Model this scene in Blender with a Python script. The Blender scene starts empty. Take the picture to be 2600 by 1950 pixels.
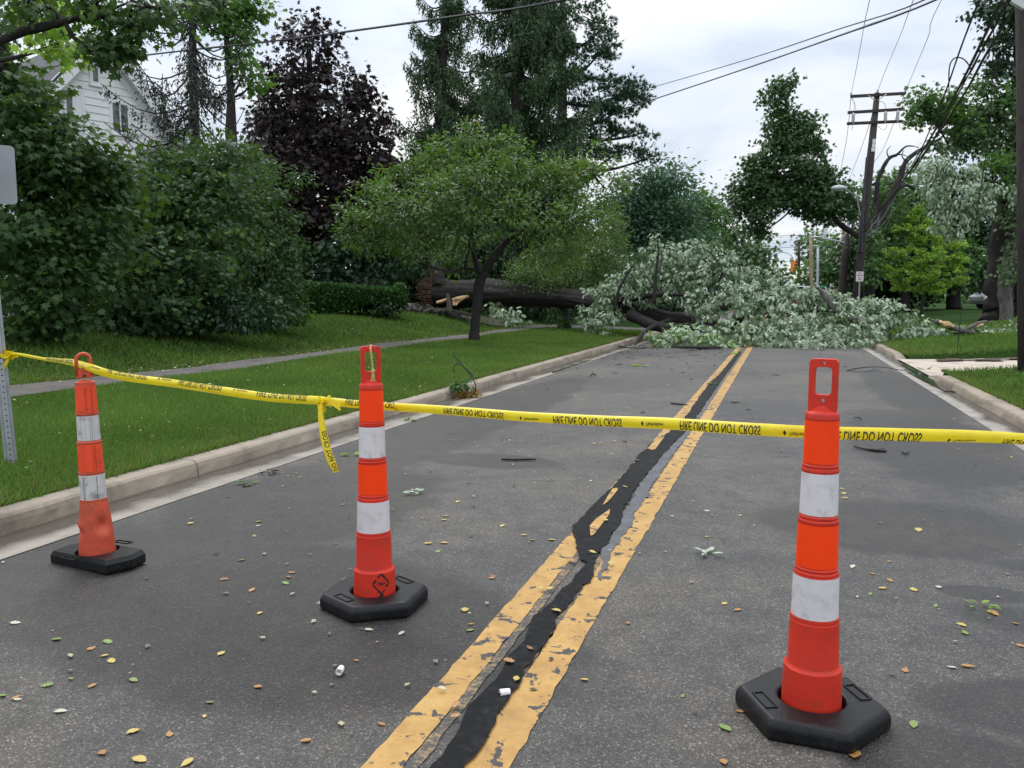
import bpy, bmesh, math, random
import numpy as np
from mathutils import Vector, Matrix
R = math.radians
random.seed(7)
rng = np.random.default_rng(11)
scene = bpy.context.scene
COL = scene.collection

# ------------------------------------------------------------------ camera
FPX, CX, CY, HC = 2105.0, 1300.0, 975.0, 1.33
PITCH, YAW = math.atan2(221, FPX), R(17.93)
cam = bpy.data.cameras.new('camera')
cam.sensor_width = 36.0
cam.lens = FPX / 2600 * 36.0
cam.clip_start, cam.clip_end = 0.05, 2000
cam_ob = bpy.data.objects.new('camera', cam)
cam_ob.location = (0, 0, HC)
cam_ob.rotation_euler = (R(90) - PITCH, 0, YAW)
COL.objects.link(cam_ob)
scene.camera = cam_ob

# ------------------------------------------------------------------ world: bright overcast with thin clouds
SUN_EL, SUN_AZ = R(52), R(-35)          # azimuth from +Y, negative is to the left
world = bpy.data.worlds.new('World')
scene.world = world
world.use_nodes = True
nt = world.node_tree
for n in list(nt.nodes): nt.nodes.remove(n)
def wn(t, **k):
    n = nt.nodes.new(t)
    for a, b in k.items(): setattr(n, a, b)
    return n
out = wn('ShaderNodeOutputWorld'); bg = wn('ShaderNodeBackground')
bg.inputs['Strength'].default_value = 0.1
sky = wn('ShaderNodeTexSky', sky_type='NISHITA', sun_disc=False)
sky.sun_elevation = SUN_EL; sky.sun_rotation = SUN_AZ
tc = wn('ShaderNodeTexCoord'); sep = wn('ShaderNodeSeparateXYZ')
nt.links.new(tc.outputs['Generated'], sep.inputs[0])
def wm(op, a, b=None, clamp=False):
    n = wn('ShaderNodeMath', operation=op); n.use_clamp = clamp
    for i, v in enumerate((a, b)):
        if v is None: continue
        if isinstance(v, (int, float)): n.inputs[i].default_value = v
        else: nt.links.new(v, n.inputs[i])
    return n.outputs[0]
zz = wm('MAXIMUM', sep.outputs[2], 0.0)
den = wm('ADD', zz, 0.22)
comb = wn('ShaderNodeCombineXYZ')
nt.links.new(wm('DIVIDE', sep.outputs[0], den), comb.inputs[0])
nt.links.new(wm('DIVIDE', sep.outputs[1], den), comb.inputs[1])
no1 = wn('ShaderNodeTexNoise'); no1.inputs['Scale'].default_value = 1.15
no1.inputs['Detail'].default_value = 6; no1.inputs['Roughness'].default_value = 0.5; no1.inputs['Distortion'].default_value = 0.35
nt.links.new(comb.outputs[0], no1.inputs['Vector'])
rmp = wn('ShaderNodeValToRGB')
nt.links.new(no1.outputs['Fac'], rmp.inputs[0])
e = rmp.color_ramp.elements
e[0].position = 0.39; e[0].color = (0.62, 0.71, 0.86, 1)
e[1].position = 0.60; e[1].color = (1.0, 1.0, 1.0, 1)
m_ = e.new(0.48); m_.color = (0.80, 0.86, 0.95, 1)
gain = wm('MULTIPLY', wm('ADD', wm('MULTIPLY', wm('MULTIPLY', zz, zz), 1.5), 0.84), 10.0)   # overcast: brighter towards the zenith
vm = wn('ShaderNodeVectorMath', operation='SCALE')
nt.links.new(rmp.outputs[0], vm.inputs[0]); nt.links.new(gain, vm.inputs['Scale'])
mx = wn('ShaderNodeMix', data_type='RGBA'); mx.inputs[0].default_value = 0.93
nt.links.new(sky.outputs[0], mx.inputs[6]); nt.links.new(vm.outputs[0], mx.inputs[7])
nt.links.new(mx.outputs[2], bg.inputs['Color']); nt.links.new(bg.outputs[0], out.inputs[0])

sun = bpy.data.lights.new('sun', 'SUN')
sun.energy = 1.0; sun.angle = R(25); sun.color = (1, 0.96, 0.9)
sun_ob = bpy.data.objects.new('sun', sun); COL.objects.link(sun_ob)
sd = Vector((math.sin(SUN_AZ) * math.cos(SUN_EL), math.cos(SUN_AZ) * math.cos(SUN_EL), math.sin(SUN_EL)))
sun_ob.rotation_euler = sd.to_track_quat('Z', 'Y').to_euler()
sun_ob.location = sd * 60

vs = scene.view_settings
vs.view_transform = 'Standard'; vs.look = 'None'; vs.exposure = 0.25; vs.gamma = 1; vs.use_curve_mapping = False

# ------------------------------------------------------------------ pixel <-> place
_ROT = Matrix.Rotation(YAW, 3, 'Z') @ Matrix.Rotation(R(90) - PITCH, 3, 'X')
CAM = Vector((0, 0, HC))
def ray(u, v): return _ROT @ Vector(((u - CX) / FPX, (CY - v) / FPX, -1.0))
def P(u, v, d): return CAM + ray(u, v) * d
def G(u, v, z=0.0):
    r = ray(u, v); return CAM + r * ((z - HC) / r.z)
def smooth(t):
    t = np.clip(t, 0, 1); return t * t * (3 - 2 * t)
DRV0, DRV1 = 15.4, 19.0
def zt(x, y):
    x = np.asarray(x, float); y = np.asarray(y, float)
    left = 0.10 + 0.06 * smooth((-4.3 - x) / 4) + 0.60 * smooth((-9.5 - x) / 4.6) - 0.35 * smooth((-17 - x) / 4)
    right = 0.105 + 0.5 * np.clip((x - 2.55) / 6.5, 0, 1)
    dr = 0.02 + 0.26 * np.clip((x - 2.5) / 6, 0, 1) - 0.03
    f = smooth((y - DRV0 + 0.25) / 0.25) * smooth((DRV1 + 0.25 - y) / 0.25) * smooth((12 - x) / 1)
    right = right * (1 - f) + dr * f
    bump = 0.012 * np.sin(x * 1.7 + y * .6) + 0.01 * np.sin(x * .7 - y * 1.3)
    z = np.where(x < -4.3, left + bump * smooth((-4.6 - x) / 1.5), np.where(x > 2.55, right + bump * (1 - f) * smooth((x - 2.9) / 1.5), -0.07))
    return z
def T(u, v):
    r = ray(u, v); d = 2.0; pr = None
    while d < 150:
        p = CAM + r * d
        if p.z <= float(zt(p.x, p.y)): return p
        d += 0.05
    return CAM + r * 60
def drop(p): return Vector((p.x, p.y, float(zt(p.x, p.y))))

# ------------------------------------------------------------------ object helpers
def link(o, parent=None):
    COL.objects.link(o)
    if parent: o.parent = parent
    return o
def tag(o, label, cat, group=None, kind=None):
    o['label'] = label; o['category'] = cat
    if group: o['group'] = group
    if kind: o['kind'] = kind
    return o
def thing(name, label, cat, loc=(0, 0, 0), group=None, rz=0.0):
    o = bpy.data.objects.new(name, None); o.empty_display_size = 0.2
    o.location = loc; o.rotation_euler = (0, 0, rz); link(o)
    return tag(o, label, cat, group)
def struct(o): o['kind'] = 'structure'; return o
def copy_tree(o, parent=None):
    c = o.copy(); COL.objects.link(c)
    if parent: c.parent = parent
    for ch in o.children: copy_tree(ch, c)
    return c

class MB:
    """collects polygons in world space; build() stores them relative to the parent's place"""
    def __init__(s): s.v = []; s.f = []; s.m = []
    def add(s, vs_, fs, mi=0):
        o = len(s.v); s.v += [tuple(x) for x in vs_]
        s.f += [tuple(i + o for i in f) for f in fs]; s.m += [mi] * len(fs)
    def box(s, c, size, rot=None, mi=0):
        hx, hy, hz = size[0] / 2, size[1] / 2, size[2] / 2
        vs_ = [Vector((x, y, z)) for x in (-hx, hx) for y in (-hy, hy) for z in (-hz, hz)]
        if rot is not None: vs_ = [rot @ q for q in vs_]
        c = Vector(c)
        s.add([q + c for q in vs_], [(0, 1, 3, 2), (4, 6, 7, 5), (0, 4, 5, 1), (2, 3, 7, 6), (0, 2, 6, 4), (1, 5, 7, 3)], mi)
    def tube(s, pts, rad, n=6, caps=True, mi=0, ridge=0.0):
        pts = [Vector(p) for p in pts]
        if isinstance(rad, (int, float)): rad = [rad] * len(pts)
        ref = None; o = len(s.v); k = len(pts); rw_ = np.zeros(n)
        for i, p in enumerate(pts):
            t = (pts[min(i + 1, k - 1)] - pts[max(i - 1, 0)])
            if t.length < 1e-9: t = Vector((0, 0, 1))
            t.normalize()
            if ref is None:
                ref = t.orthogonal().normalized()
            ref = (ref - t * ref.dot(t))
            if ref.length < 1e-6: ref = t.orthogonal()
            ref.normalize(); b = t.cross(ref)
            if ridge: rw_ = rw_ * .8 + rng.normal(size=n) * ridge * .6
            for j in range(n):
                a = 2 * math.pi * j / n
                s.v.append(tuple(p + (ref * math.cos(a) + b * math.sin(a)) * (rad[i] * (1 + rw_[j]))))
        for i in range(k - 1):
            for j in range(n):
                s.f.append((o + i * n + j, o + i * n + (j + 1) % n, o + (i + 1) * n + (j + 1) % n, o + (i + 1) * n + j)); s.m.append(mi)
        if caps:
            s.f.append(tuple(o + j for j in range(n))[::-1]); s.m.append(mi)
            s.f.append(tuple(o + (k - 1) * n + j for j in range(n))); s.m.append(mi)
    def lathe(s, prof, c=(0, 0, 0), n=32, mi=0):
        o = len(s.v); c = Vector(c)
        for r, z in prof:
            for j in range(n):
                a = 2 * math.pi * j / n
                s.v.append((c.x + r * math.cos(a), c.y + r * math.sin(a), c.z + z))
        for i in range(len(prof) - 1):
            for j in range(n):
                s.f.append((o + i * n + j, o + i * n + (j + 1) % n, o + (i + 1) * n + (j + 1) % n, o + (i + 1) * n + j)); s.m.append(mi)
    def prism(s, poly, z0, z1, mi=0):
        n = len(poly)
        vs_ = [(p[0], p[1], z0) for p in poly] + [(p[0], p[1], z1) for p in poly]
        s.add(vs_, [tuple(range(n))[::-1], tuple(range(n, 2 * n))] + [(i, (i + 1) % n, n + (i + 1) % n, n + i) for i in range(n)], mi)
    def build(s, name, mats, parent=None, smooth_=False, local=False, bevel=0.0):
        me = bpy.data.meshes.new(name)
        off = Vector((0, 0, 0))
        o = bpy.data.objects.new(name, me); link(o, parent)
        if parent is not None and not local:
            inv = world_of(parent).inverted()
            vv = [tuple(inv @ Vector(q)) for q in s.v]
        else: vv = s.v
        me.from_pydata(vv, [], s.f)
        if not isinstance(mats, (list, tuple)): mats = [mats]
        for m in mats: me.materials.append(m)
        if len(mats) > 1: me.polygons.foreach_set('material_index', s.m)
        if smooth_: me.polygons.foreach_set('use_smooth', [True] * len(s.f))
        me.update()
        if bevel:
            b = o.modifiers.new('bevel', 'BEVEL'); b.width = bevel; b.segments = 2; b.limit_method = 'ANGLE'
        return o
def world_of(o):
    m = Matrix.Translation(o.location) @ o.rotation_euler.to_matrix().to_4x4()
    return (world_of(o.parent) @ m) if o.parent else m

def np_mesh(name, V, F, mat, parent=None, attr=None, origin=None, smooth_=False):
    """V (n,3) array, F (m,k) array of same-size faces or list of such arrays"""
    me = bpy.data.meshes.new(name)
    if not isinstance(F, (list, tuple)): F = [F]
    off = np.zeros(3)
    if parent is not None: off = np.array(world_of(parent).translation)
    me.vertices.add(len(V)); me.vertices.foreach_set('co', (V - off).astype(np.float32).ravel())
    loops = np.concatenate([f.ravel() for f in F]); cnt = np.concatenate([np.full(len(f), f.shape[1]) for f in F])
    start = np.concatenate([[0], np.cumsum(cnt)[:-1]])
    me.loops.add(len(loops)); me.loops.foreach_set('vertex_index', loops.astype(np.int32))
    me.polygons.add(len(cnt)); me.polygons.foreach_set('loop_start', start.astype(np.int32))
    if smooth_: me.polygons.foreach_set('use_smooth', np.ones(len(cnt), bool))
    if attr is not None:
        a = me.attributes.new('tone', 'FLOAT', 'POINT'); a.data.foreach_set('value', attr.astype(np.float32))
    me.materials.append(mat); me.update(calc_edges=True)
    o = bpy.data.objects.new(name, me); return link(o, parent)

# ------------------------------------------------------------------ materials
def new_mat(name):
    m = bpy.data.materials.new(name); m.use_nodes = True
    t = m.node_tree; b = t.nodes['Principled BSDF']
    return m, t, b
def N(t, ty, **k):
    n = t.nodes.new(ty)
    for a, b in k.items():
        if a.startswith('i_'): n.inputs[a[2:].replace('_', ' ')].default_value = b
        else: setattr(n, a, b)
    return n
def mathn(t, op, a, b=None, clamp=False):
    n = t.nodes.new('ShaderNodeMath'); n.operation = op; n.use_clamp = clamp
    for i, v in enumerate((a, b)):
        if v is None: continue
        if isinstance(v, (int, float)): n.inputs[i].default_value = v
        else: t.links.new(v, n.inputs[i])
    return n.outputs[0]
def ramp(t, fac, stops):
    n = t.nodes.new('ShaderNodeValToRGB'); t.links.new(fac, n.inputs[0]); e = n.color_ramp.elements
    while len(e) > 1: e.remove(e[-1])
    e[0].position = stops[0][0]; c = stops[0][1]; e[0].color = (*c, 1) if len(c) == 3 else c
    for p, c in stops[1:]:
        x = e.new(p); x.color = (*c, 1) if len(c) == 3 else c
    return n.outputs[0]
def g1(v): return (v, v, v)
def mixc(t, fac, a, b):
    n = t.nodes.new('ShaderNodeMix'); n.data_type = 'RGBA'
    for i, v in ((0, fac), (6, a), (7, b)):
        if isinstance(v, (int, float)): n.inputs[i].default_value = v
        elif isinstance(v, tuple): n.inputs[i].default_value = (*v, 1)
        else: t.links.new(v, n.inputs[i])
    return n.outputs[2]
def coord(t, scale=None, which='Object'):
    c = t.nodes.new('ShaderNodeTexCoord').outputs[which]
    if scale is None: return c
    m = t.nodes.new('ShaderNodeMapping'); m.inputs['Scale'].default_value = scale if isinstance(scale, tuple) else (scale,) * 3
    t.links.new(c, m.inputs[0]); return m.outputs[0]
def noise(t, vec, scale, detail=4, rough=0.55, dist=0.0):
    n = N(t, 'ShaderNodeTexNoise'); n.inputs['Scale'].default_value = scale; n.inputs['Detail'].default_value = detail
    n.inputs['Roughness'].default_value = rough; n.inputs['Distortion'].default_value = dist
    t.links.new(vec, n.inputs['Vector']); return n.outputs['Fac']
def bump(t, b, h, strength=0.3, dist=0.01):
    n = N(t, 'ShaderNodeBump'); n.inputs['Strength'].default_value = strength; n.inputs['Distance'].default_value = dist
    t.links.new(h, n.inputs['Height']); t.links.new(n.outputs[0], b.inputs['Normal'])

def paint(name, col, rough=0.5, var=0.12, scale=6.0, metallic=0.0, spec=0.5, bmp=0.0, dirt=None, dirt_amt=0.5):
    m, t, b = new_mat(name)
    c = coord(t); f = noise(t, c, scale, 5)
    lo = tuple(x * (1 - var) for x in col); hi = tuple(min(1, x * (1 + var)) for x in col)
    cc = ramp(t, f, [(0.3, lo), (0.7, hi)])
    if dirt:
        d = ramp(t, noise(t, c, scale * 2.7, 7, 0.65), [(0.5, g1(0)), (0.72, g1(dirt_amt))])
        cc = mixc(t, d, cc, dirt)
    t.links.new(cc, b.inputs['Base Color'])
    b.inputs['Roughness'].default_value = rough; b.inputs['Metallic'].default_value = metallic
    b.inputs['Specular IOR Level'].default_value = spec
    if bmp: bump(t, b, noise(t, c, scale * 12, 4), bmp, 0.003)
    return m

def bark(name, col, scale=1.0, ax=2):
    m, t, b = new_mat(name)
    c = coord(t, tuple((2.2 if i == ax else 14) * scale for i in range(3)))
    f = noise(t, c, 1.0, 8, 0.65, 0.6)
    cc = ramp(t, f, [(0.3, tuple(x * .35 for x in col)), (0.5, col), (0.75, tuple(x * 1.7 for x in col))])
    l = ramp(t, noise(t, coord(t), 1.1, 5), [(0.55, g1(0)), (0.75, g1(.4))])
    cc = mixc(t, l, cc, (0.07, 0.085, 0.055))
    t.links.new(cc, b.inputs['Base Color']); b.inputs['Roughness'].default_value = 0.85
    bump(t, b, f, 0.8, 0.04)
    return m

def leaf_mat(name, c0, c1, under=None, transl=0.28, accents=(), rough=0.5, spec=0.35):
    """per-leaf variation from the 'tone' attribute; accents: (tone threshold, colour)"""
    m, t, b = new_mat(name)
    a = N(t, 'ShaderNodeAttribute', attribute_name='tone').outputs['Fac']
    stops = [(0.0, c0), (0.9, c1)]
    cc = ramp(t, a, stops)
    for th, col in accents:
        cc = mixc(t, mathn(t, 'GREATER_THAN', a, th), cc, col)
    if under:
        geo = N(t, 'ShaderNodeNewGeometry')
        cc = mixc(t, geo.outputs['Backfacing'], cc, under)
    t.links.new(cc, b.inputs['Base Color'])
    b.inputs['Roughness'].default_value = rough; b.inputs['Specular IOR Level'].default_value = spec
    tr = N(t, 'ShaderNodeBsdfTranslucent')
    tcol = mixc(t, 0.5, cc, tuple(min(1, x * y) for x, y in zip(c1, (1.5, 1.7, .7))))
    t.links.new(tcol, tr.inputs['Color'])
    ms = N(t, 'ShaderNodeMixShader'); ms.inputs[0].default_value = transl
    o = t.nodes['Material Output']
    t.links.new(b.outputs[0], ms.inputs[1]); t.links.new(tr.outputs[0], ms.inputs[2]); t.links.new(ms.outputs[0], o.inputs[0])
    return m

def ell(t, sepo, cx, cy, rx, ry, rot=0.0):
    """soft elliptical mask 1 inside .. 0 outside in object XY"""
    dx = mathn(t, 'SUBTRACT', sepo[0], cx); dy = mathn(t, 'SUBTRACT', sepo[1], cy)
    c, s = math.cos(rot), math.sin(rot)
    a = mathn(t, 'DIVIDE', mathn(t, 'ADD', mathn(t, 'MULTIPLY', dx, c), mathn(t, 'MULTIPLY', dy, s)), rx)
    b = mathn(t, 'DIVIDE', mathn(t, 'SUBTRACT', mathn(t, 'MULTIPLY', dy, c), mathn(t, 'MULTIPLY', dx, s)), ry)
    r = mathn(t, 'SQRT', mathn(t, 'ADD', mathn(t, 'MULTIPLY', a, a), mathn(t, 'MULTIPLY', b, b)))
    return r

def asphalt():
    m, t, b = new_mat('wet asphalt')
    c = coord(t)
    sp = N(t, 'ShaderNodeSeparateXYZ'); t.links.new(c, sp.inputs[0]); so = sp.outputs
    vor = N(t, 'ShaderNodeTexVoronoi'); vor.inputs['Scale'].default_value = 185; t.links.new(c, vor.inputs['Vector'])
    vsep = N(t, 'ShaderNodeSeparateColor'); t.links.new(vor.outputs['Color'], vsep.inputs[0])
    agg = ramp(t, vsep.outputs[0], [(0.0, g1(0.018)), (0.4, (0.048, .0455, .042)), (0.75, (0.090, .085, .078)), (0.93, (0.17, 0.158, 0.142)), (1.0, (0.40, 0.37, 0.335))])
    fine = noise(t, c, 60, 6, 0.7)
    big = noise(t, c, 0.55, 6, 0.6, 0.5)
    base = mixc(t, ramp(t, fine, [(0.3, g1(0.3)), (0.7, g1(.72))]), agg, (0.058, 0.055, 0.052))
    tint = ramp(t, big, [(0.32, (0.72, 0.72, 0.74)), (0.48, (1.0, 1.0, 1.0)), (0.66, (1.5, 1.38, 1.22))])
    mul = N(t, 'ShaderNodeMix', data_type='RGBA', blend_type='MULTIPLY'); mul.inputs[0].default_value = 1
    t.links.new(base, mul.inputs[6]); t.links.new(tint, mul.inputs[7])
    mott = ramp(t, noise(t, c, 5.5, 7, 0.68, 0.3), [(0.34, g1(0.74)), (0.5, g1(1.0)), (0.66, (1.22, 1.19, 1.14))])
    mul2 = N(t, 'ShaderNodeMix', data_type='RGBA', blend_type='MULTIPLY'); mul2.inputs[0].default_value = 1
    t.links.new(mul.outputs[2], mul2.inputs[6]); t.links.new(mott, mul2.inputs[7]); mul = mul2
    # damp patches left by the rain (ground positions along the lanes)
    wob = mathn(t, 'MULTIPLY', mathn(t, 'SUBTRACT', noise(t, c, 1.6, 6, 0.6), 0.5), 0.75)
    wet = None
    WETS = [(-2.45, 3.05, 1.75, 0.85, R(-14)), (-2.9, 4.6, .8, 1.2, 0), (0.95, 3.0, .5, .22, R(15)), (0.62, 2.42, .45, .3, R(-30)), (1.5, 3.7, .75, .2, R(-10)),
            (0.7, 5.2, .8, .6, R(20)), (-1.6, 2.75, .9, .5, R(5)), (1.3, 8.5, .7, 2.2, 0), (-3.2, 9.0, .6, 4.5, 0), (1.7, 13, .45, 3.5, 0), (-2.2, 6.3, .6, .28, 0), (1.35, 4.6, .3, .12, 0), (.95, 4.1, .22, .1, 0)]
    for w in WETS:
        r = mathn(t, 'ADD', ell(t, so, *w), wob)
        k = mathn(t, 'MULTIPLY', mathn(t, 'SUBTRACT', 1.12, r), 4.5, clamp=True)
        wet = k if wet is None else mathn(t, 'MAXIMUM', wet, k)
    dark = N(t, 'ShaderNodeMix', data_type='RGBA', blend_type='MULTIPLY')
    t.links.new(mathn(t, 'MULTIPLY', wet, 1.0), dark.inputs[0]); t.links.new(mul.outputs[2], dark.inputs[6]); dark.inputs[7].default_value = (0.42, 0.40, 0.395, 1)
    t.links.new(dark.outputs[2], b.inputs['Base Color'])
    rr = mathn(t, 'SUBTRACT', 0.62, mathn(t, 'MULTIPLY', wet, 0.17))
    t.links.new(rr, b.inputs['Roughness']); b.inputs['Specular IOR Level'].default_value = 0.45
    h = mathn(t, 'ADD', mathn(t, 'MULTIPLY', vor.outputs['Distance'], 1.0), mathn(t, 'MULTIPLY', fine, 0.6))
    bump(t, b, h, 0.55, 0.006)
    return m

def concrete(name, col, wetx=None):
    m, t, b = new_mat(name)
    c = coord(t); f = noise(t, c, 3.0, 8, 0.65); sp = noise(t, c, 130, 3)
    cc = ramp(t, f, [(0.30, tuple(x * .50 for x in col)), (0.50, col), (0.75, tuple(min(1, x * 1.18) for x in col))])
    cc = mixc(t, ramp(t, sp, [(0.55, g1(0)), (0.75, g1(.35))]), cc, tuple(x * .5 for x in col))
    if wetx:
        s = N(t, 'ShaderNodeSeparateXYZ'); t.links.new(c, s.inputs[0])
        d = mathn(t, 'ABSOLUTE', mathn(t, 'SUBTRACT', s.outputs[0], wetx[0]))
        d = mathn(t, 'ADD', d, mathn(t, 'MULTIPLY', mathn(t, 'SUBTRACT', noise(t, c, 1.3, 5), .5), wetx[1] * 1.6))
        w = ramp(t, mathn(t, 'DIVIDE', d, wetx[1]), [(0.55, g1(1)), (1.0, g1(0))])
        cc = mixc(t, w, cc, tuple(x * y for x, y in zip(col, (.28, .26, .27))))
        t.links.new(mathn(t, 'SUBTRACT', 0.75, mathn(t, 'MULTIPLY', w, 0.5)), b.inputs['Roughness'])
    else: b.inputs['Roughness'].default_value = 0.8
    t.links.new(cc, b.inputs['Base Color'])
    bump(t, b, mathn(t, 'ADD', f, mathn(t, 'MULTIPLY', sp, .3)), 0.3, 0.006)
    return m

def lawn():
    m, t, b = new_mat('lawn')
    c = coord(t); f = noise(t, c, 0.45, 6, 0.6); f2 = noise(t, c, 9, 5, 0.7); f3 = noise(t, c, 70, 3, 0.7)
    cc = ramp(t, f, [(0.3, (0.018, 0.048, 0.008)), (0.52, (0.032, 0.085, 0.012)), (0.66, (0.06, 0.11, 0.022)), (0.78, (0.10, 0.11, 0.035))])
    cc2 = ramp(t, f2, [(0.3, (0.018, 0.05, 0.008)), (0.6, (0.045, 0.11, 0.016)), (0.8, (0.09, 0.10, 0.03))])
    cc = mixc(t, 0.5, cc, cc2)
    cc = mixc(t, ramp(t, f3, [(0.45, g1(.75)), (0.6, g1(0))]), cc, (0.012, 0.03, 0.006))
    t.links.new(cc, b.inputs['Base Color']); b.inputs['Roughness'].default_value = 0.95; b.inputs['Specular IOR Level'].default_value = 0.1
    bump(t, b, mathn(t, 'ADD', f3, f2), 0.9, 0.05)
    return m

def road_yellow(faded=False):
    m, t, b = new_mat('faded old road paint' if faded else 'worn yellow road paint')
    c = coord(t)
    chips = noise(t, c, 11, 6, 0.62, 0.4); tiny = noise(t, c, 55, 4, 0.7); zone = noise(t, c, 0.9, 3)
    k = mathn(t, 'ADD', chips, mathn(t, 'MULTIPLY', mathn(t, 'SUBTRACT', zone, .5), 0.28))
    k = mathn(t, 'ADD', k, mathn(t, 'MULTIPLY', mathn(t, 'SUBTRACT', tiny, .5), 0.16))
    mask = ramp(t, k, [(0.575, g1(0)), (0.595, g1(1))])
    ycol = ramp(t, noise(t, c, 6, 6, .65), [(0.3, (0.33, 0.175, 0.042)), (0.55, (0.46, 0.265, 0.068)), (0.75, (0.52, 0.335, 0.115))])
    ycol = mixc(t, ramp(t, tiny, [(0.5, g1(0)), (0.75, g1(.5))]), ycol, (0.22, 0.14, 0.05))
    cc = mixc(t, mask, ycol, (0.035, 0.034, 0.035))
    if faded:
        cc = mixc(t, ramp(t, mathn(t, 'ADD', mathn(t, 'MULTIPLY', tiny, .6), mathn(t, 'MULTIPLY', chips, .4)), [(0.42, g1(0)), (0.52, g1(1))]), (0.26, 0.17, 0.075), (0.045, 0.043, 0.04))
    t.links.new(cc, b.inputs['Base Color']); b.inputs['Roughness'].default_value = 0.6
    bump(t, b, tiny, 0.3, 0.004)
    return m

M = {}
M['asphalt'] = asphalt()
M['lawn'] = lawn()
M['kerb'] = concrete('kerb concrete', (0.30, 0.25, 0.19))
M['gutter_left'] = concrete('left gutter concrete', (0.29, 0.255, 0.21), (-4.14, 0.34))
M['gutter_right'] = concrete('right gutter concrete', (0.31, 0.275, 0.235), (2.37, 0.22))
M['sidewalk'] = concrete('old sidewalk concrete', (0.105, 0.092, 0.08))
M['driveway'] = concrete('driveway concrete', (0.50, 0.42, 0.34))
M['yellow'] = road_yellow(); M['faded'] = road_yellow(True)
M['tar'] = paint('tar sealant', (0.004, 0.0045, 0.0055), 0.6, 0.4, 9, spec=.12, bmp=0.3, dirt=(.035, .035, .036), dirt_amt=.6)
M['oldtar'] = paint('old grey sealant', (0.075, 0.078, 0.088), 0.55, 0.3, 7, bmp=0.2, dirt=(.03, .03, .03), dirt_amt=.7)
M['dirt'] = paint('bare dirt', (0.07, 0.045, 0.03), 0.95, 0.4, 9, bmp=0.6)
M['bark'] = bark('dark bark', (0.022, 0.0175, 0.015))
M['bark_fallen'] = bark('furrowed fallen bark', (0.015, 0.012, 0.0105), .55, 0)
M['bark_grey'] = bark('grey bark', (0.085, 0.075, 0.062))
M['bark_black'] = bark('wet black bark', (0.017, 0.014, 0.013))
M['bark_lime'] = bark('lichen bark', (0.12, 0.115, 0.10))
M['rawwood'] = paint('raw split wood', (0.62, 0.42, 0.22), 0.8, 0.3, 14, bmp=0.4, dirt=(.25, .12, .05))
M['redwood'] = paint('rotten brown wood', (0.085, 0.045, 0.028), 0.85, 0.5, 8, bmp=0.6)
M['polewood'] = bark('weathered pole', (0.05, 0.039, 0.037), 1.5)
M['polewood_pale'] = bark('pale pole', (0.30, 0.21, 0.15), 1.5)
M['metal'] = paint('galvanised steel', (0.36, 0.38, 0.41), 0.45, 0.15, 9, metallic=0.55)
M['signback'] = paint('sign back aluminium', (0.30, 0.32, 0.34), 0.5, 0.08, 3, metallic=0.4)
M['wire'] = paint('black cable', (0.02, 0.02, 0.022), 0.5, 0.1)
M['wire_grey'] = paint('weathered grey cable', (0.10, 0.10, 0.115), 0.5, 0.1)
M['orange'] = paint('orange plastic', (0.60, 0.034, 0.016), 0.5, 0.1, 7, spec=.3, dirt=(.20, .045, .03), dirt_amt=.5)
M['orange_old'] = paint('faded orange plastic', (0.55, 0.075, 0.03), 0.5, 0.15, 9, dirt=(.10, .05, .04), dirt_amt=.55)
M['reflective_orange'] = paint('orange reflective sheet', (1.0, 0.058, 0.004), 0.45, 0.03, 6, spec=.25, dirt=(.62, .05, .01), dirt_amt=.25)
M['reflective_white'] = paint('white reflective sheet', (0.66, 0.64, 0.66), 0.4, 0.05, 7, dirt=(.34, .32, .31), dirt_amt=.65)
M['reflective_orange_old'] = paint('scuffed orange sheet', (0.85, 0.07, 0.018), 0.45, 0.05, 6, dirt=(.12, .03, .02), dirt_amt=.85)
M['reflective_white_old'] = paint('scuffed white sheet', (0.56, 0.55, 0.54), 0.5, 0.08, 6, dirt=(.14, .13, .12), dirt_amt=.85)
M['rubber'] = paint('black rubber', (0.0055, 0.006, 0.007), 0.42, 0.4, 10, spec=.3, bmp=0.5, dirt=(.03, .03, .03), dirt_amt=.4)
M['ink'] = paint('black ink', (0.015, 0.013, 0.012), 0.6, 0.1)
M['ink_soft'] = paint('black tape print', (0.035, 0.032, 0.008), 0.5, 0.1)
M['white_siding'] = paint('white painted siding', (0.80, 0.80, 0.80), 0.6, 0.04, 2)
M['white_trim'] = paint('white painted trim', (0.78, 0.78, 0.78), 0.55, 0.05, 2)
M['white_plastic'] = paint('white plastic', (0.80, 0.80, 0.80), 0.4, 0.03)
M['roof'] = paint('grey shingle roof', (0.10, 0.10, 0.11), 0.9, 0.3, 8, bmp=.5)
M['signal_yellow'] = paint('signal yellow', (0.85, 0.30, 0.03), 0.45, 0.06)
M['signal_lens'] = paint('unlit red lens', (0.10, 0.012, 0.01), 0.25, 0.1)
M['sign_white'] = paint('sign white', (0.80, 0.78, 0.78), 0.45, 0.03)
M['sign_red'] = paint('sign red', (0.50, 0.03, 0.03), 0.5, 0.05)
M['sign_green'] = paint('sign green', (0.02, 0.25, 0.13), 0.5, 0.05)
M['barrier_red'] = paint('orange red sheet', (0.75, 0.09, 0.03), 0.5, 0.08)
M['car_white'] = paint('white car paint', (0.78, 0.79, 0.82), 0.2, 0.02)
M['car_red'] = paint('red car paint', (0.45, 0.02, 0.02), 0.2, 0.05)
M['tyre'] = paint('tyre rubber', (0.02, 0.02, 0.02), 0.8, 0.1)
M['lamp_grey'] = paint('street lamp housing', (0.55, 0.58, 0.58), 0.4, 0.05)
M['porcelain'] = paint('grey porcelain', (0.50, 0.50, 0.52), 0.35, 0.05)
M['cord'] = paint('faded yellow cord', (0.55, 0.42, 0.16), 0.8, 0.35, 60)
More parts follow.
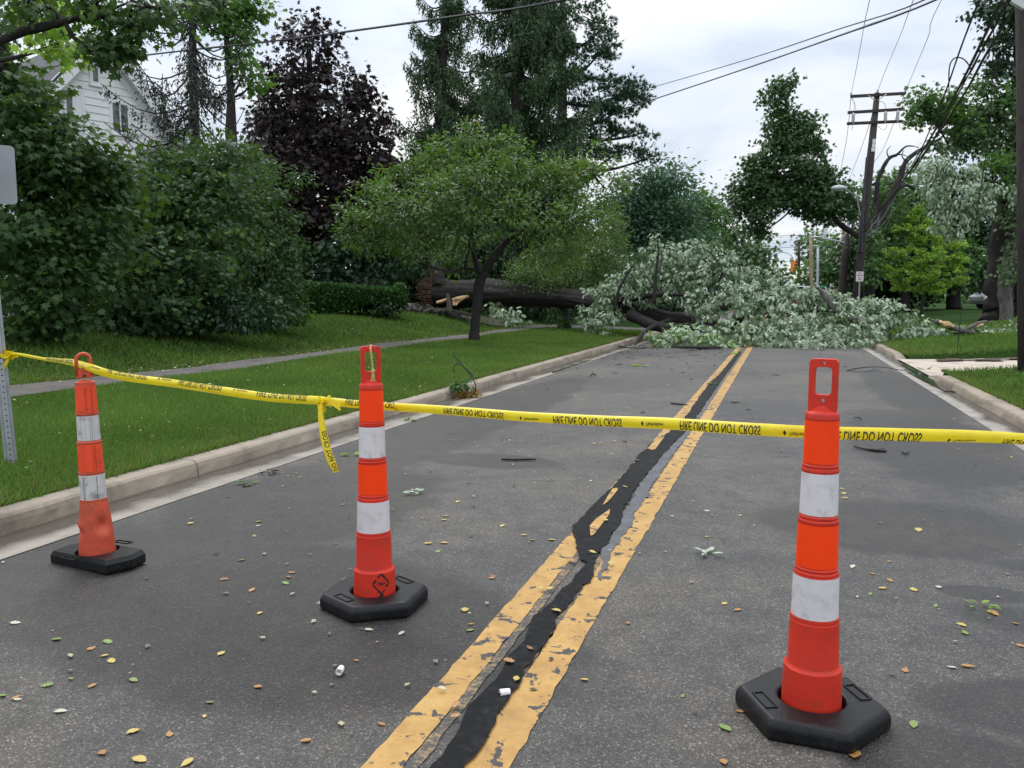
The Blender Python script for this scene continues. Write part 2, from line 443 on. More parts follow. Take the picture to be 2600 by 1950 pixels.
M['puddle'] = paint('rain water', (0.05, 0.05, 0.055), 0.04, 0.05, spec=.8)
def glass_mat():
    m, t, b = new_mat('window glass')
    cc = ramp(t, noise(t, coord(t), 2.2, 3), [(0.35, (0.03, 0.035, 0.035)), (0.6, (0.16, 0.17, 0.16))])
    t.links.new(cc, b.inputs['Base Color']); b.inputs['Roughness'].default_value = 0.06; return m
M['glass'] = glass_mat()
def tape_mat():
    m, t, b = new_mat('yellow barrier tape')
    f = noise(t, coord(t), 14, 4)
    t.links.new(ramp(t, f, [(0.3, (0.78, 0.62, 0.012)), (0.7, (0.92, 0.76, 0.02))]), b.inputs['Base Color'])
    b.inputs['Roughness'].default_value = 0.3
    tr = N(t, 'ShaderNodeBsdfTranslucent'); tr.inputs[0].default_value = (.9, .75, .03, 1)
    ms = N(t, 'ShaderNodeMixShader'); ms.inputs[0].default_value = .3
    t.links.new(b.outputs[0], ms.inputs[1]); t.links.new(tr.outputs[0], ms.inputs[2]); t.links.new(ms.outputs[0], t.nodes['Material Output'].inputs[0])
    return m
M['tape'] = tape_mat()

L = {}
L['maple'] = leaf_mat('maple leaf', (0.024, 0.058, 0.012), (0.098, 0.178, 0.036), under=(0.05, 0.095, 0.035), transl=.25, rough=.55, spec=.18, accents=((.965, (.16, .25, .05)),))
L['shrub'] = leaf_mat('shrub leaf', (0.025, 0.062, 0.014), (0.112, 0.192, 0.045), under=(0.05, 0.095, 0.04), transl=.23, rough=.5, spec=.2, accents=((.965, (.17, .26, .06)),))
L['lime'] = leaf_mat('bright maple leaf', (0.05, 0.13, 0.022), (0.11, 0.22, 0.04), transl=.4)
L['purple'] = leaf_mat('purple maple leaf', (0.015, 0.0115, 0.013), (0.043, 0.028, 0.030), transl=.15, accents=((.972, (.05, .07, .03)),))
L['crab'] = leaf_mat('crab apple leaf', (0.036, 0.095, 0.018), (0.135, 0.245, 0.046), under=(0.13, 0.19, 0.07), transl=.3, accents=((.985, (.48, .25, .03)), (.994, (.40, .14, .02))))
L['spruce'] = leaf_mat('spruce needle', (0.024, 0.054, 0.022), (0.062, 0.115, 0.042), transl=.12)
L['spruce_dead'] = leaf_mat('thin spruce needle', (0.018, 0.026, 0.018), (0.035, 0.045, 0.03), transl=.08)
L['pine'] = leaf_mat('pine needle', (0.025, 0.062, 0.034), (0.055, 0.11, 0.06), transl=.1)
L['blue'] = leaf_mat('blue green leaf', (0.055, 0.125, 0.075), (0.13, 0.235, 0.145), transl=.25)
L['green'] = leaf_mat('mid green leaf', (0.042, 0.105, 0.032), (0.11, 0.215, 0.06), transl=.3)
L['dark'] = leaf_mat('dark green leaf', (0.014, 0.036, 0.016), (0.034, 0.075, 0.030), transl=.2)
L['norway'] = leaf_mat('leaning maple leaf', (0.028, 0.070, 0.024), (0.075, 0.145, 0.048), transl=.22)
L['silver'] = leaf_mat('silver maple leaf', (0.060, 0.125, 0.050), (0.23, 0.32, 0.18), under=(0.42, 0.51, 0.38), transl=.18, rough=.5, spec=.3)
L['silver_green'] = leaf_mat('fresh broken maple leaf', (0.10, 0.20, 0.06), (0.22, 0.34, 0.13), under=(0.40, 0.52, 0.34), transl=.25)
L['yellowgreen'] = leaf_mat('young maple leaf', (0.13, 0.26, 0.045), (0.34, 0.49, 0.09), transl=.42)
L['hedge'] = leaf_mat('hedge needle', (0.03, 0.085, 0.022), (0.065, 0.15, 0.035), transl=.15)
L['far'] = leaf_mat('far tree leaf', (0.06, 0.12, 0.05), (0.13, 0.21, 0.09), transl=.25)
L['grass'] = leaf_mat('grass blade', (0.038, 0.092, 0.014), (0.145, 0.25, 0.048), transl=.3, rough=.6, spec=.2, accents=((.965, (.20, .17, .06)),))

# ================================================================== SETTING
def ground():
    xs = np.concatenate([np.array([-160, -110, -80, -60, -48, -40, -34, -30]), np.arange(-28, -16, 1.0), np.arange(-16, -4.6, .3),
                         [-4.6, -4.5, -4.4, -4.34, -4.28, -4.2], [-2, 0, 2], [2.46, 2.54, 2.6, 2.7], np.arange(2.9, 10, .35), np.arange(10.5, 20, 1.0), [21, 24, 28, 34, 42, 55, 80, 120, 160]])
    ys = np.concatenate([[-14, -8, -4], np.arange(-2, 15, .5), np.arange(15, 19.6, .12), np.arange(20, 44, .8), [46, 50, 56, 64, 76, 95, 130, 190, 300, 500]])
    X, Y = np.meshgrid(xs, ys); Z = zt(X, Y)
    V = np.stack([X, Y, Z], -1).reshape(-1, 3); w = len(xs); h = len(ys)
    i, j = np.meshgrid(np.arange(w - 1), np.arange(h - 1)); a = (j * w + i).ravel()
    F = np.stack([a, a + 1, a + w + 1, a + w], 1)
    return struct(np_mesh('ground', V, F, M['lawn'], smooth_=True))
ground()

XL, XR, XKL, XKR = -3.73, 2.04, -4.14, 2.37
def sheet(mb, x0, x1, y0, y1, z0, z1=None, n=1, mi=0):
    z1 = z0 if z1 is None else z1
    for k in range(n):
        a = y0 + (y1 - y0) * k / n; b = y0 + (y1 - y0) * (k + 1) / n
        mb.add([(x0, a, z0), (x1, a, z1), (x1, b, z1), (x0, b, z0)], [(0, 1, 2, 3)], mi)
mb = MB(); sheet(mb, XL - .01, XR + .01, -6, 400, 0, n=40)
road = struct(mb.build('road', M['asphalt']))
# gutters
mb = MB(); sheet(mb, XKL - .03, XL, -6, 400, -.012, .004, 60); struct(mb.build('gutter', M['gutter_left']))
mb = MB(); sheet(mb, XR, XKR + .03, -6, 400, .004, -.012, 60)
struct(mb.build('gutter', M['gutter_right']))
# kerbs: segments with real joints
def kerb(name, x0, sgn, y0, y1, joints, hfun):
    mb = MB(); edges = [y0] + joints + [y1]
    for a, b in zip(edges[:-1], edges[1:]):
        a += .006; b -= .006; n = max(2, int((b - a) / .12)); prev = None
        prof = [(-.0, -.03), (.0, .0), (.012, .055), (.022, .085), (.04, .100), (.07, .106), (.19, .106), (.20, -.05)]
        rows = []
        for k in range(n + 1):
            y = a + (b - a) * k / n; h = hfun(y); w = .008 * math.sin(y * 3.1) + .005 * math.sin(y * 9.7) + .004 * math.sin(y * 23)
            rows.append([(x0 + sgn * (px + w * (px > .01)), y, pz * h if pz > 0 else pz) for px, pz in prof])
        o = len(mb.v); m = len(prof)
        for r in rows: mb.v += r
        for k in range(n):
            for q in range(m - 1):
                f = (o + k * m + q, o + k * m + q + 1, o + (k + 1) * m + q + 1, o + (k + 1) * m + q)
                mb.f.append(f if sgn < 0 else f[::-1]); mb.m.append(0)
        for k in (0, n):
            mb.f.append(tuple(o + k * m + q for q in range(m))); mb.m.append(0)
    return struct(mb.build(name, M['kerb'], smooth_=False))
jl = [G(546, 1208).y, G(970, 1080).y]
st = jl[1] - jl[0]
kerb('kerb', XKL, -1, -6, 120, [jl[0] - st] + [jl[0] + st * k for k in range(0, 12)], lambda y: 1.0)
hd = lambda y: float(np.clip(min(abs(y - (DRV0 - .1)), abs(y - (DRV1 + .1))) / .9, .12, 1))
kerb('kerb', XKR, 1, -6, DRV0 - .1, [4.2, 7.2, 9.2, 11.6], hd)
kerb('kerb', XKR, 1, DRV1 + .1, 120, [22, 26, 30], hd)
# driveway apron on the right
mb = MB()
nx, ny = 16, 10; o = 0
pts = []
for j in range(ny + 1):
    for i in range(nx + 1):
        x = XKR + .02 + (9.5 - XKR) * i / nx; fl = .55 * max(0, 1 - (x - XKR) / .9)
        y0 = DRV0 - fl * .3; y1 = DRV1 + fl * .3; y = y0 + (y1 - y0) * j / ny
        pts.append((x, y, .002 + .26 * min(1, max(0, (x - 2.5) / 6)) + .02))
for j in range(ny):
    for i in range(nx):
        a = j * (nx + 1) + i; mb.f.append((a, a + 1, a + nx + 2, a + nx + 1)); mb.m.append(0)
mb.v = pts; struct(mb.build('driveway', M['driveway']))
mb = MB()
for i in range(30):
    x = 3.0 + i * .22; z = .30 + .26 * min(1, max(0, (x - 2.5) / 6)) - .25
    y = DRV1 - .55 + .12 * math.sin(i * 1.3); w = .22 + .1 * math.sin(i * 2.1)
    mb.add([(x, y - w, z), (x + .24, y - w, z + .008), (x + .24, y + w, z + .008), (x, y + w, z)], [(0, 1, 2, 3)])
struct(mb.build('dirt_strip', M['dirt']))
# sidewalk and crossing driveway on the left
mb = MB()
ys = np.arange(-4, 70, .5)
for a, b in zip(ys[:-1], ys[1:]):
    for x0, x1 in ((-9.35, -8.9), (-8.9, -8.4)):
        w0 = .05 * math.sin(a * 2.3) + .03 * math.sin(a * 5.1); w1 = .05 * math.sin(b * 2.3) + .03 * math.sin(b * 5.1)
        q = [(x0 + (w0 if x0 < -9 else 0), a), (x1 + (w0 if x1 > -8.5 else 0), a), (x1 + (w1 if x1 > -8.5 else 0), b), (x0 + (w1 if x0 < -9 else 0), b)]
        mb.add([(x, y, float(zt(x, y)) + .02) for x, y in q], [(0, 1, 2, 3)])
struct(mb.build('sidewalk', M['sidewalk']))
mb = MB()
for i in range(24):
    x0 = -4.36 - i * .55; x1 = x0 - .55
    c0 = 29.5 + .05 * i; 
    mb.add([(x0, c0, float(zt(x0, c0)) + .03), (x0, c0 + 3, float(zt(x0, c0 + 3)) + .03), (x1, c0 + 3.05, float(zt(x1, c0 + 3)) + .03), (x1, c0 + .05, float(zt(x1, c0)) + .03)], [(0, 1, 2, 3)])
struct(mb.build('side_driveway', M['sidewalk']))

# painted centre lines, 4 mm above the asphalt, with ragged edges
def line(x0, x1, mat=None):
    mb = MB(); r = random.Random(int(x0 * 1000))
    ys = list(np.concatenate([np.arange(-2, 14, .06), np.arange(14, 40, .4), [60, 100, 200]]))
    L0 = [x0 + r.gauss(0, .003) for _ in ys]; L1 = [x1 + r.gauss(0, .003) for _ in ys]
    for k in range(len(ys) - 1):
        mb.add([(L0[k], ys[k], .004), (L1[k], ys[k], .004), (L1[k + 1], ys[k + 1], .004), (L0[k + 1], ys[k + 1], .004)], [(0, 1, 2, 3)])
    return mb.build('center_line' if mat is None else 'faded_line', mat or M['yellow'], road)
xa = [G(u, v).x for u, v in ((917, 1950), (1316, 1500), (1866, 888))]; xb = [G(u, v).x for u, v in ((1030, 1950), (1375, 1500), (1879, 888))]
xc = [G(u, v).x for u, v in ((1195, 1950), (1476, 1500), (1892, 888))]; xd = [G(u, v).x for u, v in ((1305, 1950), (1554, 1500), (1907, 888))]
print('lines', xa, xb, xc, xd)
line(sum(xa) / 3, sum(xb) / 3); fade = True
line(sum(xb) / 3 + .004, sum(xb) / 3 + .038, M['faded']); line(sum(xc) / 3 - .03, sum(xc) / 3 - .003, M['faded']); line(sum(xc) / 3, sum(xd) / 3)

def strip(name, left, right, z, mat, jit=.0065, parent=road, sub=6):
    def res(pl):
        pl = [G(u, v, z) for u, v in pl]; ln = [0]
        for a, b in zip(pl[:-1], pl[1:]): ln.append(ln[-1] + (b - a).length)
        return pl, ln
    def at(pl, ln, t):
        s = t * ln[-1]
        for i in range(len(pl) - 1):
            if s <= ln[i + 1] or i == len(pl) - 2:
                f = (s - ln[i]) / max(1e-6, ln[i + 1] - ln[i]); return pl[i].lerp(pl[i + 1], f)
    A, B = res(left), res(right); n = int(max(A[1][-1], B[1][-1]) / .05); r = random.Random(3)
    mb = MB(); w = 0
    for k in range(n + 1):
        a = at(*A, k / n); b = at(*B, k / n)
        w = .6 * w + r.gauss(0, jit)
        mb.v += [(a.x + w, a.y, z), (b.x + w * .7 + r.gauss(0, jit), b.y, z)]
    for k in range(n): mb.f.append((2 * k, 2 * k + 1, 2 * k + 3, 2 * k + 2)); mb.m.append(0)
    return mb.build(name, mat, parent)
strip('crack_sealant', [(1070, 1990), (1173, 1825), (1254, 1728), (1313, 1653), (1368, 1558), (1417, 1500), (1488, 1432), (1462, 1387), (1456, 1334), (1504, 1285), (1548, 1245), (1585, 1200), (1632, 1142), (1692, 1100), (1728, 1072), (1740, 1056), (1770, 1016), (1801, 972), (1827, 950), (1853, 918), (1874, 893)],
      [(1150, 1990), (1238, 1864), (1303, 1770), (1352, 1682), (1401, 1607), (1466, 1500), (1500, 1465), (1525, 1395), (1570, 1338), (1586, 1293), (1614, 1240), (1651, 1192), (1692, 1143), (1732, 1102), (1765, 1062), (1795, 1018), (1822, 978), (1846, 945), (1866, 918), (1882, 893)], .012, M['tar'])
strip('old_sealant', [(1519, 1470), (1530, 1395), (1572, 1338), (1590, 1290), (1616, 1240), (1653, 1192), (1694, 1143), (1734, 1102), (1767, 1062), (1797, 1018), (1826, 978)],
      [(1521, 1470), (1558, 1400), (1602, 1338), (1628, 1280), (1660, 1225), (1690, 1180), (1720, 1140), (1752, 1098), (1782, 1056), (1805, 1018), (1832, 978)], .008, M['oldtar'])
# line paint that shows through a gap in the sealant
mb = MB(); mb.add([tuple(G(u, v, .016)) for u, v in ((1500, 1362), (1497, 1335), (1512, 1318), (1530, 1305), (1549, 1292), (1547, 1306), (1530, 1328), (1512, 1352))], [tuple(range(8))[::-1]])
mb.add([tuple(G(u, v, .016)) for u, v in ((1530, 1282), (1545, 1256), (1556, 1240), (1572, 1238), (1562, 1252), (1545, 1272))], [tuple(range(6))[::-1]])
mb.add([tuple(G(u, v, .016)) for u, v in ((1644, 1138), (1668, 1112), (1690, 1098), (1686, 1110), (1664, 1140), (1655, 1142))], [tuple(range(6))[::-1]])
mb.build('paint_patch', M['yellow'], road)
# standing water in the right gutter and wet film in the left
def puddle(pl, z):
    mb = MB(); mb.add([tuple(G(u, v, z)) for u, v in pl], [tuple(range(len(pl)))]); return struct(mb.build('puddle', M['puddle']))
puddle([(2290, 925), (2300, 918), (2330, 932), (2362, 948), (2360, 955), (2340, 950), (2318, 942)], .009)
puddle([(2300, 944), (2342, 948), (2400, 985), (2440, 995), (2400, 992), (2350, 970)], .006)
puddle([(1400, 944), (1450, 928), (1500, 912), (1502, 914), (1455, 933), (1405, 950)], .003)

# ================================================================== FOLIAGE
SH = {
 'oval': (np.array([(0, 0, 0), (.32, .21, .05), (.7, .17, .04), (1, 0, -.05), (.7, -.17, .04), (.32, -.21, .05)]), [np.array([0, 1, 2, 3]), np.array([0, 3, 4, 5])]),
 'kite': (np.array([(0, 0, 0), (.45, .30, .04), (1, 0, -.04), (.45, -.30, .04)]), [np.array([0, 1, 2, 3])]),
 'maple': (np.array([(0, 0, 0), (.12, .20, .0), (.10, .46, -.05), (.36, .30, .02), (.62, .50, -.05), (.62, .17, .02), (1, 0, -.08), (.62, -.17, .02), (.62, -.50, -.05), (.36, -.30, .02), (.10, -.46, -.05), (.12, -.20, 0)]), [np.arange(12)]),
 'star': (np.array([(0, 0, 0), (.08, .42, -.05), (.34, .13, .02), (.66, .44, -.05), (.52, .10, .02), (1, 0, -.1), (.52, -.10, .02), (.66, -.44, -.05), (.34, -.13, .02), (.08, -.42, -.05)]), [np.arange(10)]),
 'needle': (np.array([(0, .05, 0), (1, .02, -.05), (1, -.02, -.05), (0, -.05, 0)]), [np.array([0, 1, 2, 3])]),
 'spray': (np.array([(0, 0, 0), (.35, .16, .02), (1, 0, -.06), (.35, -.16, .02)]), [np.array([0, 1, 2, 3])]),
 'droop': (np.array([(0, 0, 0), (.20, .30, .0), (.42, .11, .02), (.60, .30, -.08), (1, 0, -.20), (.60, -.30, -.08), (.42, -.11, .02), (.20, -.30, .0)]), [np.array([0, 1, 2, 6]), np.array([0, 6, 7, 7])[:3], np.array([2, 3, 4, 6]), np.array([4, 5, 6])]),
 'tuft': (np.array([(0, 0, 0), (.9, .5, .1), (.55, .12, 0), (1.05, .15, .05), (.6, 0, 0), (1.05, -.15, .05), (.55, -.12, 0), (.9, -.5, .1)]), [np.arange(8)]),
}
def norm(a): return a / np.maximum(np.linalg.norm(a, axis=-1, keepdims=True), 1e-9)
def leaves(name, Pn, D, Nn, size, shape, mat, tone, parent):
    base, faces = SH[shape]
    D = norm(D); Nn = norm(Nn - (Nn * D).sum(-1, keepdims=True) * D); S = np.cross(Nn, D)
    sz = size[:, None, None]
    V = Pn[:, None, :] + sz * (base[None, :, 0:1] * D[:, None, :] + base[None, :, 1:2] * S[:, None, :] + base[None, :, 2:3] * Nn[:, None, :])
    k = len(base); n = len(Pn); idx = (np.arange(n) * k)[:, None]
    F = [idx + f[None, :] for f in faces]
    return np_mesh(name, V.reshape(-1, 3), F, mat, parent, np.repeat(tone, k))
KM = 3.0
class Leaves:
    def __init__(s): s.p = []; s.d = []; s.n = []; s.s = []; s.t = []
    def add(s, p, d, n, sz, t): s.p.append(p); s.d.append(d); s.n.append(n); s.s.append(sz); s.t.append(t)
    def count(s): return sum(len(x) for x in s.p)
    def build(s, name, shape, mat, parent):
        return leaves(name, np.concatenate(s.p), np.concatenate(s.d), np.concatenate(s.n), np.concatenate(s.s), shape, mat, np.concatenate(s.t), parent)
def B(u, v, d, ru, rv, rd=None):
    """a foliage mass: centre and radii in metres from its outline at distance d"""
    k = d / FPX; ru *= k; rv *= k
    return (np.array(P(u, v, d)), np.array([ru, rd if rd else (ru + rv) / 2 * .95, rv]))
def fill(Lv, blobs, leaf, k=5.0, clump=0.38, droop=0.5, up=0.55, spread=0.6, inner=0.5, flat=0.65, tvar=0.5, jitter=0.12, minz=None, twigs=None, ends=None, clumpn=0.0, per=(16, 37)):
    """clumps of leaves through each blob's volume, denser to its outside; returns clump centres"""
    for c, r in blobs:
        area = r[0] * r[1] + r[1] * r[2] + r[0] * r[2]
        n = int(KM * k * area / leaf ** 2); nc = max(6, int(n / (sum(per) / 2)))
        q = norm(rng.normal(size=(nc, 3))); rad = inner + (1.03 - inner) * rng.random(nc) ** .6
        wob = 1 + jitter * rng.normal(size=nc)
        cc = c + q * (rad * wob)[:, None] * r
        if minz is not None: cc[:, 2] = np.maximum(cc[:, 2], minz + .05)
        npr = rng.integers(per[0], per[1], nc); ci = np.repeat(np.arange(nc), npr); m = len(ci)
        cr = clump * (.6 + .8 * rng.random(nc)) 
        off = rng.normal(size=(m, 3)) * .5; off[:, 2] *= flat
        pp = cc[ci] + off * cr[ci][:, None]
        outw = norm((pp - c) / r)
        d = norm(norm(off) * .7 + outw * .6 + rng.normal(size=(m, 3)) * .35 + np.array([0, 0, -droop]))
        nn = norm(np.array([0, 0, 1.0]) * up + outw * .35 + rng.normal(size=(m, 3)) * spread + (rng.normal(size=(nc, 3)) * clumpn)[ci])
        ct = rng.random(nc)
        tone = np.clip((1 - tvar) * rng.random(m) + tvar * ct[ci], 0, .96)
        acc = rng.random(m) < .02
        tone = np.where(acc, .97 + .03 * rng.random(m), tone)
        sz = leaf * (.65 + .6 * rng.random(m))
        if minz is not None: pp[:, 2] = np.maximum(pp[:, 2], minz + .02)
        Lv.add(pp, d, nn, sz, tone)
        if twigs is not None:
            for q_ in cc[:twigs[1]]:
                a = Vector(c) * .75 + Vector(q_) * .25; b = Vector(q_)
                md = a.lerp(b, .5) + Vector((rng.normal(), rng.normal(), rng.normal())) * .08
                twigs[0].tube([a, md, b], [twigs[2], twigs[2] * .7, twigs[2] * .35], 4, caps=False)
def limb(mb, pts, rad, n=8, wob=.03, ridge=.07):
    """smooth, slightly crooked limb through the points"""
    pts = [Vector(p) for p in pts]; out_p = []; out_r = []
    for i in range(len(pts) - 1):
        p0 = pts[max(i - 1, 0)]; p1 = pts[i]; p2 = pts[i + 1]; p3 = pts[min(i + 2, len(pts) - 1)]
        steps = 5
        for s in range(steps):
            t = s / steps
            q = .5 * ((2 * p1) + (p2 - p0) * t + (2 * p0 - 5 * p1 + 4 * p2 - p3) * t * t + (3 * p1 - p0 - 3 * p2 + p3) * t ** 3)
            r = rad[i] * (1 - t) + rad[i + 1] * t
            q = q + Vector((rng.normal(), rng.normal(), 0)) * r * wob * 3
            out_p.append(q); out_r.append(r * (1 + .06 * rng.normal()))
    out_p.append(pts[-1]); out_r.append(rad[-1])
    mb.tube(out_p, out_r, n, ridge=ridge if n >= 8 else 0)
def nearest(pts, q): return min(pts, key=lambda p: (Vector(p) - q).length)
def tree(name, label, cat, base, limbs, groups, group=None, barkm='bark', twig_r=.012, twig_n=14, link_r=.05, sides=10, crown_parts=None, **kw):
    """limbs: list of ([points], [radii]); groups: list of (blobs, leaf size, shape, material, options)"""
    root = thing(name, label, cat, base, group)
    tb = MB(); tips = []
    for pts, rad in limbs:
        limb(tb, pts, rad, sides); tips += [Vector(p) for p in pts[1:]]
    for gi, (blobs, leaf, shape, mat, opt) in enumerate(groups):
        Lv = Leaves()
        if tips:
            for c, r in blobs:
                cv = Vector(c); nr = nearest(tips, cv)
                if (nr - cv).length > .15:
                    md = nr.lerp(cv, .5) + Vector((0, 0, -.08 * (nr - cv).length))
                    limb(tb, [nr, md, cv], [link_r, link_r * .75, link_r * .45], 5)
        fill(Lv, blobs, leaf, twigs=(tb, twig_n, twig_r), **opt)
        Lv.build('crown', shape, L[mat], root)
    if tb.v: tb.build('trunk', M[barkm], root, smooth_=True)
    return root

# ================================================================== TREES AND SHRUBS
def V3(u, v, d): return P(u, v, d)
# --- big maple on the left, with the limb that reaches over the house
b0 = drop(T(130, 860))
tree('maple_tree', 'large dark green maple filling the left edge with a limb reaching across the house', 'tree', b0,
     [([b0 + Vector((0, 0, -.1)), P(125, 700, 14.8), P(90, 450, 14.6), P(40, 250, 14.3), P(-20, 60, 14.3)], [.24, .2, .17, .14, .09]),
      ([P(20, 180, 14.3), P(-60, 150, 12.6), P(-140, 150, 10.6), P(-60, 130, 9.5), P(45, 84, 9.5), P(110, 68, 9.5), P(160, 55, 9.5), P(205, 46, 9.5), P(245, 48, 9.5), P(275, 28, 9.5), P(330, 5, 9.5)], [.11, .10, .085, .065, .055, .052, .042, .036, .028, .018, .010]),
      ([P(160, 55, 9.5), P(128, 20, 9.5), P(95, -15, 9.5)], [.034, .024, .016]),
      ([P(205, 46, 9.5), P(240, 15, 9.5), P(268, -20, 9.5)], [.028, .02, .014]),
      ([P(165, 55, 9.5), P(185, 92, 9.5), P(215, 115, 9.5), P(240, 140, 9.5), P(285, 138, 9.5), P(312, 165, 9.5)], [.03, .026, .022, .018, .012, .006])],
     [([B(-40, 60, 13.8, 70, 110), B(10, 215, 14.1, 120, 60), B(20, 330, 13.8, 120, 110), B(95, 290, 14.5, 65, 70), B(100, 400, 14.3, 150, 100), B(200, 430, 14.9, 120, 95), B(60, 540, 14.3, 130, 120), B(220, 520, 14.9, 130, 100), B(285, 430, 15.2, 60, 70), B(90, 690, 14.0, 110, 90), B(40, 610, 13.7, 90, 80), B(180, 690, 14.5, 110, 80), B(250, 620, 14.9, 110, 90), B(120, 780, 14.2, 90, 45), B(60, 822, 14.2, 100, 28), B(200, 815, 14.5, 80, 30)], .135, 'maple', 'maple', dict(k=4.0, clump=.42, clumpn=.5, droop=.75, up=.8, spread=.42, flat=.35)),
      ([B(300, 105, 9.6, 30, 25), B(275, 130, 9.6, 45, 22), B(370, 25, 9.6, 85, 34), B(470, 15, 9.9, 80, 26), B(200, 5, 9.5, 90, 16), B(300, 125, 9.6, 18, 28), B(40, 10, 9.4, 70, 30), B(330, 60, 9.6, 30, 16)], .10, 'maple', 'maple', dict(k=.75, clump=.28, droop=.9, up=.5)),
      ([B(112, 35, 11, 38, 32), B(150, 110, 11.3, 30, 30)], .12, 'maple', 'yellowgreen', dict(k=1.8, clump=.3))],
     twig_n=10, twig_r=.008, link_r=.04)
# --- shrubs along the bank
def shrub(name, label, base, blobs, leaf, shape, mat, opt, stems=5, group='shrubs along the lawn bank', extra=()):
    lm = []
    for k in range(stems):
        c = Vector(blobs[k % len(blobs)][0]); j = Vector((rng.normal() * .25, rng.normal() * .25, 0))
        lm.append(([base + j, (base + j).lerp(c, .5) + Vector((0, 0, .2)), c], [.035, .025, .015]))
    return tree(name, label, 'shrub', base, lm, [(blobs, leaf, shape, mat, opt)] + list(extra), group, twig_n=8, twig_r=.006, link_r=.025, sides=6)
bs = drop(T(440, 838))
shrub('large_shrub', 'tall dark shrub below the white house, beside the big maple', bs,
      [B(400, 470, 17.9, 120, 90), B(330, 560, 17.5, 120, 100), B(470, 440, 18.3, 110, 75), B(560, 420, 18.7, 110, 70), B(460, 560, 17.7, 130, 110), B(540, 540, 18.1, 110, 100), B(370, 680, 17.3, 130, 100), B(480, 680, 17.4, 110, 90), B(430, 770, 17.1, 120, 60), B(330, 770, 17.0, 110, 55), B(400, 822, 17.0, 120, 28), B(290, 822, 16.9, 90, 26), B(500, 826, 17.2, 60, 24)],
      .115, 'maple', 'shrub', dict(k=3.6, clump=.36, clumpn=.55, droop=.8, up=.75, spread=.42, flat=.4, minz=bs.z, jitter=.22, tvar=.65))
bs = drop(T(630, 816))
shrub('large_shrub', 'rounded glossy leaved shrub sweeping down to the grass left of the clipped hedge', bs,
      [B(620, 500, 21.2, 90, 75), B(650, 470, 21.6, 60, 55), B(600, 590, 20.8, 110, 95), B(660, 570, 21.0, 75, 75), B(650, 660, 20.6, 90, 85), B(570, 690, 20.2, 100, 95), B(690, 710, 20.5, 65, 70), B(660, 760, 20.2, 100, 60), B(720, 780, 20.2, 48, 42), B(540, 790, 19.6, 60, 60), B(640, 806, 20.0, 70, 24), B(740, 800, 20.2, 30, 26), B(700, 640, 20.8, 45, 50), B(725, 560, 21, 30, 22), B(735, 620, 20.8, 28, 18), B(742, 690, 20.6, 28, 18), B(745, 740, 20.4, 26, 16), B(690, 500, 21.2, 26, 20), B(640, 428, 21.4, 30, 18), B(750, 455, 22, 16, 8)],
      .125, 'oval', 'shrub', dict(k=3.8, clump=.34, clumpn=.55, droop=.8, up=.7, spread=.5, flat=.5, minz=bs.z, jitter=.22, tvar=.65))

bs = drop(P(330, 850, 17.5))  # dark leaf masses added to stand for the deep shade under the shrubs
shrub('shade_fill_bush', 'low dark leaved fill added as the deep shade under the big maple and shrubs', bs,
      [B(x, y, 17.6, 85, 55) for x, y in ((-30, 790), (60, 800), (150, 800), (240, 800), (330, 805), (420, 805), (510, 800), (590, 790), (650, 780), (100, 730), (300, 730), (500, 740))], .15, 'oval', 'dark', dict(k=4.5, clump=.4, minz=bs.z), 6)
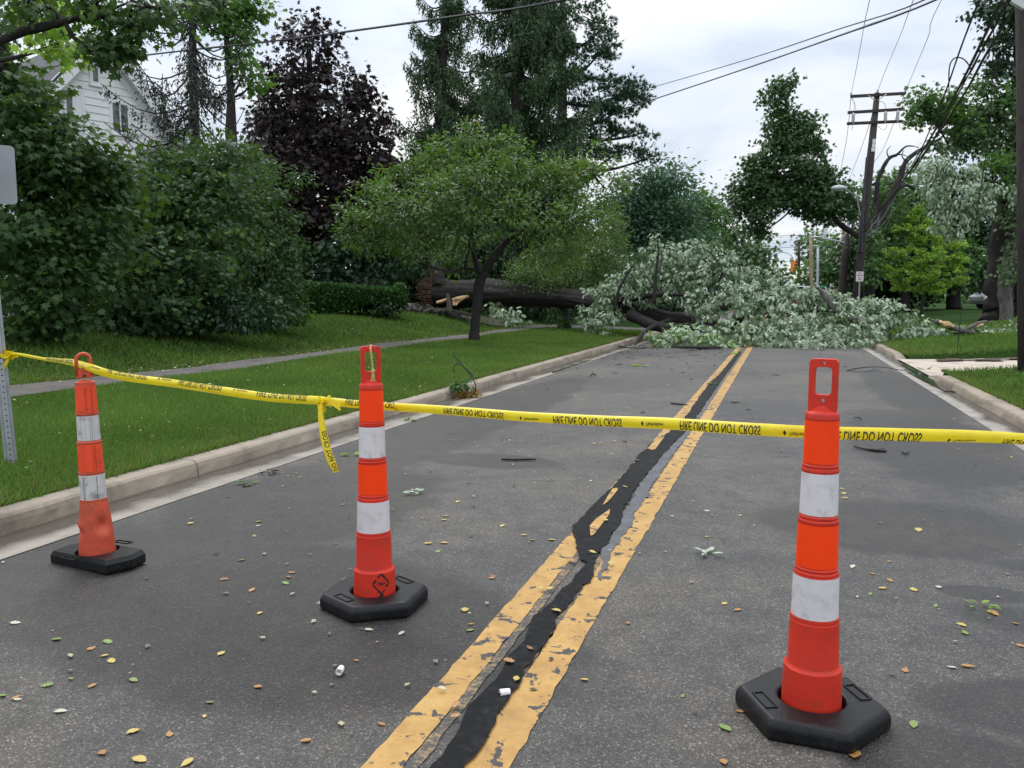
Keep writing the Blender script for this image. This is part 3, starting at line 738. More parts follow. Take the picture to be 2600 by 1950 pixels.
# --- thin old spruce by the house, and a bright maple behind it
def spruce(name, label, base, top, r0, z0, rmax, nb, mat, leaf, strands, hang=.5, barkm='bark', ztop_r=.06, side=None, live=1.0, group=None, sweep=.28, shape='spray', wiggle=.15, whorl=0.0, br=.05):
    root = thing(name, label, 'tree', base, group)
    tb = MB(); H = top.z - base.z
    axis = lambda z: base.lerp(top, (z - base.z) / H)
    limb(tb, [axis(base.z + H * t) + Vector((0, 0, -.1 if t == 0 else 0)) for t in (0, .15, .35, .6, .8, 1)], [r0 * 1.15, r0, r0 * .85, r0 * .6, r0 * .38, ztop_r], 10, .01)
    Lv = Leaves()
    for k in range(nb):
        t = (k + rng.random()) / nb
        if whorl: t = (math.floor(t * (top.z - z0) / whorl) * whorl + rng.normal() * .10) / (top.z - z0); t = min(.99, max(0.0, t))
        z = z0 + (top.z - .3 - z0) * t; sw = sweep * (.55 + .9 * rng.random())
        ln = rmax * (1 - t) ** .75 * (.65 + .5 * rng.random()) + .3
        a = rng.random() * 2 * math.pi
        if side is not None and rng.random() < side[1]: a = side[0] + rng.normal() * .7
        h = Vector((math.cos(a), math.sin(a), 0)); s = axis(z); up = .12 - .25 * (1 - t)
        pts = []
        for q in np.linspace(0, 1, 7):
            zz_ = up * ln * q - sw * ln * math.sin(math.pi * min(q * .95, 1)) * .9 + .22 * ln * max(0, q - .6) * 1.4
            side_ = h.cross(Vector((0, 0, 1))) * (wiggle * math.sin(q * 4 + k) * q)
            pts.append(s + h * ln * q + Vector((0, 0, zz_)) + side_)
        tb.tube(pts, [br * (1 - q) + .008 for q in np.linspace(0, .9, 7)], 5, caps=False)
        if rng.random() > live: continue
        ns = int(strands * ln); pa = np.array([tuple(p) for p in pts])
        if ns < 1: continue
        q = rng.random(ns) ** .75 * 6; q = np.minimum(q, 5.999); i = q.astype(int); f = (q - i)[:, None]
        p0 = pa[i] * (1 - f) + pa[i + 1] * f
        lat = np.array(h.cross(Vector((0, 0, 1)))); w = rng.normal(size=ns) * .22 * (1 - .45 * q / 6) * min(1.2, ln / 2)
        p0 = p0 + lat[None, :] * w[:, None]; p0[:, 2] -= np.abs(w) * .35
        L_ = hang * (.4 + .9 * rng.random(ns)) * (.55 + .45 * np.sin(np.pi * np.minimum(q / 6 + .1, 1)))
        per = np.maximum(3, (L_ / (leaf * .42)).astype(int)); ci = np.repeat(np.arange(ns), per); m = len(ci)
        st_ = np.concatenate([np.arange(x) / x for x in per])
        pp = p0[ci].copy(); pp[:, 2] -= st_ * L_[ci]; pp += rng.normal(size=(m, 3)) * .035
        d = rng.normal(size=(m, 3)) * .55 + np.array([0, 0, -.9]) + np.array(h)[None, :] * .35
        n_ = rng.normal(size=(m, 3)) + np.array([0, 0, .3])
        tone = np.clip(.6 * rng.random(m) + .4 * rng.random(ns)[ci], 0, .96)
        Lv.add(pp, d, n_, leaf * (.6 + .6 * rng.random(m)), tone)
    Lv.build('crown', shape, L[mat], root)
    tb.build('trunk', M[barkm], root, smooth_=True)
    return root
bs = drop(P(505, 800, 24)); bs.z = .5
spruce('thin_spruce', 'old spruce with a bare black trunk and sparse drooping twigs beside the white house', bs, P(478, -420, 24) , .17, 4.2, 2.5, 110, 'spruce_dead', .14, 26, .5, live=.62, barkm='bark_black', sweep=.34, br=.022, wiggle=.35)
b0 = drop(P(600, 800, 27))
tree('maple_tree', 'bright green maple crown high above the thin spruce', 'tree', b0,
     [([b0, P(590, 500, 27), P(585, 250, 27), P(575, 80, 27)], [.22, .2, .14, .08])],
     [([B(560, 30, 27, 80, 70), B(610, 80, 27, 42, 70), B(590, 0, 27, 70, 40), B(625, 165, 27, 28, 45), B(520, -20, 27, 60, 50), B(650, 30, 27, 40, 30), B(645, 210, 27.5, 30, 25)], .17, 'maple', 'lime', dict(k=3.2, clump=.45, droop=1.1, up=.3, inner=.3))],
     barkm='bark_black', twig_n=8)
# --- purple maple
b0 = drop(P(770, 800, 37))
tree('purple_maple', 'tall dark purple leaved maple between the two spruces', 'tree', b0,
     [([b0, P(768, 650, 37), P(775, 450, 37), P(785, 250, 37), P(785, 110, 37)], [.4, .34, .28, .18, .07]),
      ([P(770, 560, 37), P(700, 440, 37), P(660, 330, 37)], [.16, .12, .06]), ([P(775, 500, 37), P(860, 400, 37), P(920, 310, 37)], [.16, .12, .06])],
     [([B(770, 85, 37, 75, 45), B(800, 130, 37, 75, 60), B(735, 170, 37, 55, 60), B(790, 220, 37, 100, 75), B(710, 240, 37, 55, 55), B(880, 230, 37, 60, 60), B(930, 270, 37.5, 50, 70), B(690, 300, 37, 60, 55), B(960, 320, 37.5, 40, 50)], .24, 'maple', 'purple', dict(k=2.1, clump=.55, inner=.25)),
      ([B(830, 320, 37, 120, 80), B(740, 330, 37, 90, 80), B(920, 370, 37, 85, 70), B(670, 390, 37, 70, 60), B(760, 440, 36.5, 130, 90), B(880, 450, 36.5, 120, 80), B(660, 480, 36, 70, 90), B(740, 560, 36, 120, 80), B(850, 560, 36.5, 120, 80), B(800, 640, 37, 130, 60), B(640, 420, 35, 60, 60), B(950, 430, 37, 55, 60), B(620, 500, 35.5, 50, 60), B(930, 500, 37, 70, 60)], .24, 'maple', 'purple', dict(k=4.2, clump=.6))],
     barkm='bark_black', link_r=.07, twig_n=6, twig_r=.02)
# --- two tall spruces
bs = drop(P(1105, 800, 43)); bs.z = .4
spruce('spruce_tree', 'slim spruce with open weeping branches between the purple maple and its taller neighbour', bs, P(1135, -180, 43), .42, 1.2, 4.4, 130, 'spruce', .23, 30, 1.0, sweep=.26, whorl=1.55, group='two tall weeping spruces')
bs = drop(P(1310, 800, 39)); bs.z = .4
spruce('spruce_tree', 'taller thick trunked spruce with dense weeping branches rising out of frame', bs, P(1318, -420, 39), .40, 1.5, 4.9, 200, 'spruce', .23, 42, 1.05, sweep=.24, whorl=1.5, group='two tall weeping spruces')
# --- white pine right of the spruces: long bare limbs ending in soft upswept plumes
b0 = drop(P(1430, 800, 44)); b0.z = .4
pl = [B(1480, 40, 44, 70, 45), B(1530, 60, 44, 40, 50), B(1545, 110, 44, 30, 35), B(1500, 140, 44, 55, 35), B(1470, 190, 44, 60, 28), B(1520, 215, 44, 60, 22), B(1570, 225, 44, 55, 25), B(1620, 235, 44, 38, 25), B(1590, 265, 44, 55, 22), B(1540, 290, 44, 70, 22), B(1480, 250, 44, 60, 28), B(1500, 325, 44, 75, 22), B(1570, 335, 44, 50, 12), B(1630, 335, 44, 40, 12), B(1480, 380, 44, 70, 25), B(1560, 390, 44, 45, 18), B(1600, 385, 44, 50, 13), B(1640, 400, 44, 22, 10), B(1450, 440, 44, 60, 30), B(1590, 250, 44, 40, 20), B(1440, 100, 44, 50, 50), B(1430, 320, 44, 50, 40)]
pl = [(c, np.array([r[0], min(1.1, r[0]), r[2]])) for c, r in pl]
tree('pine_tree', 'soft needled pine with plumes reaching right over the sky behind the taller spruce', 'tree', b0,
     [([b0, P(1430, 500, 44), P(1428, 200, 44), P(1430, -60, 44)], [.38, .32, .24, .15])] +
     [([P(1428, v0, 44), P((1428 + u1) / 2, (v0 + v1) / 2 + 22, 44), P(u1, v1, 44)], [.11, .08, .03]) for v0, u1, v1 in ((120, 1540, 60), (260, 1620, 235), (330, 1640, 336), (420, 1650, 400), (180, 1520, 140), (300, 1560, 290), (430, 1560, 395))],
     [(pl, .25, 'tuft', 'pine', dict(k=3.0, clump=.38, droop=-.5, up=.2, spread=.9, inner=.15, flat=.5))], link_r=.05, twig_n=8, twig_r=.015)

# --- crab apple trees in the verge
b0 = drop(T(1203, 868)); dd = (Vector(b0) - CAM).dot(_ROT @ Vector((0, 0, -1))); print('crab', b0, dd)
C = dd
tree('crab_apple_tree', 'low spreading green tree with a dark leaning forked trunk in the verge', 'tree', b0,
     [([b0 + Vector((0, 0, -.1)), P(1206, 820, C), P(1215, 740, C), P(1226, 690, C)], [.17, .145, .135, .13]),
      ([P(1226, 700, C), P(1255, 650, C), P(1290, 610, C), P(1335, 575, C - .2), P(1400, 530, C - .3)], [.11, .1, .09, .06, .03]),
      ([P(1222, 700, C), P(1207, 660, C), P(1200, 600, C + .2), P(1205, 530, C + .2), P(1225, 480, C), P(1235, 465, C)], [.09, .07, .055, .05, .045, .03]),
      ([P(1215, 690, C), P(1180, 680, C - .3), P(1140, 690, C - .5), P(1085, 675, C - .7)], [.05, .04, .03, .015]),
      ([P(1207, 640, C), P(1120, 560, C + .4), P(1030, 500, C + .6)], [.06, .04, .02]),
      ([P(1200, 545, C + .2), P(1170, 535, C), P(1155, 500, C)], [.035, .03, .02]),
      ([P(1320, 580, C), P(1420, 480, C + .5), P(1500, 430, C + .5)], [.05, .035, .02])],
     [([B(1190, 350, C, 80, 45), B(1260, 380, C, 90, 50), B(1130, 400, C + .5, 110, 55), B(1050, 440, C, 95, 55), B(975, 470, C + .3, 75, 50), B(920, 530, C, 80, 55), B(890, 590, C - .2, 50, 45), B(1000, 540, C - .8, 110, 65), B(1110, 500, C - 1, 120, 75), B(1220, 450, C - 1, 120, 65), B(1330, 430, C - .6, 90, 60), B(1400, 470, C, 90, 60), B(1470, 440, C + .5, 70, 55), B(1510, 420, C + .8, 50, 45), B(1540, 480, C + .5, 45, 45), B(1420, 560, C - .5, 100, 60), B(1310, 540, C - 1.2, 110, 60), B(1200, 570, C - 1.2, 110, 55), B(1080, 600, C - .8, 110, 50), B(960, 610, C, 85, 45), B(1490, 560, C, 75, 65), B(1370, 640, C + .2, 80, 45), B(1150, 655, C + .5, 80, 40), B(1450, 640, C + .6, 70, 50), B(1040, 660, C + .4, 50, 25)],
       .13, 'oval', 'crab', dict(k=2.6, clump=.28, droop=.3, up=.75, inner=.12, flat=.55, jitter=.2, tvar=.75, spread=.5))],
     barkm='bark_black', twig_n=12, twig_r=.008, link_r=.03)
b0 = drop(T(1442, 838)); C = (Vector(b0) - CAM).dot(_ROT @ Vector((0, 0, -1))); print('crab2', b0, C)
tree('crab_apple_tree', 'smaller dark trunked tree with low crown behind the forked one, beside the fallen branches', 'tree', b0,
     [([b0 + Vector((0, 0, -.1)), P(1436, 800, C), P(1428, 770, C), P(1418, 740, C)], [.16, .14, .12, .1]), ([P(1425, 760, C), P(1465, 700, C), P(1500, 650, C)], [.08, .06, .03]), ([P(1420, 745, C), P(1390, 720, C), P(1350, 690, C)], [.07, .05, .03])],
     [([B(1400, 690, C, 90, 45), B(1480, 650, C, 80, 60), B(1540, 640, C, 45, 60), B(1530, 700, C, 45, 40), B(1430, 720, C - .4, 60, 30), B(1340, 700, C + .5, 60, 35), B(1550, 580, C, 40, 50)], .09, 'oval', 'crab', dict(k=3.6, clump=.35, droop=.4, up=.6)),
      ([B(1438, 808, C - .3, 26, 22), B(1420, 815, C - .2, 14, 14)], .10, 'oval', 'green', dict(k=2.2, clump=.2))],
     barkm='bark_black', twig_n=8, link_r=.03)

# --- clipped hedge
def hedge():
    p0 = drop(P(690, 800, 27)); p1 = drop(P(1002, 800, 28.5)); gz = p0.z
    zt_ = P(800, 728, 27.6).z; zb = P(800, 775, 27.6).z
    root = thing('clipped_hedge', 'long flat topped clipped hedge with dark underside on the raised lawn', 'hedge', p0)
    ax = (p1 - p0); ln = ax.length; ax.normalize(); ay = Vector((-ax.y, ax.x, 0)); Lv = Leaves(); W = .75
    n = 30000
    s = rng.random(n) * (ln + .3) - .15; face = rng.random(n)
    zt2 = zt_ + .05 * np.sin(s * 1.1) - .12 * (s / ln)
    h = np.where(face < .4, 1.0, rng.random(n)); w = np.where(face < .4, rng.random(n) * 2 - 1, np.where(face < .85, -1, 1)) * W
    endf = rng.random(n) < .06; s = np.where(endf, ln + .15, s); w = np.where(endf, (rng.random(n) * 2 - 1) * W, w)
    zb2 = zb + .1 * np.sin(s * 2.3) - .25 * np.maximum(0, np.sin(s * .9 + 1))
    z = zb2 + (zt2 - zb2) * h; w = w * (1 - .25 * h ** 3)
    p = np.array(p0)[None, :] + s[:, None] * np.array(ax) + w[:, None] * np.array(ay); p[:, 2] = z
    p += rng.normal(size=(n, 3)) * np.array([.06, .06, .035])
    d = rng.normal(size=(n, 3)) * .6 + np.where(face < .4, 1, .35)[:, None] * np.array([0, 0, 1.0]) + np.where(face < .4, 0, 1)[:, None] * np.array(-ay)
    Lv.add(p, d, rng.normal(size=(n, 3)), .11 * (.6 + .7 * rng.random(n)), .96 * rng.random(n))
    Lv.build('foliage', 'kite', L['hedge'], root)
    mb = MB()
    for k in range(9):
        q = p0 + ax * (ln * (k + .5) / 9) + ay * rng.normal() * .2
        for j in range(3):
            t = q + Vector((rng.normal() * .3, rng.normal() * .2, zb - gz + .25))
            mb.tube([q + Vector((0, 0, -.05)), q.lerp(t, .5) + Vector((rng.normal() * .08, 0, 0)), t], [.035, .025, .015], 5)
    # dense twiggy core
    for k in range(700):
        q = p0 + ax * (rng.random() * ln) + ay * (rng.random() * 1.2 - .6); q.z = zb + (zt_ - zb) * rng.random() * .9 - .05
        e_ = q + Vector((rng.normal(), rng.normal(), rng.normal())) * .28
        mb.tube([q, e_], [.016, .008], 3, caps=False)
    mb.build('stems', M['bark_black'], root)
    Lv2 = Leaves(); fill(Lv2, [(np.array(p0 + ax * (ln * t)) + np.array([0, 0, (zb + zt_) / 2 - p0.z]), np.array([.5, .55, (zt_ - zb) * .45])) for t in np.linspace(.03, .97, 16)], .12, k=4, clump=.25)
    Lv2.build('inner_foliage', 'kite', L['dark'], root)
hedge()
b0 = drop(T(975, 796))
shrub('small_bush', 'small dark bush under the right end of the clipped hedge', b0, [B(972, 770, 27.5, 32, 22), B(960, 783, 27.4, 18, 12), B(990, 780, 27.6, 14, 14)], .12, 'oval', 'dark', dict(k=4, clump=.2), 3, group=None)
# --- dark belt of trees behind the hedge and the fallen trunk
def backtree(label, u, d, blobs, leaf, mat, name='shade_tree', shape='maple', tr=.25, k=4.0, group='trees behind the lawns', barkm='bark_black', tv=None, **opt):
    b = P(u, 790, d); b.z = .4 if b.x < -3 else float(zt(b.x, b.y))
    v_top = tv or blobs[0][1]
    bl = [B(x[0], x[1], d + (x[4] if len(x) > 4 else 0), x[2], x[3]) for x in blobs]
    return tree(name, label, 'tree', b, [([b, P(u, 700, d), P(u, (700 + v_top) / 2, d), P(u, v_top, d)], [tr, tr * .85, tr * .6, tr * .3])],
                [(bl, leaf, shape, mat, dict(dict(k=k, clump=.5 * d / 30), **opt))], group, barkm=barkm, twig_n=5, twig_r=.02, link_r=.06)
backtree('shadowy tree with a black trunk rising behind the clipped hedge', 900, 34, [(880, 660, 90, 60), (800, 690, 90, 50), (960, 650, 90, 70), (720, 680, 80, 70), (930, 590, 80, 60)], .2, 'dark', k=3.4)
backtree('dark evergreen mass behind the broken end of the fallen trunk', 1060, 40, [(1040, 640, 70, 110), (1000, 700, 60, 60), (1090, 600, 80, 90), (1060, 730, 60, 40), (1160, 640, 80, 70)], .22, 'spruce', shape='kite', k=6, droop=1.5)
backtree('dim broadleaf tree behind the forked crab apple crown', 1280, 47, [(1250, 600, 110, 90), (1340, 560, 110, 100), (1400, 640, 100, 80), (1280, 680, 110, 60), (1180, 560, 90, 80), (1440, 700, 80, 50), (1380, 730, 90, 40)], .25, 'dark', k=4)
backtree('deep shade tree at the far left behind the shrubs', 250, 26, [(250, 640, 180, 110), (450, 640, 180, 110), (120, 720, 170, 90), (620, 640, 90, 90), (350, 740, 160, 60), (560, 760, 130, 45)], .22, 'dark', k=5)
backtree('tall blue green tree right of the pine with a soft rounded top', 1650, 46, [(1640, 470, 70, 45), (1700, 450, 50, 40), (1620, 530, 80, 55), (1690, 520, 80, 60), (1570, 560, 50, 60), (1640, 600, 100, 60), (1720, 590, 70, 60), (1590, 660, 90, 60), (1680, 670, 100, 50), (1650, 560, 70, 60)], .26, 'blue', k=7, shape='oval')
backtree('mid green tree just right of the blue green one', 1770, 54, [(1760, 510, 45, 30), (1740, 540, 50, 40), (1790, 550, 45, 45), (1770, 610, 70, 55), (1800, 660, 60, 40), (1740, 670, 70, 45)], .26, 'green', k=4)
backtree('dark lobed tree against the sky beside the mid green one', 1840, 60, [(1845, 525, 32, 30), (1820, 555, 30, 30), (1860, 570, 28, 30), (1835, 610, 35, 35), (1855, 640, 30, 30), (1800, 590, 30, 30)], .3, 'dark', k=2.6, inner=.25)
backtree('pale green rounded tree far along the left side of the road', 1895, 95, [(1890, 625, 45, 38), (1920, 640, 28, 35), (1870, 660, 50, 40), (1925, 680, 40, 35), (1900, 700, 60, 30), (1960, 710, 28, 22)], .5, 'far', k=4, tr=.35)
backtree('small dark tree beyond the hanging signals', 1965, 120, [(1955, 705, 30, 22), (1985, 725, 22, 15), (1940, 720, 35, 18)], .6, 'dark', k=4, tr=.3)
backtree('round tree beyond the far poles on the right of the road', 2070, 120, [(2070, 610, 28, 22), (2055, 635, 22, 24), (2090, 640, 30, 30), (2075, 670, 30, 24)], .6, 'far', k=3.2, tr=.3)
backtree('green tree behind the street lamp arm', 2110, 95, [(2110, 650, 40, 40), (2140, 620, 34, 34), (2090, 700, 50, 34), (2150, 690, 44, 50), (2060, 720, 40, 24), (2170, 640, 30, 40)], .45, 'green', k=4, tr=.35)
backtree('dark bushy tree behind the no parking sign', 2215, 52, [(2215, 640, 60, 60), (2180, 690, 50, 55), (2250, 690, 60, 60), (2230, 740, 70, 40), (2290, 700, 60, 60), (2240, 590, 60, 50), (2300, 740, 60, 35), (2190, 740, 40, 35)], .27, 'dark', k=4.6)
backtree('green maple behind the yellow green sapling, right of the utility pole', 2300, 48, [(2290, 560, 70, 60), (2250, 560, 50, 50), (2230, 500, 40, 45), (2330, 620, 80, 60), (2360, 540, 70, 60), (2400, 660, 70, 60), (2300, 480, 50, 50), (2270, 640, 60, 50), (2350, 700, 70, 45)], .25, 'green', k=4.2, barkm='bark_black')
backtree('dark trunked tree standing behind the yellow green sapling', 2420, 50, [(2420, 620, 60, 60), (2470, 640, 60, 60), (2400, 540, 70, 60), (2480, 560, 70, 70), (2440, 690, 60, 35), (2520, 690, 60, 40), (2380, 690, 50, 40)], .25, 'dark', k=4, tr=.42)
backtree('distant shrubbery tree between the trunks on the right', 2540, 62, [(2500, 700, 60, 34), (2560, 690, 60, 50), (2470, 730, 40, 20), (2600, 640, 60, 80)], .3, 'green', k=4)

def far_wood(label, us, d, v0, v1, mat):
    Lv2 = Leaves(); fill(Lv2, [B(u, rng.uniform(v0, v1), d + rng.uniform(-6, 6), 85, rng.uniform(30, 55)) for u in us] + [B(u, 765, d + rng.uniform(-6, 6), 85, 25) for u in us], .5, k=3.4, clump=.9, minz=.2)
    tag(Lv2.build('far_wood', 'maple', L[mat], None), label, 'wood', kind='stuff')
far_wood('dark wooded background far behind the left lawn and hedge', range(-80, 1860, 65), 70, 690, 735, 'dark')
far_wood('wooded background far behind the right lawn', range(2190, 2760, 65), 95, 700, 740, 'green')
# --- young yellow green maple
b0 = drop(T(2340, 792)); C = (Vector(b0) - CAM).dot(_ROT @ Vector((0, 0, -1))); print('sapling', b0, C)
b0 = Vector(b0); C = min(C, 42)
b0 = drop(P(2340, 792, C))
tree('young_maple', 'small pyramidal yellow green maple on a thin stem in the right lawn', 'tree', b0,
     [([b0, P(2342, 740, C), P(2345, 650, C), P(2335, 540, C)], [.09, .075, .055, .02])] +
     [([P(2344, v0, C), P((2344 + u1) / 2, (v0 + v1) / 2 + 6, C + dy * .5), P(u1, v1, C + dy)], [.03, .02, .01]) for v0, u1, v1, dy in ((700, 2250, 690, 0), (690, 2440, 660, .3), (660, 2265, 650, -.3), (640, 2420, 625, 0), (620, 2300, 580, 0), (600, 2390, 570, .2), (720, 2320, 700, -.8), (720, 2380, 705, -.8))],
     [([B(2335, 535, C, 16, 18), B(2318, 552, C, 22, 15), B(2350, 560, C, 24, 16), B(2290, 575, C, 20, 12), B(2330, 590, C, 40, 22), B(2375, 585, C, 22, 12), B(2310, 620, C, 40, 18), B(2370, 615, C, 44, 18), B(2430, 620, C, 22, 8), B(2340, 650, C - .5, 60, 24), B(2270, 650, C, 38, 14), B(2410, 645, C, 36, 14), B(2230, 680, C, 22, 9), B(2280, 690, C, 50, 20), B(2350, 695, C - .5, 70, 24), B(2420, 680, C, 40, 18), B(2300, 725, C, 50, 16), B(2370, 730, C, 50, 18), B(2440, 660, C, 20, 8), B(2420, 715, C, 40, 12)], .15, 'maple', 'yellowgreen', dict(k=2.6, clump=.15, droop=.2, up=.9, inner=.2, flat=.5, spread=.45, jitter=.1))],
     twig_n=6, twig_r=.008, link_r=.02)
# --- the old multi stemmed silver maple on the right
b0 = drop(T(2540, 814)); C = (Vector(b0) - CAM).dot(_ROT @ Vector((0, 0, -1))); print('old maple', b0, C)
tree('silver_maple', 'massive old silver maple with several dark stems on the right lawn', 'tree', b0,
     [([P(2532, 822, C), P(2534, 800, C), P(2537, 740, C), P(2545, 640, C), P(2556, 540, C), P(2572, 450, C), P(2590, 330, C), P(2592, 200, C), P(2595, -60, C)], [.62, .5, .45, .42, .38, .34, .3, .26, .2]),
      ([P(2590, 825, C + .3), P(2592, 780, C + .3), P(2596, 690, C + .3), P(2606, 560, C + .3), P(2620, 420, C)], [.55, .45, .42, .38, .32]),
      ([P(2572, 520, C), P(2520, 470, C - 1), P(2440, 440, C - 2)], [.2, .15, .08]),
      ([P(2590, 330, C), P(2520, 290, C), P(2440, 270, C), P(2370, 280, C)], [.14, .1, .07, .03])],
     [([B(2520, 20, C, 60, 45), B(2570, 60, C, 50, 60), B(2545, 120, C, 45, 40), B(2560, 190, C, 45, 45), B(2520, 165, C, 25, 30), B(2590, 0, C - 1, 40, 60)], .17, 'maple', 'dark', dict(k=2.6, clump=.4, droop=.9, inner=.2)),
      ([B(2345, 240, C, 40, 22), B(2330, 270, C, 36, 22), B(2365, 285, C, 45, 22), B(2400, 260, C, 30, 22), B(2440, 250, C, 32, 34), B(2335, 300, C, 16, 18), B(2400, 300, C, 40, 24), B(2540, 240, C, 45, 40), B(2500, 215, C, 28, 35), B(2580, 250, C - 1, 30, 60)], .16, 'maple', 'green', dict(k=3, clump=.4, droop=.6, inner=.2)),
      ([B(2480, 290, C, 50, 40), B(2440, 320, C, 48, 40), B(2530, 310, C, 60, 55), B(2470, 360, C, 70, 40), B(2550, 390, C, 60, 55), B(2410, 370, C, 45, 32), B(2530, 450, C - 1, 65, 40), B(2570, 330, C, 40, 60), B(2590, 440, C - 1, 40, 60), B(2580, 560, C - 1, 30, 50), B(2585, 640, C - 1.4, 22, 60), B(2575, 690, C - 1.4, 22, 20)], .15, 'maple', 'far', dict(k=3.0, clump=.42, droop=.7, inner=.25)),
      ([B(2450, 320, C - .5, 40, 22), B(2520, 420, C - 1.5, 50, 30), B(2560, 470, C - 1.6, 40, 22), B(2420, 295, C - .5, 30, 18)], .16, 'maple', 'lime', dict(k=2.5, clump=.35, droop=.5)),
      ([B(2370, 420, C - 2, 50, 28), B(2430, 440, C - 2, 60, 35), B(2360, 470, C - 2, 34, 55), B(2420, 500, C - 2.2, 60, 50), B(2390, 550, C - 2, 30, 36), B(2470, 480, C - 2, 50, 40), B(2530, 490, C - 2, 48, 18), B(2570, 512, C - 2, 30, 10), B(2450, 560, C - 2, 36, 34), B(2430, 590, C - 2, 34, 14), B(2490, 530, C - 2, 40, 20)], .135, 'droop', 'silver', dict(k=3.0, clump=.15, droop=1.5, up=.1, spread=.4, inner=.2, clumpn=.4, flat=1.0, per=(7, 15)))],
     barkm='bark_black', twig_n=6, twig_r=.012, link_r=.05)
grey = MB(); limb(grey, [P(2556, 818, C - .7), P(2553, 760, C - .6), P(2552, 700, C - .5), P(2560, 640, C - .3), P(2574, 580, C - .1)], [.24, .2, .19, .17, .12], 9)
mo = [o for o in COL.objects if o.name.startswith('silver_maple')][0]
o_ = grey.build('stem', M['bark_lime'], mo, smooth_=True); o_['label'] = 'pale grey lichen covered stem'

# --- broken maple leaning against the wires behind the utility pole
C = 42; b0 = P(2207, 800, C); b0.z = float(zt(b0.x, b0.y))
tree('leaning_maple', 'storm broken maple whose dark crown hangs over the road against the utility pole', 'tree', b0,
     [([b0, P(2206, 720, C), P(2208, 640, C), P(2205, 615, C), P(2180, 600, C), P(2140, 575, C), P(2115, 548, C), P(2095, 500, C)], [.3, .27, .24, .17, .15, .14, .13, .08]),
      ([P(2207, 640, C), P(2198, 560, C), P(2170, 515, C), P(2130, 495, C), P(2090, 480, C), P(2060, 470, C)], [.2, .2, .2, .19, .17, .12]),
      ([P(2130, 490, C), P(2112, 450, C), P(2095, 410, C), P(2080, 370, C), P(2050, 320, C), P(2020, 285, C), P(2000, 268, C)], [.1, .11, .1, .08, .06, .035, .02]),
      ([P(2208, 650, C), P(2212, 605, C), P(2238, 545, C), P(2262, 500, C), P(2285, 450, C), P(2300, 410, C), P(2330, 385, C), P(2390, 350, C)], [.2, .22, .2, .19, .15, .12, .1, .06]),
      ([P(2270, 490, C), P(2300, 470, C), P(2330, 485, C)], [.1, .08, .05]),
      ([P(2228, 460, C), P(2240, 430, C), P(2258, 402, C), P(2278, 392, C), P(2300, 372, C), P(2325, 372, C)], [.10, .10, .09, .075, .045, .02]), ([P(2258, 402, C), P(2252, 385, C), P(2262, 370, C)], [.04, .025, .01]), ([P(2278, 392, C), P(2296, 394, C), P(2310, 402, C)], [.035, .02, .01]), ([P(2300, 410, C), P(2290, 395, C), P(2296, 380, C)], [.04, .025, .008]),
      ([P(2235, 560, C), P(2226, 500, C), P(2228, 460, C)], [.12, .12, .12])],
     [([B(1985, 215, C, 40, 28), B(1965, 250, C, 34, 28), B(1990, 290, C, 40, 28), B(1975, 330, C, 52, 36), B(2040, 320, C, 46, 34), B(1990, 370, C, 70, 42), B(2060, 360, C, 42, 42), B(2010, 420, C, 90, 44), B(1930, 430, C, 50, 40), B(1900, 470, C, 42, 42), B(1960, 480, C, 80, 44), B(2050, 470, C, 80, 46), B(1890, 515, C, 34, 34), B(1925, 530, C, 48, 36), B(2010, 505, C, 64, 30), B(1922, 568, C, 28, 30), B(1935, 590, C, 18, 18), B(2070, 540, C, 34, 20), B(2080, 525, C, 60, 36), B(2120, 510, C, 50, 34), B(2100, 555, C, 30, 18), B(2100, 450, C, 40, 40), B(2160, 540, C, 28, 20)], .19, 'maple', 'norway', dict(k=4.2, clump=.45, droop=.8, up=.6, inner=.2)),
      ([B(2215, 612, C - .8, 20, 22), B(2210, 655, C - .8, 22, 26), B(2216, 700, C - .8, 24, 26), B(2255, 640, C + 2.2, 44, 40), B(2250, 470, C + 1, 34, 30), B(2240, 520, C + 1, 40, 40), B(2320, 540, C + 1, 40, 40), B(2270, 560, C + 1, 50, 40), B(2180, 480, C + 1, 25, 20)], .2, 'maple', 'green', dict(k=2.6, clump=.45, droop=.7))],
     barkm='bark_black', twig_n=6, twig_r=.015, link_r=.06)

# ================================================================== THE FALLEN TREE
b0 = drop(P(1110, 795, 33))
ft = thing('fallen_tree', 'huge uprooted silver maple lying across the whole road, pale leaf undersides showing', 'fallen tree', b0)
tb = MB(); spine = [P(1098, 744, 33), P(1150, 746, 32.6), P(1260, 744, 31.4), P(1400, 752, 29.6), P(1500, 766, 28.2), P(1600, 788, 26.8), P(1720, 815, 25.8), P(1860, 835, 25), P(2000, 845, 24.4)]
limb(tb, spine, [.57, .53, .48, .37, .30, .26, .23, .18, .12], 40, .012, ridge=.06)
limb(tb, [P(1122, 728, 32.6), P(1108, 690, 32.7), P(1100, 655, 32.8), P(1098, 640, 32.8)], [.34, .24, .12, .02], 9)
tb.build('trunk', M['bark_fallen'], ft, smooth_=True)
sp = MB(); r_ = random.Random(5)
for k in range(260):
    a = r_.random() * 2 * math.pi; rr = .57 * r_.random() ** .5
    q = P(1094, 744, 33) + Vector((0, math.cos(a) * rr, math.sin(a) * rr))
    ln = .15 + .35 * r_.random()
    sp.tube([q + Vector((.25, 0, 0)), q + Vector((-.02, 0, 0)), q + Vector((-ln, r_.gauss(0, .08), r_.gauss(0, .1)))], [.035, .026, .003], 4)
for k in range(26):
    q = P(1095 + r_.random() * 30, 690 + r_.random() * 35, 32.5)
    sp.tube([q, q + Vector((r_.gauss(-.12, .10), 0, .1 + .35 * r_.random()))], [.028, .003], 4)
sp.build('torn_wood', M['redwood'], ft)
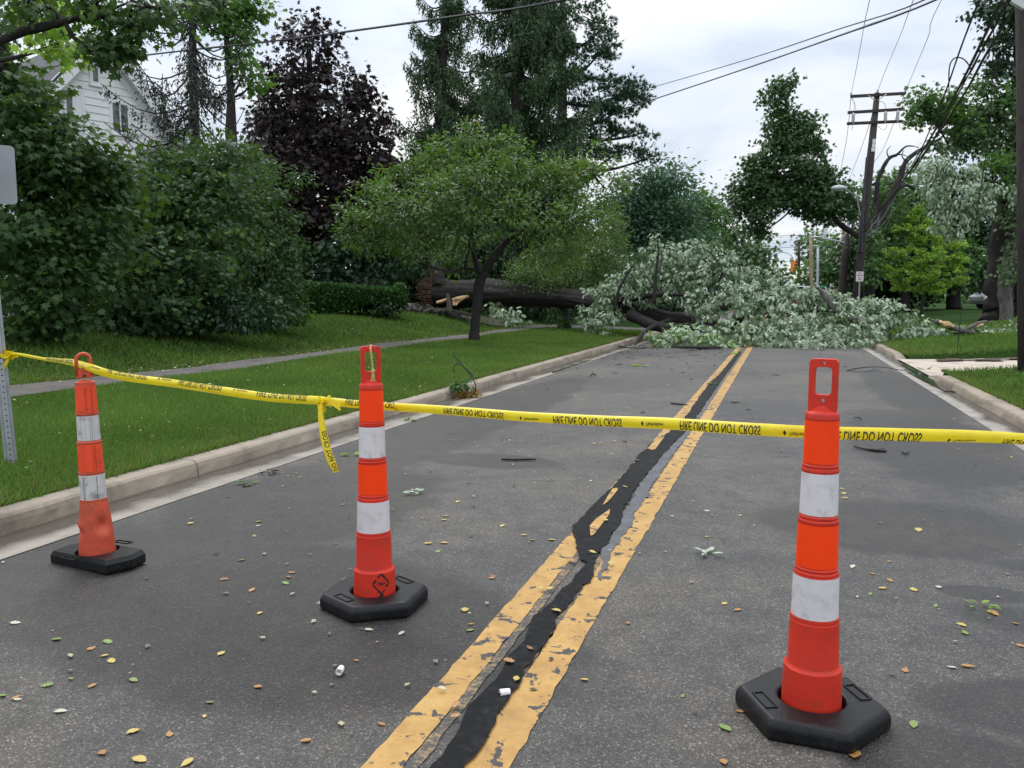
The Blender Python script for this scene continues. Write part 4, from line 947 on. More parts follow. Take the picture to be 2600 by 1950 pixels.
rw = MB()
for pts in ([(1190, 752), (1174, 755), (1160, 758), (1152, 766), (1152, 776)], [(1183, 754), (1165, 764), (1155, 775)], [(1108, 768), (1125, 764), (1140, 758)], [(1160, 757), (1150, 762)]):
    rw.tube([P(u, v, 31.6 + .1 * (i % 2)) for i, (u, v) in enumerate(pts)], [.05, .07, .06, .07, .03][:len(pts)], 5)
rw.build('splinter', M['rawwood'], ft)
rt = MB()
for k in range(46):
    u = 1030 + r_.random() * 150; q = drop(P(u, 792, 32 + r_.random())); 
    rt.tube([q + Vector((0, 0, .03)), q + Vector((r_.gauss(0, .3), r_.gauss(0, .2), .1 + .22 * r_.random())), q + Vector((r_.gauss(0, .6), r_.gauss(0, .3), .08))], [.07, .06, .02], 5)
rt.tube([P(1142, 790, 31.4), P(1140, 770, 31.4), P(1136, 745, 31.4)], [.12, .1, .05], 6)
rt.build('root_debris', M['bark_grey'], ft)
def bough(pts, rad, mat='bark_black', label=None):
    m = MB(); limb(m, pts, rad, 7, .02); o = m.build('branch', M[mat], ft, smooth_=True)
    if label: o['label'] = label
bough([P(1560, 768, 26.5), P(1640, 752, 25.8), P(1700, 748, 25.2), P(1745, 752, 24.8)], [.12, .09, .06, .03])
bough([P(1600, 800, 26), P(1680, 832, 24.8), P(1760, 830, 24.2), P(1850, 838, 23.6)], [.18, .15, .12, .06])
bough([P(1700, 815, 25.5), P(1640, 840, 24.2), P(1610, 880, 22.9)], [.1, .06, .03])
bough([P(1850, 830, 25), P(1930, 780, 24.6), P(1990, 740, 24.4), P(2040, 730, 24.2)], [.12, .09, .06, .03])
bough([P(2225, 825, 23.2), P(2150, 806, 23.2), P(2125, 792, 23.2), P(2105, 765, 23.2), P(2085, 738, 23.2), P(2070, 728, 23.2)], [.11, .12, .11, .09, .06, .03], 'bark_lime', 'thick mossy bough sticking up out of the leaves')
bough([P(2055, 790, 23), P(2090, 788, 23), P(2120, 792, 23)], [.05, .05, .03])
bough([P(1560, 790, 25.5), P(1570, 740, 25.5), P(1590, 700, 25.5), P(1610, 670, 25.5)], [.07, .05, .035, .02])
bough([P(1660, 770, 25), P(1665, 700, 25), P(1672, 640, 25), P(1668, 610, 25)], [.07, .05, .03, .015])
bough([P(1800, 800, 24.6), P(1820, 730, 24.6), P(1835, 690, 24.6)], [.06, .04, .02])
PILE = [(1555, 760, 26.6, 55, 62), (1530, 812, 26, 42, 34), (1600, 740, 26.4, 50, 50), (1640, 720, 26, 50, 58), (1664, 640, 26, 24, 32), (1690, 680, 26, 45, 40), (1720, 720, 25.4, 55, 50), (1740, 665, 25.4, 44, 32), (1790, 700, 25, 55, 55), (1800, 655, 25, 32, 30), (1850, 720, 24.8, 55, 50), (1870, 680, 24.6, 38, 26), (1790, 770, 24.4, 60, 42), (1880, 765, 24, 70, 52), (1940, 735, 24, 50, 35), (1960, 790, 23.6, 80, 50), (1830, 840, 23, 60, 36), (1900, 845, 22.7, 80, 38), (1990, 845, 22.5, 80, 38), (2040, 770, 23.8, 60, 36), (2050, 815, 23.2, 80, 46), (2090, 850, 22.4, 70, 34), (2130, 790, 23.4, 60, 40), (2160, 835, 22.6, 70, 38), (2200, 795, 23.4, 55, 35), (2190, 865, 22, 50, 20), (2250, 815, 23.2, 55, 40), (2290, 835, 23, 60, 32), (2330, 845, 23.2, 45, 24), (2010, 872, 21.9, 110, 16), (1860, 876, 22, 75, 14), (2120, 874, 21.9, 90, 14), (2090, 745, 23.6, 40, 20), (2240, 770, 23.6, 30, 22), (1480, 800, 28, 14, 30), (2000, 740, 23.8, 40, 22), (1640, 640, 26, 13, 26), (1700, 636, 25.6, 14, 26), (1738, 632, 25.2, 13, 24), (1775, 626, 25, 14, 28), (1818, 628, 24.9, 13, 24), (1610, 668, 26.2, 14, 24), (1862, 655, 24.7, 13, 22), (1560, 705, 26.8, 14, 26), (1910, 690, 24.4, 14, 20), (1530, 740, 27, 14, 22), (1668, 612, 25.9, 14, 24), (1960, 700, 24.2, 16, 18), (2010, 735, 24, 50, 30), (2060, 755, 23.8, 45, 28), (2130, 765, 23.6, 40, 26), (2180, 772, 23.6, 40, 26), (2215, 770, 23.6, 34, 24), (2262, 775, 23.6, 30, 24), (2285, 805, 23.4, 40, 26), (2345, 822, 23.4, 34, 24), (2390, 845, 23.3, 26, 14), (1760, 640, 25.2, 26, 24), (1830, 660, 24.8, 30, 24), (1690, 650, 25.8, 26, 30), (1600, 690, 26.3, 34, 30), (1520, 750, 27, 34, 40), (1500, 820, 26.6, 24, 26)]
Lv = Leaves(); tw = MB()
fill(Lv, [B(*x) for x in PILE], .135, k=2.6, clump=.12, droop=1.1, up=.15, spread=.4, inner=.3, flat=.8, clumpn=.35, minz=.0, jitter=.2, tvar=.6, per=(7, 15), twigs=(tw, 16, .008))
print('pile leaves', Lv.count())
Lv.build('crown', 'droop', L['silver'], ft); tw.build('twigs', M['bark_black'], ft)
def broken(name, label, base, blobs, leaf, mat, sticks, group, k=3.2, **o):
    return tree(name, label, 'branch', base, sticks, [([B(*x) for x in blobs], leaf * 1.25, 'droop', mat, dict(dict(k=k, clump=.13, droop=.9, up=.2, spread=.4, clumpn=.35, per=(7, 15), minz=base.z), **o))], group, barkm='bark_black', twig_n=9, twig_r=.006, link_r=.018, sides=6)
GB = 'broken branches lying around the fallen tree'
broken('broken_branch', 'fresh light green branch lying on the road in front of the fallen trunk', G(1740, 884), [(1690, 862, 21.9, 42, 22), (1745, 858, 21.9, 50, 26), (1800, 866, 21.8, 40, 18), (1820, 874, 21.6, 50, 10), (1720, 842, 22.2, 40, 20)], .12, 'silver_green', [([G(1830, 882, .05), G(1760, 882, .08), G(1705, 880, .15)], [.03, .03, .015])], GB)
b0 = drop(P(2510, 850, 23))
broken('broken_branch', 'pale leaved branch on the right lawn below the old silver maple', b0, [(2480, 842, 23, 40, 14), (2540, 836, 23, 45, 20), (2580, 830, 23, 36, 18), (2440, 846, 23, 30, 10), (2560, 848, 22.6, 50, 10)], .125, 'silver', [([P(2570, 848, 23), P(2480, 848, 23), P(2420, 845, 23)], [.03, .03, .02])], GB)
b0 = drop(T(1290, 815))
broken('broken_branch', 'grey green leafy branch hanging below the fallen trunk on the left lawn', b0, [(1290, 800, 26.5, 32, 22), (1310, 815, 26.2, 26, 14), (1268, 785, 26.8, 22, 14)], .125, 'silver', [([P(1300, 815, 26.4), P(1285, 790, 26.6), P(1270, 770, 27)], [.02, .02, .015])], GB)
# split limb with pale wood on the right lawn
b0 = drop(P(2420, 840, 22.6)); sl = thing('split_limb', 'split limb with a pale torn end and upturned fork on the right lawn', 'branch', b0, GB)
m = MB(); limb(m, [P(2375, 815, 22.6), P(2410, 828, 22.6), P(2440, 838, 22.6), P(2470, 845, 22.6)], [.06, .09, .08, .05], 8)
limb(m, [P(2445, 840, 22.6), P(2470, 828, 22.6), P(2482, 820, 22.6), P(2505, 814, 22.6)], [.06, .05, .04, .015], 7)
limb(m, [P(2482, 822, 22.6), P(2500, 818, 22.5), P(2525, 816, 22.5)], [.03, .025, .01], 6)
m.build('limb', M['bark_lime'], sl, smooth_=True)
for a, b, r0 in (((2388, 818), (2420, 829), .10), ((2390, 822), (2412, 830), .08), ((2391, 824), (2387, 814), .05), ((2480, 830), (2497, 823), .04)):
    m = MB(); m.tube([P(a[0], a[1], 22.45), P((a[0] + b[0]) / 2, (a[1] + b[1]) / 2 - 1, 22.4), P(b[0], b[1], 22.45)], [r0 * .4, r0, r0 * .5], 5)
    m.build('torn_end', M['rawwood'], sl)

# ================================================================== WHITE HOUSE
def house():
    D0 = 34.0
    pk = P(250, 88, D0)                      # gable peak
    fw = _ROT @ Vector((0, 0, -1)); fw.z = 0; fw.normalize(); rt_ = Vector((fw.y, -fw.x, 0))
    ux = rt_ * math.sin(R(38)) + fw * math.cos(R(38))       # along the gable wall, receding to the right
    nrm = Vector((ux.y, -ux.x, 0))                          # out of the wall, towards the road
    if nrm.dot(CAM - pk) < 0: nrm = -nrm
    zg = .45; base = Vector((pk.x, pk.y, zg))
    root = thing('white_house', 'white sided gabled house with grey roof peeking over the big shrubs', 'house', base)
    HW, slope = 4.3, 1.16
    ze = pk.z - HW * slope; depth = 9
    at = lambda t, z, o=0.0: Vector((pk.x, pk.y, 0)) + ux * t + nrm * o + Vector((0, 0, z))
    w = MB()
    A = [at(-HW, zg), at(HW, zg), at(HW, ze), at(0, pk.z), at(-HW, ze)]; Bk = [p - nrm * depth for p in A]
    w.add(A + Bk, [(0, 1, 2, 3, 4), (9, 8, 7, 6, 5), (0, 5, 6, 1), (1, 6, 7, 2), (4, 9, 5, 0)])
    # lapped siding boards on the gable face, each tilted a little
    z = zg; st_ = .30
    while z < pk.z - .25:
        hw0 = HW if z < ze else (pk.z - z) / slope; z1 = z + st_; hw1 = HW if z1 < ze else max(.05, (pk.z - z1) / slope)
        w.add([at(-hw0, z, .045), at(hw0, z, .045), at(hw1, z1, .012), at(-hw1, z1, .012), at(-hw0, z, .004), at(hw0, z, .004)], [(0, 1, 2, 3), (4, 5, 1, 0)])
        z = z1
    w.build('wall', M['white_siding'], root)
    rf = MB()
    for s in (-1, 1):
        o0, o1 = .45, .45
        e0 = at(s * (HW + .5), ze - .5 * slope, .5); p0 = at(0, pk.z, .5); th = Vector((0, 0, .16))
        q = [p0, e0, e0 - nrm * (depth + 1), p0 - nrm * (depth + 1)]
        rf.add([x + Vector((0, 0, .02)) for x in q] + [x + th for x in q], [(0, 1, 2, 3), (7, 6, 5, 4), (0, 4, 5, 1), (1, 5, 6, 2), (2, 6, 7, 3)])
    rf.build('roof', M['roof'], root)
    tr = MB()
    for s in (-1, 1):
        d = (at(s * (HW + .5), ze - .5 * slope) - at(0, pk.z)).normalized()
        up = Vector((0, 0, 1)); wv = (up - d * up.dot(d)).normalized()
        for o, hgt, dz in ((.525, .30, -.02), (.50, .16, .14)):
            a = at(0, pk.z, o) + wv * (dz - hgt); b = at(s * (HW + .5), ze - .5 * slope, o) + wv * (dz - hgt)
            tr.add([a, b, b + wv * hgt, a + wv * hgt, a - nrm * .05, b - nrm * .05, b + wv * hgt - nrm * .05, a + wv * hgt - nrm * .05], [(0, 1, 2, 3), (7, 6, 5, 4), (0, 4, 5, 1), (3, 2, 6, 7)])
        # soffit
        a = at(0, pk.z - .28, .47); b = at(s * (HW + .5), ze - .5 * slope - .28, .47)
        tr.add([a, b, b - nrm * .45, a - nrm * .45], [(0, 1, 2, 3)])
        # frieze board on the wall under the soffit
        a = at(0, pk.z - .35, .06); b = at(s * HW, ze - .35, .06)
        tr.add([a, b, b - Vector((0, 0, .42)), a - Vector((0, 0, .42))], [(0, 1, 2, 3)])
    tr.build('rake_trim', M['white_trim'], root)
    def hit(u, v):
        r = ray(u, v); k = (pk - CAM).dot(nrm) / r.dot(nrm); p = CAM + r * k
        return (p - pk).dot(ux), p.z
    def window(px0, px1, vt, vb, mull=True, blind=False):
        t0, zt0 = hit(px0, vt); t1, _ = hit(px1, vt); _, zb = hit((px0 + px1) / 2, vb); zt1 = zt0
        f = MB()
        def fr(a0, a1, b0, b1, o=.075):
            f.add([at(a0, b0, o), at(a1, b0, o), at(a1, b1, o), at(a0, b1, o), at(a0, b0, .0), at(a1, b0, .0), at(a1, b1, .0), at(a0, b1, .0)], [(0, 1, 2, 3), (0, 4, 5, 1), (1, 5, 6, 2), (2, 6, 7, 3), (3, 7, 4, 0)])
        k = .13
        fr(t0 - k, t0, zb - k, zt1 + k); fr(t1, t1 + k, zb - k, zt1 + k); fr(t0, t1, zt1, zt1 + k); fr(t0, t1, zb - k, zb); fr(t0 - k - .04, t1 + k + .04, zb - k - .06, zb - k, .12)
        if mull: fr((t0 + t1) / 2 - .03, (t0 + t1) / 2 + .03, zb, zt1, .065)
        fo = f.build('window', M['white_trim'], root)
        g = MB(); g.add([at(t0, zb, .055), at(t1, zb, .055), at(t1, zt1, .055), at(t0, zt1, .055)], [(0, 1, 2, 3)]); g.build('pane', M['glass'], fo)
        if blind:
            g = MB(); g.add([at((t0 * .6 + t1 * .4), zb, .06), at(t1, zb, .06), at(t1, zt1, .06), at((t0 * .6 + t1 * .4), zt1, .06)], [(0, 1, 2, 3)]); g.build('blind', M['white_trim'], fo)
    window(233, 246, 170, 208, False); window(283, 321, 262, 334); window(165, 203, 228, 290, False, True)
house()

# ================================================================== CARS (glimpsed)
def car(label, loc, rz, paint_, suv=False):
    root = thing('parked_car', label, 'car', loc, rz=rz)
    H = 1.7 if suv else 1.42; Lh = 2.25; W = .88
    lo = [(-Lh, .35), (-Lh - .02, .62), (-Lh + .05, .88 if not suv else 1.0), (-1.1, .95 if not suv else 1.05), (1.0, .95), (1.75, .88 if not suv else 1.0), (Lh, .74), (Lh + .03, .5), (Lh - .05, .3)]
    hi = [(-Lh + (.12 if suv else .55), .93), (-1.55 if suv else -1.15, H - .04), (-.3, H), (.35, H - .05), (1.15, .95)]
    def ext(prof, w0, w1, top=None):
        m = MB(); n = len(prof)
        ws = [w0 if z < 1.0 else w0 + (w1 - w0) * (z - 1.0) / max(.01, H - 1.0) for _, z in prof]
        vs_ = [(x, -w, z) for (x, z), w in zip(prof, ws)] + [(x, w, z) for (x, z), w in zip(prof, ws)]
        m.add(vs_, [tuple(range(n)), tuple(range(n, 2 * n))[::-1]] + [(i, n + i, n + (i + 1) % n, (i + 1) % n) for i in range(n)]); return m
    ext(lo, W, W).build('body', paint_, root, local=True, bevel=.06)
    ext(hi, W - .04, W - .2).build('cabin', paint_, root, local=True, bevel=.04)
    g = MB()
    for s in (-1, 1):
        a = [(x * .93 - .02, z) for x, z in hi]; a = [(x, .99 if z < 1 else z - .07) for x, z in a]
        y = lambda z: s * (W - .035 - .16 * max(0, (z - 1)) / (H - 1.0) + .012)
        g.add([(x, y(z), z) for x, z in a], [tuple(range(5)) if s < 0 else tuple(range(5))[::-1]])
    for (p, q) in ((hi[3], hi[4]), (hi[1], hi[0])):
        nx = .012 if p[0] > 0 else -.012; t = lambda f: (p[0] + (q[0] - p[0]) * f + nx, p[1] + (q[1] - p[1]) * f + .012)
        a, b = t(.1), t(.92); g.add([(a[0], -.6, a[1]), (a[0], .6, a[1]), (b[0], .72, b[1]), (b[0], -.72, b[1])], [(0, 1, 2, 3)])
    g.build('windows', M['glass'], root, local=True)
    for x in (-1.4, 1.4):
        for s in (-1, 1):
            m = MB(); m.lathe([(.0, -.1), (.3, -.1), (.33, -.06), (.33, .06), (.3, .1), (.0, .1)], n=20)
            m.v = [(x + p[0], s * .82 + p[2] * s, .33 + p[1]) for p in m.v]; wh = m.build('wheel', M['tyre'], root, local=True)
            m = MB(); m.lathe([(0, .105), (.2, .105), (.21, .09)], n=16); m.v = [(x + p[0], s * .82 + p[2] * s, .33 + p[1]) for p in m.v]; m.build('rim', M['metal'], wh, local=True)
    for s in (-1, 1):
        m = MB(); m.box((Lh - .02, s * .62, .68), (.1, .3, .13)); m.build('headlight', M['sign_white'], root, local=True)
        m = MB(); m.box((-Lh + .02, s * .66, .8), (.1, .25, .16)); m.build('tail_light', M['sign_red'], root, local=True)
    return root
q = P(925, 790, 38); car('white car half hidden behind the clipped hedge', (q.x, q.y, .15), R(188), M['car_white'])
q = P(1215, 780, 41); car('red car glimpsed under the fallen trunk', (q.x, q.y, .35), R(185), M['car_red'])
q = P(2572, 750, 50); car('white car partly hidden by the old silver maple trunks', (q.x, q.y, .6), R(200), M['car_white'], True)
q = P(2030, 735, 92); car('red car far down the road below the traffic signals', (q.x, q.y, .0), R(90), M['car_red'])
def van():
    q = P(2052, 735, 88); root = thing('white_van', 'white box van far down the road behind the leaf pile', 'van', (q.x, q.y, 0), rz=R(90))
    m = MB(); m.box((-.6, 0, 1.45), (3.6, 2.1, 2.0)); m.build('cargo_box', M['car_white'], root, local=True, bevel=.05)
    m = MB(); m.box((1.9, 0, .95), (1.6, 1.9, 1.0)); m.prism([(1.25, -.9), (2.35, -.9), (2.35, .9), (1.25, .9)], 1.45, 1.95); m.build('cab', M['car_white'], root, local=True, bevel=.08)
    for x in (-1.4, 1.7):
        for s in (-1, 1):
            m = MB(); m.lathe([(.0, -.12), (.36, -.12), (.36, .12), (.0, .12)], n=16); m.v = [(x + p[0], s * .85 + p[2], .36 + p[1]) for p in m.v]; m.build('wheel', M['tyre'], root, local=True)
van()

# ================================================================== POLES
def pole_line(a, b, r0, r1): 
    m = MB(); m.tube([a, a.lerp(b, .35), a.lerp(b, .7), b], [r0, r0 * .9, r0 * .75 + r1 * .25, r1], 12); return m
def tall_pole():
    top = P(2227, 237, 36.7); bot = P(2181, 690, 36.7); d = (bot - top); k = (top.z - .1) / -d.z; bot = top + d * k
    root = thing('utility_pole', 'leaning wooden utility pole with three crossarms beside the broken maple', 'utility pole', bot)
    pole_line(bot, top, .19, .12).build('shaft', M['polewood'], root, smooth_=True)
    D = 36.55
    def arm(a, b): 
        m = MB(); A, B_ = P(*a, D), P(*b, D); ax = (B_ - A); ln = ax.length; rot = ax.to_track_quat('X', 'Z').to_matrix(); m.box((A + B_) / 2, (ln, .10, .12), rot); return m.build('crossarm', M['polewood'], root)
    arm((2160, 245), (2299, 237)); arm((2153, 286), (2296, 277)); arm((2151, 314), (2291, 308))
    br = MB()
    for a, b in (((2204, 242), (2222, 255)), ((2251, 239), (2230, 255))): br.tube([P(*a, 36.45), P(*b, 36.45)], .022, 5)
    br.build('brace', M['porcelain'], root)
    for u0, v0, u1, v1 in ((2167, 287, 2166, 312), (2249, 283, 2248, 309), (2280, 281, 2279, 308)):
        m = MB(); a, b = P(u0, v0, 36.4), P(u1, v1, 36.4)
        pts = [a.lerp(b, t) for t in (0, .06, .1, .25, .3, .5, .55, .75, .8, .92, .96, 1, 1.14)]
        m.tube(pts, [.035, .06, .07, .075, .065, .075, .065, .075, .065, .07, .05, .035, .03], 10); m.build('cutout', M['porcelain'], root, smooth_=True)
    for u, v in ((2161, 240), (2228, 232), (2299, 233)):
        m = MB(); c = P(u, v + 3, D); m.lathe([(.02, -.02), (.06, 0), (.03, .05), (.05, .09), (.02, .14), (0, .15)], c, 10); m.build('insulator', M['porcelain'], root, smooth_=True)
    m = MB()
    for k in range(3): m.box(P(2220 - k * 1.5, 358 + k * 11, 36.5), (.14, .05, .17))
    m.build('number_plate', M['sign_white'], root)
    m = MB(); m.tube([P(2201, 400, 36.45), P(2195, 470, 36.4), P(2190, 560, 36.4), P(2188, 640, 36.4)], .05, 6); m.tube([P(2196, 520, 36.5), P(2186, 560, 36.5), P(2180, 640, 36.5)], .06, 6)
    m.build('conduit', M['wire'], root)
    def jump(pts): m2 = MB(); pp = [P(u, v, 36.4) for u, v in pts]; limb(m2, pp, [.010] * len(pp), 4, 0); return m2
    j = MB()
    for pts in ([(2161, 246), (2170, 262), (2174, 282)], [(2160, 250), (2168, 258), (2169, 283)], [(2166, 316), (2162, 330), (2165, 322)], [(2232, 256), (2245, 262), (2250, 277)], [(2226, 318), (2242, 330), (2250, 324), (2252, 316)], [(2283, 314), (2287, 326), (2295, 318), (2303, 298)]):
        pp = [P(u, v, 36.4) for u, v in pts]; limb(j, pp, [.010] * len(pp), 4, 0)
    j.build('jumper', M['wire_grey'], root)
tall_pole()
def near_pole():
    a = P(2616, 942, 12.6); a.z = float(zt(a.x, a.y)); q = P(2607, 0, 12.6); top = a + (q - a) * ((10.6 - a.z) / (q.z - a.z))
    root = thing('utility_pole', 'dark utility pole cut by the right edge of the picture', 'utility pole', a)
    pole_line(a + Vector((0, 0, -.05)), top, .165, .12).build('shaft', M['polewood'], root, smooth_=True)
    m = MB(); m.box((top.x, top.y - .15, 10.1), (2.5, .1, .12)); m.build('crossarm', M['polewood'], root)
    m = MB(); m.box(P(2588, 6, 12.4), (.22, .1, .12), Matrix.Rotation(R(35), 3, 'Y')); m.build('cable_box', M['lamp_grey'], root)
    return a, top
np_a, np_top = near_pole()
def far_pole(label, ub, ut, vt, d, r, mat, arms=(), light=None, vb=760):
    a = P(ub, vb, d); a.z = max(0.0, float(zt(a.x, a.y))); t = P(ut, vt, d)
    root = thing('utility_pole', label, 'utility pole', a, 'poles along the right side of the road')
    pole_line(a, t, r, r * .75).build('shaft', M[mat], root, smooth_=True)
    for (u0, v0, u1, v1) in arms:
        m = MB(); A, B_ = P(u0, v0, d - .2), P(u1, v1, d - .2); m.box((A + B_) / 2, ((B_ - A).length, .12, .14), (B_ - A).to_track_quat('X', 'Z').to_matrix()); m.build('crossarm', M[mat], root)
    if light:
        pts, lu, lv, w = light
        m = MB(); m.tube([P(u, v, d - .3 - .1 * i) for i, (u, v) in enumerate(pts)], .05, 6); m.build('lamp_arm', M['lamp_grey'], root)
        c = P(lu, lv, d - .5); m = MB(); m.lathe([(0, -.14), (.55, -.10), (.8, -.02), (.9, .03), (.7, .14), (.3, .2), (0, .22)], n=14)
        m.v = [(c.x + p[0] * w, c.y + p[1] * w * .45, c.z + p[2] * w * .8) for p in m.v]; m.build('lamp_head', M['lamp_grey'], root, smooth_=True)
    return root
far_pole('thick weathered pole with a street lamp arm, hidden at its foot by the leaf pile', 2134, 2150, 600, 50, .24, 'polewood', light=([(2144, 616), (2115, 610), (2085, 605)], 2072, 603, .42))
far_pole('slim dark pole leaning behind the hanging maple foliage', 2150, 2170, 520, 58, .14, 'polewood')
far_pole('pale bare pole standing behind the thick street lamp pole', 2140, 2143, 565, 62, .17, 'polewood_pale', arms=((2120, 468 + 0, 2172, 468),) if False else ())
far_pole('pale orange wooden pole near the hanging signals', 2063, 2058, 596, 85, .19, 'polewood_pale')
far_pole('short grey pole between the pale one and the tall crossarm pole', 2075, 2077, 628, 90, .16, 'metal', light=([(2077, 630), (2074, 627)], 2071, 624, .4))
far_pole('tall grey pole with one crossarm in the far distance', 2091, 2096, 558, 100, .2, 'metal', arms=((2077, 570, 2108, 569), ))
far_pole('dark far pole with three crossarms behind the traffic signal', 2029, 2028, 611, 112, .22, 'polewood', arms=((2016, 613, 2033, 613), (2016, 643, 2036, 643), (2020, 659, 2040, 658)))
far_pole('pale pole top with crossarm seen over the lamp head', 2155, 2154, 464, 66, .14, 'metal', arms=((2136, 469, 2172, 469),))
# street lamp reaching out of the broken foliage
q = P(2185, 560, 39.5); 
root = thing('street_lamp', 'pale street lamp head poking out of the dark hanging foliage', 'street lamp', q)
m = MB(); m.tube([P(2187, 560, 39.5), P(2175, 500, 39.3), P(2150, 482, 39), P(2136, 479, 38.8)], .03, 6); m.build('arm', M['metal'], root)
c = P(2129, 478, 38.7); m = MB(); m.lathe([(0, -.14), (.5, -.12), (.8, -.03), (.85, .03), (.6, .13), (.3, .17), (0, .19)], n=16)
m.v = [(c.x + p[0] * .42, c.y + p[1] * .25, c.z + p[2] * .8) for p in m.v]; m.build('lamp_head', M['lamp_grey'], root, smooth_=True)

# ================================================================== WIRES
def wire(label, pts, r, sag=0.0, mat='wire', group='overhead wires'):
    m = MB()
    if len(pts) == 2:
        a, b = pts; pts = [a.lerp(b, t) + Vector((0, 0, -sag * 4 * t * (1 - t))) for t in np.linspace(0, 1, 25)]
        m.tube(pts, r, 5)
    else: limb(m, pts, [r] * len(pts), 5, 0)
    off = pts[0]; o = m.build('overhead_wire', M[mat]); tag(o, label, 'wire', group); return o
wire('thick black service cable crossing in front of the house and purple maple', [P(30, 186, 34), P(127, 170, 33), P(430, 133, 27), P(700, 104, 23), P(950, 71, 20), P(1180, 38, 17.8), P(1430, 0, 16), Vector((np_top.x, np_top.y, 7.4))], .028)
wire('thinner grey wire running from the pine up to the right', [P(1500, 262, 48), P(1644, 225, 42), P(1900, 150, 29), P(2120, 77, 21), P(2346, 0, 16), Vector((np_top.x, np_top.y, 6.9))], .016, mat='wire_grey')
wire('lower of the two grey cables slanting over the road from the pine', [P(1480, 306, 47), P(1617, 266, 42), P(1870, 182, 29), P(2110, 98, 21), P(2375, 0, 16), Vector((np_top.x, np_top.y, 6.7))], .026, mat='wire_grey')
for (u, v, pts, nm) in ((2161, 240, [(2173, 180), (2188, 100), (2208, 0)], 'left'), (2228, 232, [(2252, 170), (2288, 85), (2319, 0)], 'middle'), (2299, 233, [(2325, 170), (2358, 90), (2390, 0)], 'right')):
    lab = {'left': 'thin wire rising from the left end of the top crossarm', 'middle': 'thin wire rising from the tip of the utility pole', 'right': 'thin wire rising from the right end of the top crossarm'}[nm]
    ds = [36.6, 31, 25, 20.5]; dx = {'left': -1.2, 'middle': 0, 'right': 1.2}[nm]
    wire(lab, [P(u, v, 36.5)] + [P(a, b, d) for (a, b), d in zip(pts, ds[1:])] + [Vector((np_top.x + dx, np_top.y - .15, 10.3))], .009, mat='wire_grey')
for (p, lab) in (([(2161, 243, 36.7), (2150, 350, 43), (2132, 440, 55), (2110, 520, 80), (2094, 563, 100)], 'thin wire falling from the left end of the top crossarm into the foliage'),
                 ([(2215, 290, 36.9), (2196, 350, 42), (2170, 420, 52), (2150, 470, 66)], 'thin wire falling away behind the utility pole on its left'),
                 ([(2296, 240, 36.7), (2266, 320, 42), (2232, 395, 52), (2172, 468, 66)], 'thin wire falling from the right end of the top crossarm behind the pole')):
    wire(lab, [P(*x) for x in p], .012, mat='wire_grey')
BUN = [('uppermost black cable of the tangled bundle leaving the right edge', [(2486, 0, 14.5), (2440, 120, 17), (2400, 235, 21), (2365, 320, 25.5), (2333, 389, 30), (2290, 450, 34), (2200, 540, 36.6)], .013),
       ('thick black cable in the middle of the tangled bundle', [(2544, 0, 13.5), (2505, 80, 15.5), (2462, 169, 18.5), (2420, 250, 22), (2381, 319, 25.5), (2320, 419, 30), (2275, 482, 34), (2196, 575, 36.6)], .022),
       ('second thick black cable twisted beside the middle one', [(2556, 10, 13.5), (2522, 75, 15.5), (2480, 150, 18.2), (2440, 225, 21.5), (2400, 300, 25), (2345, 395, 29), (2290, 470, 33), (2197, 565, 36.6)], .014),
       ('lowest thick black cable of the tangled bundle', [(2581, 6, 13), (2545, 70, 15), (2501, 142, 17.5), (2450, 235, 21), (2381, 340, 25.5), (2330, 410, 30), (2284, 470, 34), (2195, 590, 36.6)], .020),
       ('slack thin cable crossing low in front of the silver leaves', [(2575, 60, 13), (2556, 120, 14.5), (2520, 200, 17), (2480, 290, 20), (2440, 360, 23), (2411, 407, 25), (2340, 500, 29), (2270, 580, 33), (2192, 650, 36.6)], .010),
       ('hanging loop of thin cable drooping over the bundle', [(2410, 250, 21), (2409, 200, 21), (2412, 165, 21), (2425, 147, 21), (2445, 149, 20.5), (2460, 165, 20), (2466, 180, 19.5)], .010),
       ('loose thin cable hanging straight down in front of the driveway', [(2525, 20, 14), (2522, 110, 14.5), (2515, 300, 15), (2490, 480, 15.5), (2465, 650, 16), (2440, 800, 16.5), (2428, 925, 17)], .006),
       ('fraying thin strand beside the thick bundle cables', [(2520, 75, 16), (2500, 110, 17), (2470, 175, 18.5), (2448, 205, 20), (2430, 235, 21)], .008)]
bd = lambda v: 1 / (.0794 - .0521 * min(1, max(0, (v + 50) / 625)))
for lab, pts, r in BUN: wire(lab, [P(p[0], p[1], bd(p[1]) if 'straight down' not in lab else p[2]) for p in pts], r * 1.25, mat='wire', group='tangled cables at the right')
tn = MB(); r_ = random.Random(9)
for k in range(12):
    a = P(2192 + r_.gauss(0, 6), 560 + r_.random() * 60, 36.2); b = P(2230 + r_.random() * 50, 500 + r_.random() * 100, 37 + r_.random())
    md = a.lerp(b, .5) + Vector((r_.gauss(0, .3), 0, -.2 - .3 * r_.random())); limb(tn, [a, md, b], [.006] * 3, 4, 0)
tag(tn.build('cable_tangle', M['wire_grey']), 'nest of slack thin cables between the utility pole and the broken limb', 'wire', 'tangled cables at the right')
for lab, pts in (('upper drooping wire between the far poles', [(2095, 655, 100), (2115, 658, 80), (2136, 640, 50)]), ('lower drooping wire between the far poles', [(2095, 668, 100), (2118, 668, 80), (2134, 650, 50)]), ('high thin wire crossing the far sky', [(1940, 600, 110), (2060, 597, 110)]), ('second thin wire crossing the far sky', [(1945, 631, 110), (2020, 627, 110)])):
    wire(lab, [P(*p) for p in pts] + ([P(pts[-1][0] + 1, pts[-1][1], pts[-1][2])] if len(pts) < 3 else []), .03, mat='wire_grey', group='far wires')

